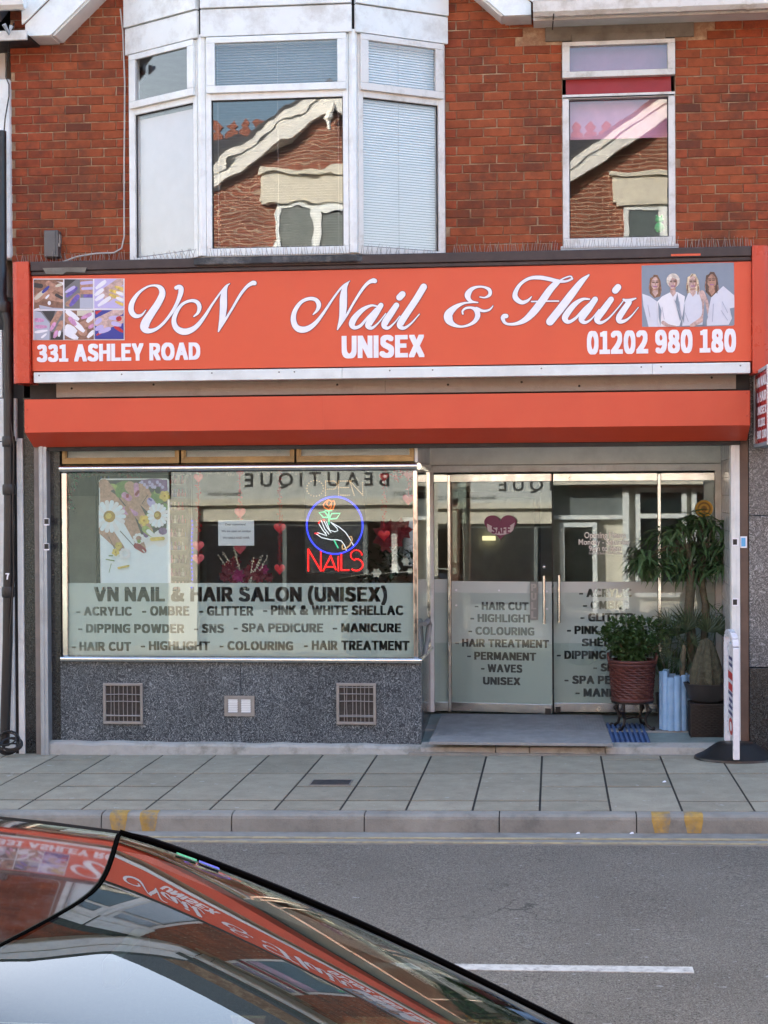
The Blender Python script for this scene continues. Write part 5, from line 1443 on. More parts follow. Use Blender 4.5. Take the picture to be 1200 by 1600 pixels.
# drainpipe
dp = empty('drainpipe', P(12, 1165, YS - .12), 'black cast-iron drainpipe running down the white left-hand shopfront', 'drainpipe')
yp = YS - .09
q = MB(); q.tube([P(2, 205, yp + .05), P(3, 460, yp + .04), P(6, 480, yp), P(12, 500, yp), P(13, 520, yp), P(14, 800, yp), P(12, 1000, yp), P(7, 1165, yp)], .043, 10); q.build('pipe', M_BLACKPLASTIC, dp, smooth=True)
for py, px in ((690, 13.5), (765, 14), (925, 13), (480, 7)):
    q = MB(); c0 = P(px, py, yp); q.lathe([(.052, -.045), (.056, -.03), (.056, .03), (.052, .045)], 12, c0); q.build('collar', M_BLACKPLASTIC, dp, smooth=True)
q = MB(); q.tube([P(15, 640, yp - .02), P(22, 700, yp - .03), P(20, 800, yp - .03), P(22, 900, yp - .03), P(15, 990, yp - .04)], .008, 5); q.build('strapped_cable', M_BLACKPLASTIC, dp, smooth=True)
c0 = P(6.5, 902, yp - .05)
link('lettering', fill_mesh(glyph_loops('7', .035, .055, c0.x + .01, c0.z - .02), XZ(0, yp - .0465, 0), name='lettering'), M_WHITE, dp)
# coil of black cable at its foot
coil = MB(); rc = random.Random(2)
for k in range(7):
    c0 = P(14 + rc.uniform(-5, 5), 1160 + rc.uniform(-6, 8), -.33)
    c0.z = max(c0.z, gz(c0.x) + .02)
    r0 = .085 + rc.uniform(-.02, .03); tl = rc.uniform(.3, 1.1)
    pts = [(c0.x + r0 * math.cos(a), c0.y + r0 * math.sin(a) * math.cos(tl) * .6, max(gz(c0.x) + .012, c0.z + r0 * math.sin(a) * math.sin(tl))) for a in [2 * math.pi * j / 18 for j in range(18)]]
    coil.tube(pts, .008, 5, closed=True)
coil.build('cable_coil', M_BLACKPLASTIC, label='coil of black cable dumped at the foot of the drainpipe', cat='cable', smooth=True)
# right neighbour
nr = empty('neighbour_building', (5, 0, 0), 'grey granite-fronted neighbouring building at the right edge', 'building')
q = MB(); q.box(1.935, 9, .1, 8, -.2, 6.9); q.build('wall', M_BRICK_FAR, nr)
q = MB(); q.box(1.935, 9, YS - .02, .1, -.1, 3.2); q.build('granite_front', M_GRANITE_LIGHT, nr)
q = MB(); q.prismx([(EAVE_Y, EAVE_Z), (RID_Y, RID_Z), (8.3, EAVE_Z), (8.3, EAVE_Z + .12), (RID_Y, RID_Z + .14), (EAVE_Y, EAVE_Z + .12)], 1.935, 9); q.build('roof', M_SLATE, nr)
# long row further along both ways, to carry the shadow of the terrace
for x0, x1, l in ((-34, -12.2, 'white terrace row continuing to the left of the white shop'), (9.2, 30, 'brick terrace row continuing to the right of the granite front')):
    o = empty('terrace_row', ((x0 + x1) / 2, 4, 0), l, 'building')
    q = MB(); q.box(x0, x1, .1, 8, -.4, 6.3); q.build('wall', M_RENDER if x0 < 0 else M_BRICK_FAR, o)
    q = MB(); q.prismx([(-.3, 6.2), (4, 9.4), (8.3, 6.2), (8.3, 6.32), (4, 9.54), (-.3, 6.32)], x0, x1); q.build('roof', M_SLATE, o)

# projecting sign at the right edge
XPS = 1.635
ps = empty('projecting_sign', (XPS, -.6, P(1185, 690, -.5).z), 'small red projecting sign with white lettering seen edge-on at the right edge', 'sign')
Y0, Y1 = -1.07, -.22
zb0 = P(1176, 698, -.22).z
zb1 = P(1176, 584, -.22).z
q = MB(); q.box(XPS, XPS + .1, Y0 + .03, Y1, zb0 + .02, zb1 - .02); q.build('sign_face', mat('deep_red_face', (.40, .028, .03), .3), ps)
q = MB()
for (ya, yb, za, zc) in ((Y0, Y1 + .02, zb0 - .01, zb0 + .02), (Y0, Y1 + .02, zb1 - .02, zb1 + .01), (Y1, Y1 + .02, zb0 + .02, zb1 - .02)):
    q.box(XPS - .012, XPS + .112, ya, yb, za, zc)
q.build('metal_frame', M_GALV, ps, bevel=.004)
q = MB(); q.box(XPS - .014, XPS + .114, Y0 - .01, Y0 + .03, zb0 - .01, zb1 + .01); q.build('white_edge', M_UPVC, ps, bevel=.006)
MP = lambda y, z: Matrix(((0, 0, -1, XPS - .003), (-1, 0, 0, y), (0, 1, 0, z), (0, 0, 0, 1)))     # reads from the left-hand side
h = (zb1 - zb0)
for tx, z_, s_, w_ in (("VN NAIL", .78, .12, .62), ("& HAIR", .58, .12, .58), ("UNISEX", .41, .1, .58), ("01202", .25, .1, .42), ("980 180", .09, .1, .58)):
    link('lettering', fill_mesh(glyph_loops(tx, w_, s_ * h * 1.1), MP((Y0 + Y1) / 2 + w_ / 2, zb0 + z_ * h), name='lettering'), M_WHITE, ps)

# ------------------------------------------------------------------ things on the entrance floor
M_RUBBERMAT = mat('grey_rubber_ramp', (.26, .265, .265), .75, var=.15, dirt=.45, dcol=(.32, .32, .32), dscale=7)
EF = lambda y: .095 + (y - YS) / (YD - YS + .3) * (ZD - .095)      # height of the entrance floor
ra = P(669, 1161, -.42); rb_ = P(958, 1158, -.42)
ramp = empty('ramp_mat', ((ra.x + rb_.x) / 2, -.3, .0), 'wide grey ribbed rubber ramp leading up to the glass doors', 'ramp')
x0, x1 = ra.x, rb_.x
xk0, xk1 = P(690, 1117, YD - .1).x, P(941, 1118, YD - .1).x
yb, yf = YD - .12, -.33
zf = P(810, 1159, yf).z
zk = P(815, 1116, yb).z
q = MB(); q.add([(x0, yf, zf - .006), (x1, yf, zf - .006), (xk1, yb, zk), (xk0, yb, zk), (x0, yf, zf - .03), (x1, yf, zf - .03), (xk1, yb, zk - .06), (xk0, yb, zk - .06)],
               [(0, 1, 2, 3), (0, 4, 5, 1), (1, 5, 6, 2), (2, 6, 7, 3), (3, 7, 4, 0)])
q.build('ramp_plate', M_RUBBERMAT, ramp, bevel=.004)
rib = MB()
for k in range(58):
    u = (k + .5) / 58
    A_ = Vector((x0 + (x1 - x0) * u, yf, zf - .006)); B_ = Vector((xk0 + (xk1 - xk0) * u, yb, zk))
    S_ = A_.lerp(B_, .42 if u > .3 else .2)
    rib.bar(S_, B_, .008, .006)
r_ = rib.build('ribbing', M_RUBBERMAT, ramp); r_['kind'] = 'stuff'
M_BLUEMAT = mat('blue_mat', (.035, .075, .19), .8, var=.2, dirt=.35, dcol=(.12, .14, .18), dscale=8)
M_BLUEMAT2 = mat('blue_mat_rib', (.075, .15, .33), .7, var=.2, dirt=.3, dcol=(.2, .22, .26), dscale=8)
bx0, bx1 = P(930, 1157, -.10).x, P(1017, 1157, -.10).x
y0, y1 = -.12, .62
bmat_ = empty('blue_doormat', ((bx0 + bx1) / 2, .2, EF(.2)), 'blue ribbed rubber doormat under the plant stand', 'doormat')
q = MB(); q.add([(bx0, y0, EF(y0) + .004), (bx1, y0, EF(y0) + .004), (bx1 - .02, y1, EF(y1) + .004), (bx0 - .02, y1, EF(y1) + .004), (bx0, y0, EF(y0) - .02), (bx1, y0, EF(y0) - .02), (bx1, y1, EF(y1) - .02), (bx0, y1, EF(y1) - .02)], [(0, 1, 2, 3), (0, 4, 5, 1), (1, 5, 6, 2), (2, 6, 7, 3), (3, 7, 4, 0)])
q.build('mat_base', M_BLUEMAT, bmat_)
for k in range(11):
    xx = bx0 + .02 + (bx1 - bx0 - .04) * k / 10
    q = MB(); q.bar((xx, y0 + .005, EF(y0) + .011), (xx - .02, y1, EF(y1) + .011), .019, .012); q.build('rib', M_BLUEMAT2, bmat_)

# plants -----------------------------------------------------------------
def leaf_mat(name, a, b):
    t = NT(name)
    oi = t.n('ShaderNodeObjectInfo')
    f = t.math('ADD', t.noise(23, 2), t.math('MULTIPLY', oi.outputs['Random'], .4))
    t.out(t.ramp(f, [(.4, a), (.85, b)]), .38, spec=.5)
    tl = t.n('ShaderNodeBsdfTranslucent'); tl.inputs[0].default_value = (b[0] * 1.2, b[1] * 1.5, b[2], 1)
    mx = t.n('ShaderNodeMixShader'); mx.inputs[0].default_value = .18
    t.l(t.b.outputs[0], mx.inputs[1]); t.l(tl.outputs[0], mx.inputs[2]); t.l(mx.outputs[0], t.t.nodes['Material Output'].inputs['Surface'])
    return t.m


ML_TREE = leaf_mat('drooping_leaf', (.036, .082, .036), (.115, .21, .09))
ML_SHRUB = leaf_mat('shrub_leaf', (.032, .07, .024), (.10, .18, .06))
ML_PALM = leaf_mat('palm_leaf', (.02, .038, .018), (.06, .088, .04))
M_BARK = mat('plant_bark', (.15, .13, .085), .9, var=.4, vscale=22, bump=.01, bscale=40, dirt=.4, dcol=(.06, .075, .04), dscale=9)
M_BASKET = mat('red_brown_basket', (.105, .034, .026), .55, var=.3, vscale=16)
M_IRON = mat('black_iron', (.018, .015, .014), .4, .3, var=.3)
M_SOIL = mat('soil', (.05, .038, .028), .95, var=.4, vscale=30, bump=.01)


def leaf(L, w, droop=.3, fold=.25):
    """leaf along +x, folded along its rib and bent down: 8 triangles"""
    xs = (0, .3, .65, 1.0); ws = (.12, 1.0, .75, .03)
    v, f = [], []
    for x, k in zip(xs, ws):
        z = -droop * L * x * x
        v += [(x * L, -w / 2 * k, z + fold * w * k * .5), (x * L, 0, z), (x * L, w / 2 * k, z + fold * w * k * .5)]
    for i in range(3):
        a = 3 * i
        f += [(a, a + 3, a + 4, a + 1), (a + 1, a + 4, a + 5, a + 2)]
    return v, f


# 1 shrub in the woven pot on an iron stand
yS = .45
pc = P(988, 1095, yS)
base = EF(yS) + .004
shr = empty('potted_shrub', (pc.x, yS, base), 'small bushy evergreen in a red-brown woven pot on a black iron stand', 'plant')
sc = 13.95 / FPX
zt_, zb_ = P(988, 1030, yS).z, P(988, 1093, yS).z
R0, R1 = 34.5 * sc, 29 * sc
q = MB(); q.lathe([(R1, 0), (R1 + .01, .01), (R0 * .98, zt_ - zb_ - .04), (R0 + .006, zt_ - zb_ - .02), (R0 + .004, zt_ - zb_), (R0 - .02, zt_ - zb_), (R0 - .025, zt_ - zb_ - .06)], 40, (pc.x, yS, zb_)); q.build('pot', M_BASKET, shr, smooth=True)
wv = MB()
nr_ = 14
for k in range(nr_):
    z = .02 + (zt_ - zb_ - .075) * k / (nr_ - 1)
    rad = R1 + (R0 - R1) * z / (zt_ - zb_) + .004
    pts = [((rad + .005 * math.sin(14 * a + math.pi * k)) * math.cos(a) + pc.x, (rad + .005 * math.sin(14 * a + math.pi * k)) * math.sin(a) + yS, zb_ + z + .004 * math.cos(14 * a + math.pi * k)) for a in [2 * math.pi * j / 84 for j in range(84)]]
    wv.tube(pts, .0098, 5, closed=True)
o = wv.build('weave', M_BASKET, shr, smooth=True); o['kind'] = 'stuff'
q = MB()
for z, rr_ in ((zt_ - zb_ - .012, R0 + .006), (.005, R1 + .012), (zt_ - zb_ - .04, R0 + .002)):
    q.tube([(pc.x + rr_ * math.cos(a), yS + rr_ * math.sin(a), zb_ + z) for a in [2 * math.pi * j / 32 for j in range(32)]], .014, 7, closed=True)
q.build('rim', M_BASKET, shr, smooth=True)
for s in (-1, 1):
    q = MB(); q.tube([(pc.x + s * (R0 + .003), yS - .05, zt_ - .03), (pc.x + s * (R0 + .016), yS - .045, zt_ + .03), (pc.x + s * (R0 + .012), yS, zt_ + .05), (pc.x + s * (R0 + .016), yS + .045, zt_ + .03), (pc.x + s * (R0 + .003), yS + .05, zt_ - .03)], .011, 7); q.build('handle', M_BASKET, shr, smooth=True)
q = MB(); q.lathe([(R0 - .02, 0), (.01, .015)], 20, (pc.x, yS, zt_ - .04)); q.build('soil', M_SOIL, shr)
st = empty('plant_stand', (pc.x, yS, base), 'black cast-iron plant stand with curled legs under the woven pot', 'plant stand')
q = MB(); q.lathe([(R1 + .02, 0), (R1 + .02, .02), (R1 - .01, .02), (R1 - .01, 0), (R1 + .02, 0)], 28, (pc.x, yS, zb_ - .022), cap=False); q.build('ring', M_IRON, st)
H = zb_ - .022 - base
for k in range(4):
    a = math.pi / 4 + math.pi / 2 * k + .2
    f = lambda r, z: (pc.x + r * math.cos(a), yS + r * math.sin(a), base + z)
    q = MB(); q.tube([f(R1 - .02, H), f(R1 + .0, H * .72), f(R1 - .035, H * .42), f(R1 - .02, H * .18), f(R1 + .025, .012), f(R1 + .05, .02)], [.016, .02, .013, .012, .014, .012], 7); q.ball(f(R1 + .002, H * .74), .026, 8, 6); q.ball(f(R1 + .045, .018), .017, 8, 6); q.build('leg', M_IRON, st, smooth=True)
q = MB()
for k in range(2):
    a = math.pi / 4 + math.pi / 2 * k + .2
    q.bar((pc.x - (R1 - .03) * math.cos(a), yS - (R1 - .03) * math.sin(a), base + H * .42 + .003 * k), (pc.x + (R1 - .03) * math.cos(a), yS + (R1 - .03) * math.sin(a), base + H * .42 + .003 * k), .014)
q.build('stretcher', M_IRON, st)
fo, tw_ = MB(), MB()
rl = random.Random(4)
blobs = [((975, 985), .17, .12, 420), ((1008, 985), .16, .11, 330), ((960, 990), .10, .08, 160), ((985, 1010), .15, .11, 460), ((987, 1022), .14, .07, 300), ((1000, 1005), .14, .1, 260), ((966, 1005), .1, .08, 180), ((1033, 985), .10, .08, 150), ((940, 1000), .0, .0, 0), ((945, 992), .055, .05, 60), ((1052, 982), .07, .05, 60)]
for (px, py), rx, rz, n in blobs:
    c0 = P(px, py, yS)
    if n: tw_.tube([(pc.x, yS, zt_ - .04), ((pc.x + c0.x) / 2, yS + rl.uniform(-.03, .03), zt_ + .08), (c0.x, yS, c0.z)], [.009, .006, .003], 5)
    for k in range(n):
        th, ph = rl.uniform(0, 2 * math.pi), math.acos(rl.uniform(-1, 1))
        d = Vector((math.sin(ph) * math.cos(th), math.sin(ph) * math.sin(th), math.cos(ph)))
        rr_ = rl.uniform(.6, 1.05)
        p = Vector((c0.x + d.x * rx * rr_, yS + d.y * rx * rr_, c0.z + d.z * rz * rr_))
        v, f = leaf(rl.uniform(.03, .05), rl.uniform(.02, .03), .2)
        ax = (d + Vector((rl.uniform(-.7, .7), rl.uniform(-.7, .7), rl.uniform(-.3, .8)))).normalized()
        Rm_ = ax.to_track_quat('X', 'Z').to_matrix() @ Matrix.Rotation(rl.uniform(-.7, .7), 3, 'X')
        fo.add([p + Rm_ @ Vector(x) for x in v], f)
o = fo.build('foliage', ML_SHRUB, shr); o['kind'] = 'stuff'
tw_.build('branch', M_BARK, shr)

# 2 tree with long drooping leaves, two trunks
yT = .72
tb = P(1090, 1080, yT)
tre = empty('potted_tree', (tb.x, yT, EF(yT)), 'tall indoor tree with two thin trunks and a crown of long drooping leaves', 'plant')
potb = EF(yT)
q = MB(); q.lathe([(.10, 0), (.13, .26), (.135, .28), (.12, .28), (.115, .24)], 24, (tb.x, yT, potb)); q.build('pot', M_BLACKPLASTIC, tre, smooth=True)
tr1 = [P(1083, 1075, yT), P(1081, 1000, yT), P(1076, 960, yT), P(1079, 920, yT), P(1080, 890, yT), P(1074, 850, yT)]
tr2 = [P(1098, 1075, yT + .05), P(1100, 1000, yT + .05), P(1103, 970, yT + .05), P(1102, 945, yT + .05), P(1097, 915, yT + .05), P(1098, 880, yT + .05), P(1104, 850, yT + .05)]
q = MB(); q.tube(tr1, [.05, .045, .042, .042, .032, .02], 9); q.build('trunk', M_BARK, tre, smooth=True)
q = MB(); q.tube(tr2, [.035, .03, .04, .03, .03, .026, .016], 9); q.build('trunk', M_BARK, tre, smooth=True)
lv = []
for k in range(5):
    v, f = leaf((.15, .17, .19, .16, .14)[k], (.026, .03, .03, .028, .024)[k], (.75, .9, .6, 1.0, .8)[k], .3)
    me = bpy.data.meshes.new('leaf'); me.from_pydata(v, [], f); me.materials.append(ML_TREE); lv.append(me)
clus = [(1010, 868, .10), (1035, 838, .12), (1060, 822, .12), (1090, 815, .12), (1118, 822, .10), (1130, 850, .10), (1050, 868, .13), (1080, 860, .14), (1110, 868, .13), (1000, 880, .06), (1128, 888, .08), (1065, 890, .10), (1095, 890, .10), (1030, 885, .09)]
rl = random.Random(8)
br_ = MB()
per = 18
spare = MB()
nleaf = 0
for px, py, rr_ in clus:
    c0 = P(px, py, yT + rl.uniform(-.12, .1))
    st_ = tr1[-1] if px < 1088 else tr2[-1]
    br_.tube([st_ - Vector((0, 0, .05)), (st_ + c0) / 2 + Vector((0, 0, .03)), c0], [.011, .007, .003], 5)
    for k in range(per + 26):
        th = rl.uniform(0, 2 * math.pi)
        p = c0 + Vector((math.cos(th) * rl.uniform(0, 1) * rr_, math.sin(th) * rl.uniform(0, 1) * rr_, rl.uniform(-.5, .6) * rr_))
        yaw, pit = rl.uniform(0, 2 * math.pi), rl.uniform(-.75, .5)
        Rm_ = Matrix.Rotation(yaw, 4, 'Z') @ Matrix.Rotation(pit, 4, 'Y') @ Matrix.Rotation(rl.uniform(-.5, .5), 4, 'X')
        Mx = Matrix.Translation(p) @ Rm_ @ Matrix.Scale(rl.uniform(.8, 1.15), 4)
        if k < per and nleaf < 250:
            o = bpy.data.objects.new('leaf', rl.choice(lv)); COL.objects.link(o); o.parent = tre
            o.matrix_parent_inverse = wm(tre).inverted(); o.matrix_basis = Mx
            nleaf += 1
        else:
            me = rl.choice(lv); spare.add([Mx @ v.co for v in me.vertices], [tuple(p_.vertices) for p_ in me.polygons])
br_.build('branch', M_BARK, tre)
o = spare.build('foliage', ML_TREE, tre); o['kind'] = 'stuff'

# 3 fan palm in the blue log planter
yB = .42
pb = P(1055, 1138, yB)
bp = empty('fan_palm', (pb.x, yB, EF(yB)), 'straggly fan palm in a pale blue planter of upright half logs', 'plant')
M_BLUELOG = mat('pale_blue_paint', (.27, .47, .72), .6, var=.15, vscale=9, dirt=.35, dcol=(.42, .5, .56), dscale=9)
pz0, pz1 = EF(yB), P(1055, 1056, yB).z
Rp = 22 * sc
nl = 12
for k in range(nl):
    a = 2 * math.pi * k / nl + .13
    cx, cy = pb.x + Rp * math.cos(a), yB + Rp * .95 * math.sin(a)
    hgt = pz1 - pz0 + .012 * math.sin(k * 2.1) + (.03 if math.cos(a) < -.5 else 0)
    lw = Rp * math.pi / nl * .96
    q = MB(Matrix.Translation((cx, cy, pz0 + .008)) @ Matrix.Rotation(a, 4, 'Z'))
    pr_ = [(-.012, -lw), (-.002, -lw)] + [(.016 * math.sin(math.pi * j / 6) + .0, -lw + 2 * lw * j / 6) for j in range(1, 6)] + [(-.002, lw), (-.012, lw)]
    planform(q, pr_, 0, hgt); q.build('half_log', M_BLUELOG, bp, bevel=.003)
q = MB(); q.lathe([(Rp - .015, 0), (Rp - .015, pz1 - pz0 - .03)], 20, (pb.x, yB, pz0 + .004)); q.build('soil', M_SOIL, bp)
q = MB(); q.lathe([(Rp - .02, 0), (Rp + .005, .008)], 20, (pb.x, yB, pz0)); q.build('tray', mat('terracotta', (.3, .1, .05), .8), bp)
q = MB(); s0 = P(1066, 1058, yB); q.tube([s0, P(1067, 1035, yB), P(1068, 1020, yB), P(1069, 1008, yB)], [.022, .026, .022, .016], 9); q.build('trunk', M_BARK, bp, smooth=True)


def fan(c, d, up, r, n, spread, m, parent, w=.012):
    d, up = Vector(d).normalized(), Vector(up).normalized()
    side = d.cross(up).normalized()
    q = MB()
    for k in range(n):
        a = (k / (n - 1) - .5) * spread
        v = (d * math.cos(a) + side * math.sin(a))
        L = r * (1 - .25 * abs(a) / (spread / 2)) * rl.uniform(.9, 1.05)
        lf, fc = leaf(L, w, rl.uniform(.05, .35), .5)
        Rm_ = Matrix((v, up.cross(v).normalized(), v.cross(up.cross(v)).normalized())).transposed()
        q.add([Vector(c) + Rm_ @ Vector(x) for x in lf], fc)
    q.build('frond', m, parent)


t0 = P(1068, 1010, yB)
for (px, py), r, d in (((1058, 990), .17, (-.4, -.3, .8)), ((1072, 985), .17, (.15, -.3, .9)), ((1048, 1005), .15, (-.9, -.3, .3)), ((1080, 1005), .13, (.6, -.4, .5)), ((1045, 975), .17, (-.7, .0, .8)), ((1062, 1030), .15, (-.6, -.5, -.4)), ((1080, 1035), .13, (.4, -.5, -.6)), ((1050, 1020), .15, (-.9, -.2, -.1))):
    c0 = P(px, py, yB - .02)
    q = MB(); q.tube([t0, (t0 + c0) / 2 + Vector((0, 0, .02)), c0], .004, 4); q.build('stalk', ML_PALM, bp)
    fan(c0, d, (0, -1, .35), r, 9, 2.0, ML_PALM, bp, .013)

# 4 spiny grass-like plant behind, in a low dark pot
yG_ = .82
gp = P(1045, 1100, yG_)
sp = empty('strappy_plant', (gp.x, yG_, EF(yG_)), 'dark strappy-leaved plant tucked behind the blue planter', 'plant')
q = MB(); q.lathe([(.09, 0), (.12, .24), (.105, .24), (.10, .2)], 20, (gp.x, yG_, EF(yG_))); q.build('pot', M_BLACKPLASTIC, sp, smooth=True)
fo = MB()
for k in range(110):
    px, py = rl.choice(((1040, 985), (1055, 970), (1070, 975), (1050, 1000), (1112, 955), (1125, 960), (1035, 1010)))
    c0 = P(px + rl.uniform(-10, 10), py + rl.uniform(-8, 12), yG_ + rl.uniform(-.1, .08))
    d = Vector((rl.uniform(-1, 1), rl.uniform(-.9, .4), rl.uniform(-.1, .8))).normalized()
    v, f = leaf(rl.uniform(.13, .24), rl.uniform(.012, .022), rl.uniform(.2, .8), .4)
    Rm_ = d.to_track_quat('X', 'Z').to_matrix()
    fo.add([c0 + Rm_ @ Vector(x) for x in v], f)
for k in range(40):
    b0 = Vector((gp.x + rl.uniform(-.04, .04), yG_ + rl.uniform(-.04, .04), EF(yG_) + .22))
    d = Vector((rl.uniform(-.4, .4), rl.uniform(-.3, .2), 1)).normalized()
    v, f = leaf(rl.uniform(.45, .68), .02, rl.uniform(.1, .35), .4)
    fo.add([b0 + d.to_track_quat('X', 'Z').to_matrix() @ Vector(x) for x in v], f)
o = fo.build('foliage', ML_TREE, sp); o['kind'] = 'stuff'

# 5 shaggy conical cactus in a dark bowl on a wicker cube
yC = .24
kc = P(1106, 1150, yC)
cube = empty('wicker_cube', (kc.x, yC, EF(yC)), 'dark brown woven wicker cube plinth under the black bowl planter', 'plinth')
a = RECT(1079, 1099, 1136, 1152, yC - .13)
M_WICK = mat('dark_wicker', (.024, .018, .016), .6, var=.35, vscale=40)
x0, x1 = a[0], a[1]; hz = P(1106, 1100, yC - .13).z
q = MB(); q.box(x0 + .006, x1 - .006, yC - .124, yC + .16, EF(yC) - .02, hz - .006); q.build('core', M_WICK, cube)
sl_ = MB(); nrow = 20
for k in range(nrow):
    z = EF(yC) - .015 + (hz - EF(yC) + .01) * (k + .5) / nrow
    pts = []
    for j in range(25):
        u = j / 24; pts.append((x0 + (x1 - x0) * u, yC - .127 + .0035 * math.sin(24 * u * math.pi / 2 + math.pi * k), z))
    sl_.tube(pts, .0052, 4)
    pts = [(x0 + .0035 * math.sin(10 * u / 10 * math.pi + math.pi * k), yC - .127 + .287 * u / 10, z) for u in range(11)]
    sl_.tube(pts, .0052, 4)
o = sl_.build('weave', M_WICK, cube); o['kind'] = 'stuff'
q = MB(); q.frame(x0, x1, EF(yC) - .02, hz, .014, yC - .135, yC - .126); q.box(x0, x1, yC - .13, yC + .165, hz - .006, hz); q.build('edging', M_WICK, cube, bevel=.004)
ca = empty('shaggy_cactus', (kc.x, yC, hz), 'shaggy grey-green cone-shaped cactus in a dark bowl planter', 'plant')
bz1 = P(1106, 1067, yC).z
rb1, rb0 = 36.5 * sc, 22 * sc
q = MB(); q.lathe([(rb0, 0), (rb0 + .035, .03), (rb1 - .02, bz1 - hz - .05), (rb1, bz1 - hz), (rb1 - .012, bz1 - hz + .002), (rb1 - .03, bz1 - hz - .03)], 36, (kc.x, yC, hz + .001)); q.build('bowl', mat('dark_pot', (.03, .027, .026), .5, var=.25), ca, smooth=True)
q = MB(); q.lathe([(rb1 - .015, 0), (.01, .02)], 24, (kc.x, yC, bz1 - .025)); q.build('gravel', M_PLINTH, ca)
kt = P(1108, 998, yC)
kb = P(1104, 1064, yC)
M_CACT = mat('shaggy_cactus_skin', (.105, .10, .065), .95, var=.4, vscale=30, bump=.02, bscale=60, dirt=.4, dcol=(.05, .06, .03), dscale=14)
hk = kt.z - kb.z + .04
q = MB(); q.lathe([(.128, 0), (.135, .05), (.125, hk * .3), (.10, hk * .55), (.07, hk * .8), (.045, hk * .95), (.004, hk)], 56, (kb.x, yC, bz1 - .02), wob=lambda a, z: 1 + .11 * math.cos(9 * a)); q.build('body', M_CACT, ca, smooth=True)
hair = MB(); rh = random.Random(5)
for k in range(1500):
    a, u = rh.uniform(0, 2 * math.pi), rh.random() ** .8
    z = hk * u; r0 = (.132 * (1 - u) ** .75 + .012) * (1 + .11 * math.cos(9 * a)) * (1.0)
    p = Vector((kb.x + r0 * math.cos(a), yC + r0 * math.sin(a), bz1 - .02 + z))
    d = Vector((math.cos(a), math.sin(a), rh.uniform(-.9, .3))) * rh.uniform(.012, .03)
    n = Vector((-math.sin(a), math.cos(a), 0)) * .0016
    hair.add([p + n, p - n, p + d], [(0, 1, 2)])
o = hair.build('spines', mat('pale_spines', (.19, .175, .125), .9, var=.3), ca); o['kind'] = 'stuff'
# fan leaf above the cactus
fp = empty('palm_sapling', (P(1100, 1070, .6).x, .6, EF(.6)), 'young fan palm with one broad pleated leaf above the shaggy cactus', 'plant')
q = MB(); q.lathe([(.07, 0), (.09, .2), (.08, .2)], 18, (P(1100, 1070, .6).x, .6, EF(.6))); q.build('pot', M_BLACKPLASTIC, fp, smooth=True)
b0 = Vector((P(1100, 1070, .6).x, .6, EF(.6) + .18))
for (px, py), d, r in (((1105, 988), (.2, -.2, .9), .20), ((1080, 985), (-.5, -.3, .8), .26), ((1118, 985), (.7, -.3, .6), .17)):
    c0 = P(px, py, .55); q = MB(); q.tube([b0, (b0 + c0) / 2 + Vector((0, .03, 0)), c0], .006, 5); q.build('stalk', ML_PALM, fp)
    fan(c0, d, (0, -1, .2), r, 17, 2.4, ML_PALM, fp, .022)

# ------------------------------------------------------------------ pavement swing sign
yA = -.42
ab = empty('pavement_sign', (P(1150, 1175, yA).x, yA, gz(1.5)), 'white swing-frame pavement sign seen edge-on, on a black rubber base', 'pavement sign')
cb = P(1150, 1170, yA); gx_ = cb.x
zg = gz(gx_)
q = MB(); q.lathe([(.335, 0), (.33, .018), (.27, .045), (.17, .115), (.15, .125), (.01, .126)], 36, (0, 0, 0))
q.M = Matrix.Translation((P(1148, 1170, yA).x + .01, yA, zg)) @ Matrix.Diagonal((1, .8, 1, 1)); q.build('rubber_base', M_BLACKPLASTIC, ab, smooth=True)
F0, F1 = yA - .27, yA + .27                      # the frame runs along y
xn, xf = P(1150, 1100, F0).x, P(1136, 1080, F1).x
zf0, zf1 = P(1150, 1189, F0).z, P(1150, 996, F0).z
zr0, zr1 = P(1136, 1150, F1).z, P(1134, 989, F1).z
M_FRAMEW = mat('white_sign_frame', (.76, .77, .82), .3, var=.04)
pts = [(xn, F0, zf0 + .01), (xn, F0, zf1 - .08), (xn - .003, F0 + .02, zf1 - .025), (xn - .01, F0 + .075, zf1 + .0), ((xn + xf) / 2, (F0 + F1) / 2, zf1 + .012), (xf + .01, F1 - .075, zf1 - .0), (xf + .003, F1 - .02, zf1 - .025), (xf, F1, zf1 - .08), (xf, F1, zg + .1)]
q = MB()
for a_, b_ in zip(pts[:-1], pts[1:]):
    q.bar(a_, b_, .055, .05, up=(1, 0, 0))
q.build('frame', M_FRAMEW, ab, bevel=.008)
# panel hangs between the uprights
pa = [Vector((xn - .012, F0 + .035, zg + .17)), Vector((xf + .0, F1 - .03, zg + .17)), Vector((xf + .0, F1 - .03, zf1 - .075)), Vector((xn - .012, F0 + .035, zf1 - .075))]
q = MB(); q.add(pa + [p + Vector((.012, 0, 0)) for p in pa], [(0, 3, 2, 1), (4, 5, 6, 7), (0, 1, 5, 4), (1, 2, 6, 5), (2, 3, 7, 6), (3, 0, 4, 7)]); q.build('panel', M_FRAMEW, ab)
u_ = (pa[0] - pa[1]).normalized()
MA = Matrix(((u_.x, 0, 0, 0), (u_.y, 0, 0, 0), (0, 1, 0, 0), (0, 0, 0, 1)))


def on_panel(m, poly, lift, name):
    o0 = pa[1]; w = (pa[0] - pa[1]).length; h = pa[2].z - pa[1].z
    n = Vector((-1, 0, 0)).lerp(Vector((-u_.y, u_.x, 0)) if -u_.y < 0 else Vector((u_.y, -u_.x, 0)), 1).normalized()
    if n.x > 0: n = -n
    v = [o0 + u_ * (a * w) + Vector((0, 0, b * h)) + n * lift for a, b in poly]
    MB().add(v, [tuple(range(len(v)))]).build(name, m, ab)


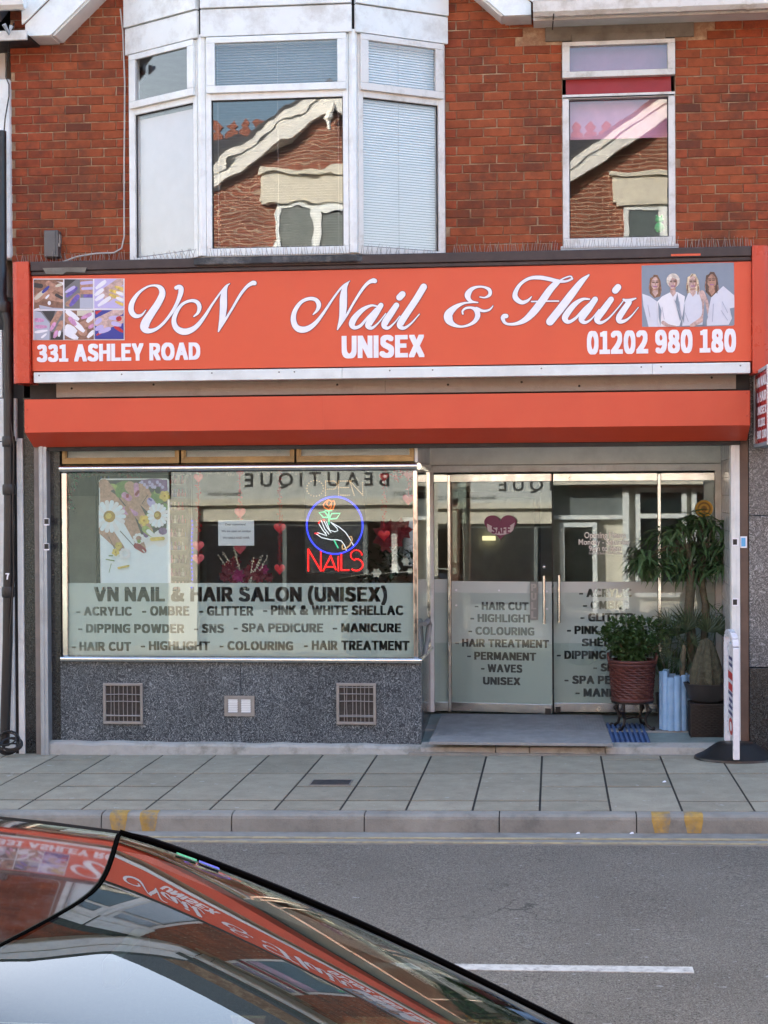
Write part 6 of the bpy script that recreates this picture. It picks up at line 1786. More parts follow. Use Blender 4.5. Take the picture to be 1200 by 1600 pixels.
PRD, PBL = flat('sign_red', (.5, .03, .025)), flat('sign_navy', (.03, .04, .16))
on_panel(PRD, circle(.55, .12, .3, .09, 20), .002, 'printed_disc'); on_panel(M_WHITE, circle(.55, .12, .16, .05, 20), .0026, 'printed_disc')
on_panel(PRD, [(.15, .62), (.9, .62), (.9, .70), (.15, .70)], .002, 'printed_band'); on_panel(PRD, [(.2, .5), (.85, .5), (.85, .58), (.2, .58)], .002, 'printed_band')
for k, zz_ in enumerate((.24, .31, .38, .45, .76, .83)):
    on_panel(PBL, [(.18 + .05 * (k % 3), zz_), (.86 - .04 * (k % 2), zz_), (.86 - .04 * (k % 2), zz_ + .035), (.18 + .05 * (k % 3), zz_ + .035)], .002, 'printed_band')
# grab rail inside the return window: grey curved handle against the left side post
q = MB(); q.tube([P(664, 975, .25), P(669, 970, .35), P(671, 976, .40), P(668, 1000, .38), P(664, 1022, .3)], [.022, .026, .026, .022, .016], 8)
q.build('rolled_mat', M_RUBBERMAT, label='grey strip leaning in the corner between the window return and the white door post', cat='strip', smooth=True)

# ------------------------------------------------------------------ inside the shop and in its window
rm = MB()
rm.box(-4.3, 1.7, 5.0, 5.05, 0, 2.72); rm.box(-4.3, 1.7, .3, 5.0, -.02, .14)
rm.build('shop_interior_wall', M_ROOM, shop)
q = MB(); q.box(XW0 + .03, XW1 - .05, YS + .06, YS + .62, Zsill1 - .16, Zsill1 - .1); q.build('display_shelf', M_WHITEPAINT, shop)
q = MB(); q.box(XW0 - .02, XW1 + .02, YS + .13, YS + .2, .0, Zsill1 - .16); q.build('riser_back', M_ROOMDARK, shop)
yd = .1
# the flower and fingers poster
YPo = YS + .045
po = empty('poster', P(211, 912, YPo), 'tall poster of fingers with daisies standing in the shop window', 'poster')
pp = Print(YPo, 150, 740, 1067 / 120, po)
rr = lambda x0, y0, x1, y1, r: [(x0 + r, y0), (x1 - r, y0), (x1 - r * .3, y0 + r * .3), (x1, y0 + r), (x1 + 25, y1 - r), (x1 + 20, y1 - r * .3), (x1 + 18 - r, y1), (x0 + 22 + r, y1 + 15), (x0 + 24, y1 + 8), (x0, y0 + r)]
a = RECT(155, 747, 266, 913, YPo)
link('poster_board', fill_mesh(px_print([rr(40, 68, 1015, 1535, 34)], YPo, 150, 740, 1067 / 120), XZ(0, YPo + .003, 0), .006, 'poster_board'), PR['white'], po)
pp.clip = (42, 70, 1034, 1545)
SKP = pflat('poster_skin', (.50, .29, .22))
pp.add(PR['sky'], rr(54, 84, 1000, 1525, 28))
pp.add(PR['dark'], [(54, 90), (990, 84), (1000, 400), (980, 760), (800, 840), (560, 900), (420, 700), (300, 420), (60, 380)])
pp.add(PR['green'], circle(420, 250, 200, 150, 20), circle(860, 330, 130, 90, 16), circle(760, 640, 90, 120, 14))
pp.add(PR['leaf'], circle(220, 200, 90, 60), circle(270, 290, 70, 50), circle(640, 380, 60, 50), circle(860, 270, 60, 60)); pp.add(PR['purple'], circle(800, 130, 190, 60, 20), circle(880, 160, 110, 60))
pp.add(PR['lilac'], *[circle(620 + 34 * k, 130 + 30 * (k % 3), 26, 20, 8) for k in range(9)])
pp.add(PR['white'], cap(640, 1000, 900, 860, 120), circle(900, 900, 110, 120))
pp.add(SKP, cap(110, 150, 330, 420, 150), [(54, 90), (150, 150), (400, 420), (420, 560), (60, 420)], cap(470, 180, 740, 470, 150, 120), cap(640, 210, 780, 420, 170, 110), cap(360, 420, 640, 1030, 210, 110), cap(110, 760, 350, 1040, 190, 100), cap(480, 360, 740, 800, 170, 110))
pp.add(PR['purple'], circle(930, 210, 70, 90), [(620, 84), (990, 84), (990, 130), (900, 190), (640, 130)], circle(930, 800, 60, 50), circle(700, 830, 40, 60)); pp.add(PR['dark'], cap(330, 350, 620, 700, 16, 8), cap(640, 420, 720, 300, 10), cap(180, 880, 260, 1040, 10, 6), cap(340, 800, 560, 1040, 12, 6), [(200, 240), (330, 330), (300, 290), (250, 220)], circle(860, 230, 40, 50)); pp.add(PR['green'], circle(330, 250, 60, 90), circle(820, 330, 60, 50), circle(960, 470, 40, 60)); pp.add(PR['lilac'], *[circle(640 + 36 * k, 120 + 34 * (k % 3), 22, 26, 8) for k in range(9)])
pp.add(PR['pink'], cap(400, 300, 460, 340, 90), cap(560, 160, 570, 290, 70)); pp.add(PR['crimson'], cap(440, 300, 440, 320, 40), cap(590, 250, 560, 290, 40))
pp.add(PR['pink'], cap(420, 510, 560, 560, 110, 60)); pp.add(SK1, cap(430, 480, 520, 620, 60))
pp.add(PR['lilac'], coffin(745, 365, 815, 470, 100)); pp.add(PR['violet'], cap(740, 350, 770, 370, 26)); pp.add(PR['crimson'], cap(570, 1000, 670, 1070, 90, 70)); pp.add(PR['white'], cap(650, 1055, 680, 1090, 12))
pp.add(PR['leaf'], cap(690, 770, 770, 840, 100, 80)); pp.add(PR['white'], cap(730, 800, 780, 845, 60))


def daisy(cx, cy, r, n, rc, sq=1.):
    for k in range(n):
        a = 2 * math.pi * k / n
        x1, y1 = cx + r * sq * math.cos(a), cy + r * math.sin(a)
        pp.add(PR['white'] if k % 2 else PR['sky'], cap(cx + rc * .8 * sq * math.cos(a), cy + rc * .8 * math.sin(a), x1, y1, r * .26, r * .30))
    pp.add(PR['gold'], circle(cx, cy, rc * sq, rc, 18)); pp.add(PR['yellow'], circle(cx - rc * .15, cy - rc * .1, rc * .55 * sq, rc * .5, 14))


daisy(190, 595, 200, 18, 82); daisy(860, 580, 150, 18, 60, .85)
for cx, cy, r in ((670, 650, 70), (960, 310, 70), (320, 1000, 48), (280, 1090, 50)):
    pp.add(PR['yellow'], *[circle(cx + r * .62 * math.cos(a), cy + r * .62 * math.sin(a), r * .5, r * .5, 10) for a in [2 * math.pi * k / 5 + .3 for k in range(5)]]); pp.add(PR['gold'], circle(cx, cy, r * .22))
pp.add(PR['white'], *[circle(600 + 60 * math.cos(a), 900 + 55 * math.sin(a), 26, 22, 8) for a in [2 * math.pi * k / 9 for k in range(9)]], *[circle(410 + 60 * math.cos(a), 1110 + 60 * math.sin(a), 26, 22, 8) for a in [2 * math.pi * k / 9 for k in range(9)]])
pp.add(PR['leaf'], circle(605, 940, 26)); pp.add(PR['green'], cap(150, 1190, 260, 1210, 16), cap(220, 1250, 190, 1370, 8), cap(190, 1140, 240, 1140, 16)); pp.add(PR['yellow'], cap(320, 1310, 460, 1280, 30), cap(780, 910, 940, 900, 50))
pp.done('photo_print')
# notice
YN = YS + .036
no = empty('notice', P(369, 852, YN), 'small white paper notice taped inside the shop window glass', 'notice')
a = RECT(341, 813, 397, 852.5, YN)
q = MB(); q.box(a[0], a[1], YN, YN + .001, a[2], a[3]); q.build('paper', PR['white'], no)
M_INK = flat('notice_ink', (.10, .10, .13))
for tx, r4 in (("Dear customers!", (352, 817.5, 384, 821)), ("We are open on sundays", (346, 828, 392, 832.5)), ("VN NAILS AND HAIR", (348, 838.5, 390, 842))):
    b = RECT(*r4, YN)
    link('lettering', font_loops_mesh(tx, b[1] - b[0], b[3] - b[2], XZ(b[0], YN - .0008, b[2]), .012), M_INK, no)
# LED sign -----------------------------------------------------------------
YLED = YS + .075
led = empty('led_sign', P(523, 895, YLED), 'lit LED sign reading open and nails around a hand holding a rose', 'sign')
a = RECT(476, 735, 571, 896, YLED)
q = MB(); q.box(a[0], a[1], YLED + .012, YLED + .017, a[2], a[3]); q.build('backing_panel', M_BLACKPLASTIC, led)
L_RED, L_BLUE, L_AMB, L_WHITE, L_GREEN, L_ORANGE = emit('led_red', (1, .015, .012), .42, (.2, 0, 0)), emit('led_blue', (.03, .05, 1), .40, (.02, .02, .2)), emit('led_amber', (1, .55, .25), .12, (.3, .2, .1)), emit('led_white', (.9, .9, 1), .22, (.5, .5, .5)), emit('led_green', (.08, .75, .4), .2, (.05, .3, .15)), emit('led_orange', (1, .22, .05), .22, (.3, .1, .03))
sc = (YLED + CAM_D) / FPX


def led_pt(x, y): return P(460 + x / 6, 720 + y / 6, YLED)


def dots(lines, step, r, m, name):
    b = MB()
    for l in lines:
        q = [np.array(p, float) for p in l]
        for s0, s1 in zip(q[:-1], q[1:]):
            n = max(1, int(np.hypot(*(s1 - s0)) / step))
            for k in range(n):
                p = led_pt(*(s0 + (s1 - s0) * k / n)); b.ball((p.x, p.y, p.z), r, 6, 4)
    b.build(name, m, led)


arc = lambda cx, cy, rx, ry, a0, a1, n=12: [(cx + rx * math.cos(math.radians(a0 + (a1 - a0) * k / n)), cy + ry * math.sin(math.radians(a0 + (a1 - a0) * k / n))) for k in range(n + 1)]
dots([arc(195, 258, 78, 74, 0, 360, 18), [(292, 325), (292, 190), (360, 190)] + arc(365, 228, 35, 38, -90, 90, 8) + [(292, 266)], [(530, 190), (414, 190), (414, 322), (530, 322)], [(414, 250), (525, 250)], [(560, 322), (520, 190), (640, 322), (640, 190)]], 15, .0048, L_AMB, 'open_letters')
b = MB()
q2 = []
dots([[(130, 1030), (130, 830), (248, 1030), (248, 840)], [(270, 1030), (340, 890), (392, 1030)], [(290, 995), (380, 995)], [(412, 1030), (412, 890)], [(440, 875), (440, 1025), (520, 1025)],
      [(632, 880)] + arc(580, 885, 52, 48, -20, -250, 10) + arc(580, 975, 62, 55, -95, 140, 10)], 11, .0078, L_RED, 'nails_letters')


def neon(lines, r, m, name):
    b = MB()
    for l in lines: b.tube([led_pt(x, y) + Vector((0, -.003, 0)) for x, y in l], r, 5, closed=False)
    b.build(name, m, led, smooth=True)


neon([arc(378, 605, 262, 268, 0, 360, 48)], .0072, L_BLUE, 'blue_ring')
neon([[(282, 440), (272, 410), (292, 385), (320, 365), (345, 380), (372, 375), (380, 405), (362, 455), (320, 460), (282, 440)], [(300, 400), (322, 430), (348, 395)], [(322, 365), (300, 400)], [(350, 385), (345, 430), (330, 455)]], .0052, L_ORANGE, 'rose')
neon([[(285, 462), (320, 470), (355, 465)], [(322, 470), (324, 600)], [(322, 530), (270, 530), (232, 485), (285, 478), (318, 520)], [(330, 540), (350, 495), (430, 492), (395, 540), (335, 545)], [(370, 740), (410, 820)]], .0062, L_GREEN, 'stem')
neon([[(200, 680), (255, 720), (345, 740), (400, 740), (440, 750), (470, 790), (490, 845)], [(215, 672), (270, 690), (305, 705), (290, 670)], [(230, 590), (260, 640), (300, 695)], [(252, 560), (285, 640), (325, 690)], [(275, 560), (310, 630), (345, 675)], [(300, 570), (330, 650), (380, 665), (408, 655), (398, 630), (340, 575)], [(340, 575), (420, 620), (480, 670), (520, 730), (555, 795)]], .0038, L_WHITE, 'hand')
neon([[(225, 590), (245, 560)], [(270, 550), (285, 565)], [(190, 680), (225, 682)]], .006, L_RED, 'fingernails')
neon([[(510, 715), (535, 710), (542, 735), (520, 790), (480, 825), (450, 828), (448, 800), (462, 780)]], .0062, L_AMB, 'bracelet')
for px in (490, 556):
    q = MB(); c0 = P(px, 735, YLED); q.tube([c0, c0 + Vector((0, .0, .12))], .0015, 4); q.build('hanging_wire', M_CABLE, led)
# heart garlands
M_HG = mat('red_foil', (.60, .02, .035), .3, .2, var=.2)
M_HG2 = mat('pink_foil', (.70, .10, .13), .4)
rg = random.Random(6)


def heart3(mb, c, s, yaw=0.):
    v = [(c.x + x * s * math.cos(yaw), c.y + x * s * math.sin(yaw), c.z + z * s) for x, z in [(a_ / 17, b_ / 17) for a_, b_ in hl]]
    n = len(v)
    mb.add(v + [(c.x, c.y - s * .22, c.z), (c.x, c.y + s * .22, c.z)], [(i, (i + 1) % n, n) for i in range(n)] + [((i + 1) % n, i, n + 1) for i in range(n)])


for gi, (px, y, hs, l) in enumerate(((310, .0, (746, 853, 873), 'heart garland hanging behind the string of blue lights'), (375, .02, (738, 801, 857), 'heart garland hanging behind the white paper notice'), (437, .01, (825, 889), 'heart garland hanging between the paper notice and the LED sign'), (600, .03, (745, 836), 'heart garland hanging just right of the LED sign'), (638, .05, (742, 780), 'short heart garland at the right end of the shop window'))):
    g = empty('heart_garland', P(px, 735, y), 'red foil ' + l, 'garland', 'heart garlands in the shop window')
    lo = max(hs)
    q = MB(); q.tube([P(px, 730, y), P(px, lo, y)], .0015, 4); q.build('string', M_HG, g)
    t_ = MB()
    for py in np.arange(732, lo, 1.1):
        if gi == 0 and py > 800 and py < 850: pass
        p = P(px + rg.uniform(-3.5, 3.5), py, y + rg.uniform(-.015, .015)); d = Vector((rg.uniform(-1, 1), rg.uniform(-1, 1), rg.uniform(-1, 1))) * .02
        t_.add([p, p + d, p + Vector((.006, 0, .008))], [(0, 1, 2)])
    o = t_.build('tinsel', M_HG2 if gi in (1, 4) else M_HG, g); o['kind'] = 'stuff'
    for py in hs:
        q = MB(); heart3(q, P(px, py, y - .01), .056 if py > 760 else .045, rg.uniform(-.5, .5)); q.build('heart', M_HG if gi in (2, 3) else M_HG2, g, smooth=True)
# string of blue lights
ls = empty('light_string', P(300, 735, .05), 'vertical string of tiny blue lights in the shop window', 'string lights')
q = MB(); q.tube([P(300, 735, .05), P(301, 820, .05), P(300, 925, .05)], .002, 4); q.build('wire', M_BLACKPLASTIC, ls)
b = MB(); me = MB().ball((0, 0, 0), .0075, 6, 5).mesh('bulb'); me.materials.append(L_BLUE)
for k in range(18):
    o = link('bulb', me, None, ls); o.matrix_basis = Matrix.Translation(P(300 + .7 * math.sin(k), 814 + 6.1 * k, .042))
# tinsel along the top left corner
tn = MB(); tg = MB(); tp = MB()
for k in range(900):
    u = rg.random()
    base_ = (108 + u * 110, 738 + 5 * math.sin(u * 9)) if k < 520 else (112 + 6 * math.sin(u * 7), 738 + u * 60)
    p = P(base_[0] + rg.uniform(-3, 3), base_[1] + rg.uniform(-4, 5), -.03 + rg.uniform(-.03, .03)); d = Vector((rg.uniform(-1, 1), rg.uniform(-.6, .6), rg.uniform(-1, 1))) * .028
    (tn, tg, tp)[0 if k % 10 < 7 else (1 if k % 3 else 2)].add([p, p + d, p + Vector((.006, 0, .006))], [(0, 1, 2)])
tr_ = empty('tinsel_garland', P(160, 738, -.03), 'dark tinsel garland with green glints along the top left corner of the shop window', 'garland')
o = tn.build('tinsel', mat('dark_tinsel', (.03, .025, .025), .4, .3), tr_); o['kind'] = 'stuff'
o = tg.build('green_tinsel', mat('green_tinsel', (.05, .38, .2), .3, .3), tr_); o['kind'] = 'stuff'
o = tp.build('red_tinsel', mat('red_tinsel', (.4, .06, .08), .3, .3), tr_); o['kind'] = 'stuff'
# silvery tinsel along the rest of the window head
tn = MB()
for k in range(700):
    p = P(275 + rg.random() * 310, 737 + rg.uniform(-3, 6), .0 + rg.uniform(-.02, .02)); d = Vector((rg.uniform(-1, 1), rg.uniform(-.6, .6), rg.uniform(-1, 1))) * .02
    tn.add([p, p + d, p + Vector((.004, 0, .004))], [(0, 1, 2)])
o = tn.build('tinsel_garland', mat('silver_tinsel', (.6, .52, .45), .3, .4), label='pale silvery tinsel strung along the head of the shop window', cat='garland'); 
# bouquet of dark red flowers with beaded gold twigs
ZSH = Zsill1 - .1
M_GOLDTW = mat('gold_twig', (.45, .3, .12), .4, .5)
M_BEAD = mat('pale_bead', (.8, .74, .6), .3)


def flower(mb, c, r, n, cup=.4, layers=3):
    for L in range(layers):
        for k in range(n):
            a = 2 * math.pi * k / n + L * .4 + rg.uniform(-.1, .1)
            rr_ = r * (1 - .25 * L)
            d = Vector((math.cos(a), 0, math.sin(a)))
            s = Vector((-math.sin(a), 0, math.cos(a))) * rr_ * .28
            out = Vector((0, -rr_ * (cup * .6 + .35 * L), 0))
            p0, p1, p2 = c + Vector((0, -.004 * L, 0)), c + d * rr_ * .6 + out * .6, c + d * rr_ + out
            mb.add([p0, p1 - s, p2, p1 + s], [(0, 1, 2, 3)])


bq = empty('flower_bouquet', P(385, 905, .16), 'dark red flower bouquet with beaded gold twigs in the window below the notice', 'flowers')
v0 = P(385, 930, .16)
q = MB(); q.lathe([(.06, ZSH - v0.z), (.09, .02), (.08, .05)], 18, (v0.x, .16, v0.z)); q.build('vase', M_BLACKPLASTIC, bq, smooth=True)
M_DARKRED, M_MAG = mat('dark_red_petal', (.17, .008, .018), .6, var=.3, vscale=30), mat('magenta_petal', (.32, .02, .12), .6, var=.3, vscale=30)
for k, (px, py, r) in enumerate(((358, 888, .075), (352, 900, .06), (368, 878, .06), (372, 900, .07), (391, 893, .07), (398, 880, .055), (404, 900, .07), (412, 890, .055), (384, 905, .06), (365, 908, .05), (420, 902, .05))):
    q = MB(); flower(q, P(px, py, .12 + .02 * (k % 3)), r, 7); q.build('bloom', M_MAG if k % 4 == 3 else M_DARKRED, bq)
for px, py in ((342, 868), (348, 862), (365, 856), (367, 860), (410, 868), (404, 876), (396, 872), (352, 866), (392, 902), (418, 870)):
    q = MB(); c0 = P(px, py, .1); q.tube([v0 + Vector((0, 0, .03)), (v0 * .4 + c0 * .6), c0], .0025, 4)
    for k in range(8): q.ball(tuple((v0 * .4 + c0 * .6).lerp(c0, k / 7) + Vector((rg.uniform(-.012, .012), -.01, rg.uniform(-.01, .01)))), .0065, 6, 4)
    q.build('gold_twig', M_BEAD, bq)
# white roses and poinsettia, at the right
rsx = empty('rose_arrangement', P(600, 905, .2), 'arrangement of white roses under a big dark red poinsettia right of the LED sign', 'flowers')
v0 = P(605, 930, .2)
q = MB(); q.lathe([(.07, ZSH - v0.z), (.10, .03), (.09, .05)], 18, (v0.x, .2, v0.z)); q.build('vase', M_BLACKPLASTIC, rsx, smooth=True)
q = MB(); flower(q, P(608, 838, .16), .15, 9, .25); flower(q, P(626, 828, .18), .11, 8, .25); q.build('poinsettia', mat('poinsettia_petal', (.20, .012, .02), .6, var=.3, vscale=30), rsx)
M_ROSEW = mat('white_petal', (.78, .76, .66), .6, var=.1, vscale=30)
for px, py, r in ((589, 895, .055), (618, 888, .058), (572, 893, .035), (634, 877, .045), (641, 892, .035)):
    c0 = P(px, py, .1); q = MB(); q.ball(tuple(c0), r * .7, 9, 6, (1, .8, .8)); flower(q, c0 + Vector((0, -r * .45, 0)), r * .85, 6, .5, 4); q.build('rose', M_ROSEW, rsx)
lfb = MB()
for k in range(150):
    p = P(rg.uniform(560, 645), rg.uniform(858, 925), rg.uniform(.12, .3)); v, f = leaf(rg.uniform(.05, .10), rg.uniform(.025, .045), .3)
    d = Vector((rg.uniform(-1, 1), rg.uniform(-.7, .3), rg.uniform(-.2, 1))).normalized()
    lfb.add([p + d.to_track_quat('X', 'Z').to_matrix() @ Vector(x) for x in v], f)
o = lfb.build('foliage', mat('dark_foliage', (.03, .055, .03), .5, var=.4, vscale=20), rsx); o['kind'] = 'stuff'
q = MB()
for k in range(34):
    p = P(rg.uniform(600, 645), rg.uniform(848, 885), rg.uniform(.14, .26)); q.tube([p, p + Vector((rg.uniform(-.05, .05), 0, rg.uniform(-.06, .06))), p + Vector((rg.uniform(-.09, .09), 0, rg.uniform(-.09, .09)))], .0028, 3)
q.build('silver_sprig', mat('silver_sprig', (.38, .40, .40), .6), rsx)
tw2 = MB()
q = MB(); q.lathe([(.055, 0), (.055, .42)], 14, P(640, 884, .34)); q.build('pale_column', PR['white'], rsx, smooth=True)
# red ribbon scraps top right
q = MB()
for k in range(60):
    p = P(rg.uniform(612, 646), rg.uniform(736, 748), .06); d = Vector((rg.uniform(-1, 1), rg.uniform(-.5, .5), rg.uniform(-1, 1))) * .05; q.add([p, p + d, p + d * .4 + Vector((.012, 0, .012))], [(0, 1, 2)])
q.build('red_tinsel_bunch', M_HG, label='bunch of red tinsel in the top right corner of the shop window', cat='garland')
# nail polish shelf behind the poster
psx = empty('polish_shelf', P(222, 925, .45), 'dark shelf unit of nail polish bottles partly hidden by the flower poster', 'shelf')
xa, xb = P(150, 850, .5).x, P(294, 850, .5).x
za, zc = P(222, 925, .5).z, P(222, 742, .5).z
q = MB(); q.box(xa, xb, .62, .64, za, zc); q.box(xa, xa + .02, .5, .62, za, zc); q.box(xb - .02, xb, .5, .62, za, zc); q.build('carcass', M_DARK, psx)
me = MB().lathe([(.014, 0), (.014, .035), (.006, .04), (.007, .07)], 8).mesh('polish_bottle')
cols = [flat('polish_%s' % n, c) for n, c in (('red', (.4, .03, .05)), ('pink', (.55, .2, .3)), ('nude', (.5, .35, .3)), ('plum', (.12, .03, .1)), ('blue', (.08, .1, .35)), ('white', (.6, .6, .6)))]
for c_ in cols: pass
bmes = []
for c_ in cols:
    m2 = me.copy(); m2.materials.append(c_); bmes.append(m2)
for k in range(9):
    z = za + .02 + (zc - za - .1) * k / 8
    q = MB(); q.box(xa + .02, xb - .02, .5, .62, z - .01, z); q.build('shelf_board', M_ROOMDARK, psx)
    for x in list(np.arange(xa + .04, xa + .13, .034)) + list(np.arange(xb - .16, xb - .02, .034)):
        o = bpy.data.objects.new('polish_bottle', rg.choice(bmes)); COL.objects.link(o); o.location = (x, .54, z + .001)
        cn = o.data.materials[0].name.split('_')[-1]; props(o, 'little %s nail polish bottle standing on the dark shelf behind the poster' % cn, 'nail polish', '%s nail polish bottles on the dark shelf' % cn)
# interior pieces dimly seen
M_PALE = mat('pale_panel', (.42, .43, .40), .6)
q = MB(); q.box(P(108, 830, .6).x, P(150, 830, .6).x, .6, .66, .14, P(120, 775, .6).z); q.build('side_cabinet', M_PALE, label='pale grey panel added to stand for a reflection at the left end of the window', cat='reflection panel', bevel=.004)  # added panel, its pale colour stands in for a reflection in the glass
for k, (x, y, l) in enumerate(((-3.0, 2.6, 'manicure table deep inside the shop behind the flower poster'), (-1.9, 3.0, 'manicure table deep inside the shop behind the LED sign'))):
    t_ = empty('manicure_table', (x, y, .14), l, 'table', 'manicure tables inside the shop')
    q = MB(); q.box(x - .5, x + .5, y - .25, y + .25, .86, .9); q.build('tabletop', M_PALE, t_, bevel=.005)
    for sx in (-.44, .44):
        q = MB(); q.box(x + sx - .03, x + sx + .03, y - .2, y + .2, .14, .86); q.build('leg', M_ROOMDARK, t_)
cnt = empty('reception_desk', (-.4, 3.4, .14), 'dark reception desk inside behind the left glass door', 'desk')
q = MB(); q.box(-.95, .3, 3.2, 3.7, .14, 1.15); q.build('front_panel', M_ROOMDARK, cnt); q = MB(); q.box(-1.0, .35, 3.15, 3.75, 1.15, 1.2); q.build('desk_top', M_PALE, cnt)
dorf = empty('inner_door', (-.62, 4.98, .14), 'closed panelled door at the back of the salon', 'door')
q = MB(); q.frame(-1.1, -.15, .14, 2.2, .07, 4.95, 4.995); q.build('door_frame', M_ROOMDARK, dorf)
q = MB(); q.box(-1.03, -.22, 4.97, 4.99, .15, 2.13); q.build('door_leaf', M_PALE, dorf)
ex = empty('exit_sign', (-.75, 4.9, 2.0), 'small pale lit box sign over the inner door', 'sign')
a_ = P(764, 841, 4.9)
q = MB(); q.box(a_.x - .075, a_.x + .075, 4.88, 4.93, a_.z - .025, a_.z + .025); q.build('sign_box', emit('lit_box', (.8, .65, .35), .35), ex)

# ------------------------------------------------------------------ the other side of the street (seen in the glass)
YO = -16.0
t = NT('street_brick')
br = t.n('ShaderNodeTexBrick')
for k, v in (('Scale', 1), ('Brick Width', .2255), ('Row Height', .0752), ('Mortar Size', .009)): br.inputs[k].default_value = v
mp = t.n('ShaderNodeMapping'); mp.inputs['Rotation'].default_value = (math.radians(90), 0, 0); t.l(t.P(), mp.inputs['Vector']); t.l(mp.outputs[0], br.inputs['Vector'])
br.inputs['Color1'].default_value = (.20, .068, .042, 1); br.inputs['Color2'].default_value = (.27, .095, .06, 1); br.inputs['Mortar'].default_value = (.40, .29, .21, 1)
M_STBRICK = t.out(t.mix(1, br.outputs['Color'], t.ramp(t.noise(2, 7), [(.3, .7), (.7, 1.15)]), 'MULTIPLY'), .9, spec=.2)
M_CREAM = mat('cream_paint', (.64, .60, .50), .7, var=.08, dirt=.25, dcol=(.35, .3, .22))
M_OPPW = mat('old_white_paint', (.74, .73, .69), .6, var=.08, dirt=.3, dcol=(.35, .31, .25))
M_OPPDARK = mat('dark_shopfront', (.16, .18, .18), .5)
M_OPPG = glass('far_glass', (.6, .65, .66), .2)
M_RIDGE = mat('ridge_tile', (.24, .08, .05), .8)
M_GREYFASCIA = mat('pale_grey_fascia', (.50, .52, .50), .5, var=.05)
YR = YO - 4.2
for gi, gxo in enumerate((-10.2, -3.95, 2.3, 8.55)):
    nm_ = ('second', 'third', 'fourth', 'fifth')[gi]
    o = empty('terrace_house', (gxo, YO, 0), ('brick gabled house across the road, opposite the white left-hand shop', 'brick gabled house across the road above the beauty salon, mirrored in the bay window', 'brick gabled house across the road, mirrored in the right upstairs window', 'brick gabled house across the road, opposite the granite front')[gi], 'building', 'gabled houses across the road')
    x0, x1 = gxo - 3.12, gxo + 3.12
    q = MB(); q.box(x0, x1, YO - 8, YO - .5, -.3, 7.85); q.box(gxo - 2.0, gxo + 2.0, YO - .5, YO, 2.9, 7.9); q.prism([(gxo - 2.0, 7.9), (gxo + 2.0, 7.9), (gxo, 9.1)], YO - .5, YO); q.build('wall', M_STBRICK, o)
    q = MB(); q.prismx([(YO - .42, 7.75), (YR, 9.55), (YO - 8.1, 7.75), (YO - 8.1, 7.87), (YR, 9.67), (YO - .42, 7.87)], x0, x1); q.build('roof', M_SLATE, o)
    for s in (-1, 1):
        q = MB(); q.prism([(gxo + s * 2.15, 7.72), (gxo + s * 2.15, 8.02), (gxo, 9.42), (gxo, 9.12)], YO + .02, YO + .2)
        q.prism([(gxo + s * 2.15, 7.98), (gxo + s * 2.15, 8.12), (gxo, 9.54), (gxo, 9.40)], YO + .0, YO + .225); q.build('bargeboard', M_OPPW, o)
        q = MB(); q.prism([(gxo + s * 2.2, 8.1), (gxo + s * 2.2, 8.2), (gxo, 9.64), (gxo, 9.54)], YO - 3.8, YO + .19); q.build('gable_roof', M_SLATE, o)
    q = MB(); q.lathe([(.05, 0), (.05, .2), (.09, .25), (.05, .32), (.07, .4), (.01, .5)], 8, (gxo, YO + .22, 8.7)); q.build('finial', M_OPPW, o)
    for k in range(21):
        xx = x0 + .15 + k * .297
        q = MB(); q.prism([(xx - .13, 9.63), (xx + .13, 9.63), (xx + .13, 9.74), (xx + .05, 9.78), (xx + .11, 9.86), (xx, 9.97), (xx - .11, 9.86), (xx - .05, 9.78), (xx - .13, 9.74)], YR - .05, YR + .05); q.build('ridge_crest', M_RIDGE, o)
    q = MB(); q.box(gxo - 1.22, gxo + 1.22, YO, YO + .10, 7.5, 7.95); q.box(gxo - 1.28, gxo + 1.28, YO, YO + .16, 7.95, 8.03); q.box(gxo - 1.15, gxo + 1.15, YO, YO + .14, 7.42, 7.5); q.build('window_lintel', M_CREAM, o)
    w_ = empty('window', (gxo, YO, 6)); w_.parent = o; w_.matrix_parent_inverse = wm(o).inverted()
    q = MB(); q.frame(gxo - 1.0, gxo + 1.0, 5.7, 7.42, .09, YO + .0, YO + .07); q.box(gxo - .38, gxo - .28, YO + .0, YO + .07, 5.79, 7.33); q.box(gxo + .28, gxo + .38, YO + .0, YO + .07, 5.79, 7.33); q.frame(gxo - .28, gxo + .28, 6.3, 7.33, .07, YO + .07, YO + .1); q.build('frame', M_UPVC, w_)
    q = MB(); q.box(gxo - .9, gxo + .9, YO + .005, YO + .012, 5.79, 7.33); q.build('pane', M_OPPG, w_)
    q = MB(); q.box(gxo - .9, gxo + .9, YO + .0005, YO + .004, 5.79, 7.33); q.build('curtain', M_PALE, w_)
    q = MB(); q.box(gxo - 1.1, gxo + 1.1, YO, YO + .14, 5.6, 5.7); q.build('sill', M_CREAM, w_)
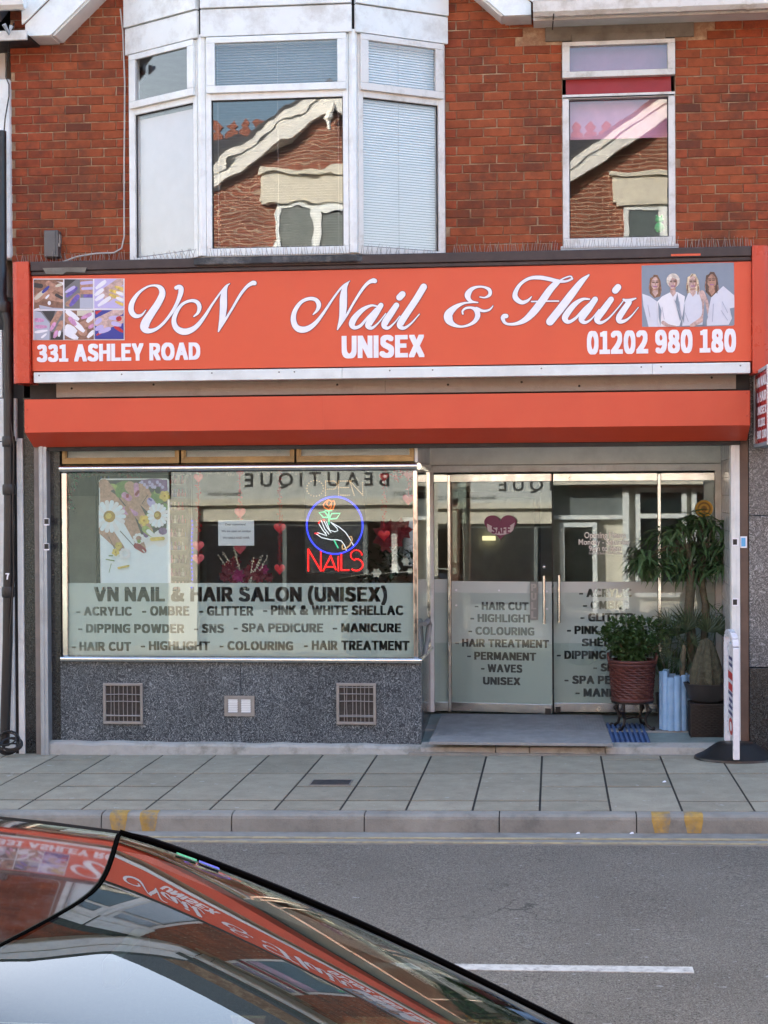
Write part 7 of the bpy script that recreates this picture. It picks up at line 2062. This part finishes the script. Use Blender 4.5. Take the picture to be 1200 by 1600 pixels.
# shopfronts below
bs = empty('beauty_salon_shopfront', (-4.6, YO, 0), 'pale grey beauty salon shopfront across the road, mirrored in the window', 'shopfront')
q = MB(); q.box(-7.05, -1.35, YO, YO + .15, 2.62, 3.25); q.build('fascia', M_GREYFASCIA, bs)
q = MB(); q.box(-7.1, -1.3, YO, YO + .25, 2.5, 2.615); q.box(-7.1, -1.3, YO, YO + .3, 3.25, 3.35); q.build('cornice', M_CREAM, bs)
q = MB(); q.box(-6.6, -1.55, YO + .05, YO + .12, 2.2, 2.5); q.build('awning_box', M_CREAM, bs)
q = MB(); q.box(-7.1, -6.55, YO, YO + .2, -.1, 2.5); q.box(-1.55, -1.0, YO, YO + .2, -.1, 3.35); q.build('pilaster', M_CREAM, bs)
q = MB(); q.box(-16, -7.12, YO - .5, YO + .1, -.1, 3.3); q.build('plain_wall', mat('grey_green_render', (.15, .18, .165), .8), bs)
q = MB(); q.box(-6.55, -1.55, YO - .6, YO - .5, -.1, 2.5); q.build('recess_wall', M_OPPDARK, bs)
q = MB(); q.frame(-6.5, -3.4, .5, 2.2, .08, YO - .1, YO); q.box(-5.0, -4.92, YO - .1, YO, .58, 2.12); q.build('window_frame', M_OPPDARK, bs)
q = MB(); q.box(-6.42, -3.48, YO - .06, YO - .05, .58, 2.12); q.build('pane', M_OPPG, bs)
q = MB(); q.box(-6.55, -3.35, YO - .1, YO + .05, -.1, .5); q.build('stall_riser', M_OPPDARK, bs)
q = MB(); q.frame(-3.0, -1.9, .0, 2.2, .1, YO - .35, YO - .28); q.build('door_frame', M_OPPW, bs)
MO = lambda x, z: Matrix(((-1, 0, 0, x), (0, 0, 1, YO + .152), (0, 1, 0, z), (0, 0, 0, 1)))
link('lettering', font_loops_mesh('B E A U T I Q U E', 2.7, .30, MO(-2.98, 2.80), .018), M_DARK, bs)
link('lettering', font_loops_mesh('Beauty Salon', .60, .11, MO(-5.75, 2.66), .012), M_DARK, bs)
link('lettering', font_loops_mesh('01202 737 470', .9, .09, MO(-2.0, 2.66), 0), M_DARK, bs)
ws = empty('white_framed_shopfront', (1.2, YO, 0), 'cream shopfront with white framed windows across the road, mirrored in the right glass door', 'shopfront')
q = MB(); q.box(-.95, 3.8, YO - .5, YO - .4, -.1, 3.4); q.box(-.95, -.2, YO - .4, YO + .12, -.1, 3.4); q.build('wall', M_CREAM, ws)
q = MB(); q.box(-.1, 3.7, YO - .38, YO + .1, 2.95, 3.4); q.build('fascia', M_CREAM, ws)
for (x0, x1, z0, z1) in ((-.1, .0, -.1, 2.95), (.0, 1.35, 2.28, 2.36), (1.35, 1.47, -.1, 2.95), (1.6, 2.6, .75, 2.9), (2.7, 3.6, .75, 2.9), (.12, .85, .1, 2.22)):
    q = MB()
    if x1 - x0 < .5 or z1 - z0 < .2: q.box(x0, x1, YO - .39, YO - .2, z0, z1); q.build('post', M_UPVC, ws)
    else:
        q.frame(x0, x1, z0, z1, .09, YO - .38, YO - .24)
        if z0 > .5: q.box(x0 + .09, x1 - .09, YO - .38, YO - .24, z0 + (z1 - z0) * .72, z0 + (z1 - z0) * .72 + .09)
        q.build('window_frame', M_UPVC, ws)
        q = MB(); q.box(x0 + .08, x1 - .08, YO - .36, YO - .35, z0 + .08, z1 - .08); q.build('pane', M_OPPG, ws)
        q = MB(); q.box(x0 + .08, x1 - .08, YO - .39, YO - .37, z0 + .08, z1 - .08); q.build('window_back', M_OPPDARK, ws)
q = MB(); q.box(.0, 1.35, YO - .39, YO - .36, 2.36, 2.95); q.build('transom_back', M_OPPDARK, ws)
q = MB(); sheet(q, -60, 60, YO - 8, YK2, -.01, .3); q.build('far_pavement', M_FLAG, kind='structure')
for x0, x1, l in ((-34, -13.35, 'row of brick houses further left across the road'), (11.7, 32, 'row of brick houses further right across the road')):
    o = empty('terrace_row', ((x0 + x1) / 2, YO - 4, 0), l, 'building')
    q = MB(); q.box(x0, x1, YO - 8, YO - .5, -.4, 7.85); q.build('wall', M_STBRICK, o)
    q = MB(); q.prismx([(YO - .42, 7.75), (YR, 9.55), (YO - 8.1, 7.75), (YO - 8.1, 7.87), (YR, 9.67), (YO - .42, 7.87)], x0, x1); q.build('roof', M_SLATE, o)

# ------------------------------------------------------------------ parked car
YC = -10.29
ZR = gz(-1) + ROADZ
car = empty('parked_car', (-1.2, YC, ZR), 'parked car with glossy black roof and wide windscreen mirroring the red sign', 'car')
M_CARBLACK = mat('black_car_paint', (.006, .006, .007), .10, var=.1, coat=1.)
M_CARWHITE = mat('black_body_paint', (.012, .012, .014), .12, var=.05, coat=1.)
M_RUB = mat('rubber_seal', (.003, .003, .003), .95, spec=0)
M_PILLAR = mat('satin_black_pillar', (.005, .005, .006), .5, spec=.015)
M_CARGLASS = glass('windscreen_glass', (.55, .66, .60), .12, wave=.0004, wscale=1.5, power=4.0)
M_SIDEGLASS = glass('dark_side_glass', (.2, .24, .22), .12)
M_CABIN = mat('cabin_plastic', (.085, .09, .088), .7, var=.2, vscale=30)
M_SEAT = mat('grey_seat', (.07, .072, .07), .9, var=.2, vscale=60)


def scr(u, v):
    """windscreen: u across (-1 near side, +1 far side), v from roof to bonnet"""
    cr = .008 * (1 - u * u) + .018 * (1 - u ** 8)
    X = (-1.085 + .13 * (1 - (math.sqrt(u * u + .06) - .245) / .785)) + v * (1.08 + .06 * (1 - u * u))
    return Vector((X, YC + u * (.70 + .12 * v), 1.318 + cr - .475 * max(v, 0) ** 1.1 + .012 * math.sin(math.pi * v)))


def roofp(u, s):
    """roof: s from windscreen edge backwards in metres"""
    e = scr(u, 0)
    return Vector((e.x - s, YC + u * (.70 + .02 * min(s, 1)), e.z + .12 * s - .07 * s * s))


def grid(fn, nu, nv, m, name, parent, thick=0., smooth=True):
    q = MB()
    for i in range(nv + 1):
        for j in range(nu + 1): q.v.append(fn(-1 + 2 * j / nu, i / nv))
    for i in range(nv):
        for j in range(nu):
            a = i * (nu + 1) + j
            q.f.append((a, a + 1, a + nu + 2, a + nu + 1))
    o = q.build(name, m, parent, smooth=smooth)
    return o


grid(lambda u, v: scr(u * .985, .006 + v * 1.06), 24, 18, M_CARGLASS, 'windscreen', car)
grid(lambda u, v: roofp(u * .98, .006 + 2.0 * v) - Vector((0, 0, .0)), 20, 20, M_CARBLACK, 'roof', car)
q = MB(); q.tube([scr(u, -.0) + Vector((0, 0, -.004)) for u in np.linspace(-.985, .985, 25)], .0055, 6); q.tube([scr(.985, v) + Vector((0, 0, .004)) for v in np.linspace(0, 1.05, 14)], .007, 6); q.tube([scr(-.985, v) + Vector((0, 0, .004)) for v in np.linspace(0, 1, 14)], .010, 6); q.build('screen_seal', M_RUB, car, smooth=True)
for s in (1, -1):
    q = MB()
    path = [roofp(s * 1.0, d) + Vector((0, s * .004, -.004)) for d in np.linspace(2.0, 0.0, 12)] + [scr(s * 1.0, v) + Vector((0, s * .006, .002)) for v in np.linspace(.06, 1.16, 16)]
    n = len(path)
    for p in path:
        for dy, dz in ((-.020, .003), (-.008, .009), (.008, .008), (.020, -.006), (.024, -.04), (.0, -.04)): q.v.append(p + Vector((0, s * dy, dz)))
    for i in range(n - 1):
        for k in range(6):
            a, b = i * 6 + k, i * 6 + (k + 1) % 6
            q.f.append((a, b, b + 6, a + 6) if s > 0 else (b, a, a + 6, b + 6))
    q.build('roof_pillar', M_PILLAR, car, smooth=True)
# lower body lofted along x
secs = [(2.05 - 1.2 + .25, .50, .30, .55), (.82 + .1, .74, .22, .66), (.4 + .1, .83, .2, .74), (.05, .86, .2, .82), (-.6, .88, .2, .86), (-1.6, .88, .2, .88), (-2.4, .86, .22, .90), (-2.9, .80, .3, .86), (-3.05, .6, .4, .7)]
q = MB()
for x, hw, zb, zt in secs:
    zb, zt = zb + ZR, zt + ZR + .05
    for yy, zz_ in ((-hw, zb), (-hw - .03, (zb + zt) / 2), (-hw, zt - .06), (-hw + .10, zt), (0, zt + .03), (hw - .10, zt), (hw, zt - .06), (hw + .03, (zb + zt) / 2), (hw, zb)): q.v.append(Vector((x, YC + yy, zz_)))
for i in range(len(secs) - 1):
    for k in range(9):
        a, b = i * 9 + k, i * 9 + (k + 1) % 9
        q.f.append((a, b, b + 9, a + 9))
q.f.append(tuple(range(9))[::-1]); q.f.append(tuple(range((len(secs) - 1) * 9, len(secs) * 9)))
o = q.build('body', M_CARWHITE, car, smooth=True)
for s in (1, -1):
    q = MB(); yb_ = YC + s * .84
    v = [scr(s * 1.0, .98) + Vector((-.05, s * .05, -.03)), roofp(s, .0) + Vector((-.02, s * .03, -.045)), roofp(s, 1.0) + Vector((0, s * .03, -.045)), roofp(s, 1.75) + Vector((0, s * .03, -.05)), Vector((-2.75, yb_ - s * .03, .93 + ZR)), Vector((-.2, yb_, .90 + ZR))]
    q.add(v, [tuple(range(6)) if s < 0 else tuple(range(6))[::-1]]); q.build('side_window', M_SIDEGLASS, car)
    for x in (.42, -2.3):
        w_ = empty('wheel', (x, YC + s * .8, ZR + .31)); w_.parent = car; w_.matrix_parent_inverse = wm(car).inverted()
        RM = Matrix.Translation((x, YC + s * .80, ZR + .31)) @ Matrix.Rotation(math.pi / 2, 4, 'X')
        q = MB(RM); q.lathe([(.2, -.1), (.29, -.1), (.31, -.07), (.31, .07), (.29, .1), (.2, .1)], 28, cap=False); q.build('tyre', M_RUB, w_, smooth=True)
        q = MB(RM); q.lathe([(.205, -.07), (.205, .07)], 24); q.build('rim', M_GALV, w_)
    q = MB(); q.obox((1.0, YC + s * .5, ZR + .55), (.06, .14, .06), Matrix.Rotation(-s * .4, 3, 'Z')); q.build('headlight', M_UPVC, car, bevel=.02)
    q = MB(); q.ball((.0, YC + s * 1.06, ZR + .80), .1, 12, 8, (.7, 1, .65)); q.build('door_mirror', M_CARBLACK, car, smooth=True)
bk = [roofp(u, 2.0) for u in (-1, -.5, 0, .5, 1)]
q = MB(); low = [Vector((-3.02 + .03 * abs(u), YC + u * .78, .90 + ZR)) for u in (-1, -.5, 0, .5, 1)]
q.add(bk + low, [(i, i + 1, i + 6, i + 5) for i in range(4)]); q.build('rear_window', M_SIDEGLASS, car, smooth=True)
# cabin
q = MB(); q.box(-2.7, .1, YC - .72, YC + .72, ZR + .25, ZR + .35); q.build('cabin_floor', M_CABIN, car)
q = MB(); q.prismx([(YC - .72, .78 + ZR), (YC + .72, .78 + ZR), (YC + .72, .5 + ZR), (YC - .72, .5 + ZR)], -.55, .0)
q.add([(-.55, YC - .72, .80 + ZR), (-.55, YC + .72, .80 + ZR), (.0, YC + .72, .86 + ZR), (.0, YC - .72, .86 + ZR)], [(0, 3, 2, 1)]); q.build('dashboard', M_CABIN, car, bevel=.03)
for s in (-1, 1):
    q = MB(); q.obox((-1.15, YC + s * .36, ZR + .52), (.26, .25, .08), Matrix.Rotation(-.1, 3, 'Y')); q.build('seat', M_SEAT, car, bevel=.05)
    q = MB(); q.obox((-1.46, YC + s * .36, ZR + .86), (.07, .24, .32), Matrix.Rotation(-.3, 3, 'Y')); q.build('backrest', M_SEAT, car, bevel=.05)
    q = MB(); q.obox((-1.58, YC + s * .36, ZR + 1.26), (.05, .14, .08), Matrix.Rotation(-.2, 3, 'Y')); q.build('headrest', M_SEAT, car, bevel=.03)
q = MB(); q.tube([(-.72 + .10 * math.sin(a) * .5, YC - .36 + .18 * math.cos(a), ZR + .82 + .16 * math.sin(a)) for a in [2 * math.pi * k / 24 for k in range(24)]], .016, 7, closed=True); q.build('steering_wheel', M_CABIN, car, smooth=True)
q = MB(); q.obox(scr(0, .12) + Vector((-.06, 0, -.09)), (.02, .12, .03), Matrix.Rotation(.0, 3, 'Z')); q.build('rear_view_mirror', M_CABIN, car, bevel=.01)
# stickers on the far edge of the windscreen
c0 = P(290, 1357, YC + .52)
a_, b_ = scr(.86, .14), scr(.86, .20)
n_ = Vector((.3, .35, .9)).normalized()
for k, (m_n, colr) in enumerate((('holo_green', (.1, .6, .3)), ('holo_blue', (.1, .15, .7)))):
    aa, bb, cc, dd = [scr(.83 + .05 * i_, .13 + .05 * k + .045 * j_) + Vector((0, 0, .004)) for i_, j_ in ((0, 0), (0, 1), (1, 1), (1, 0))]
    MB().add([aa, bb, cc, dd], [(0, 1, 2, 3)]).build('windscreen_sticker', flat(m_n, colr, .2), car)
aa = [scr(-.30 + .28 * i_, .62 + .09 * j_) + Vector((0, 0, -.006)) for i_, j_ in ((0, 0), (0, 1), (1, 1), (1, 0))]
q = MB().add(aa, [(0, 1, 2, 3)]).build('windscreen_permit', flat('permit_paper', (.5, .6, .6)), car)
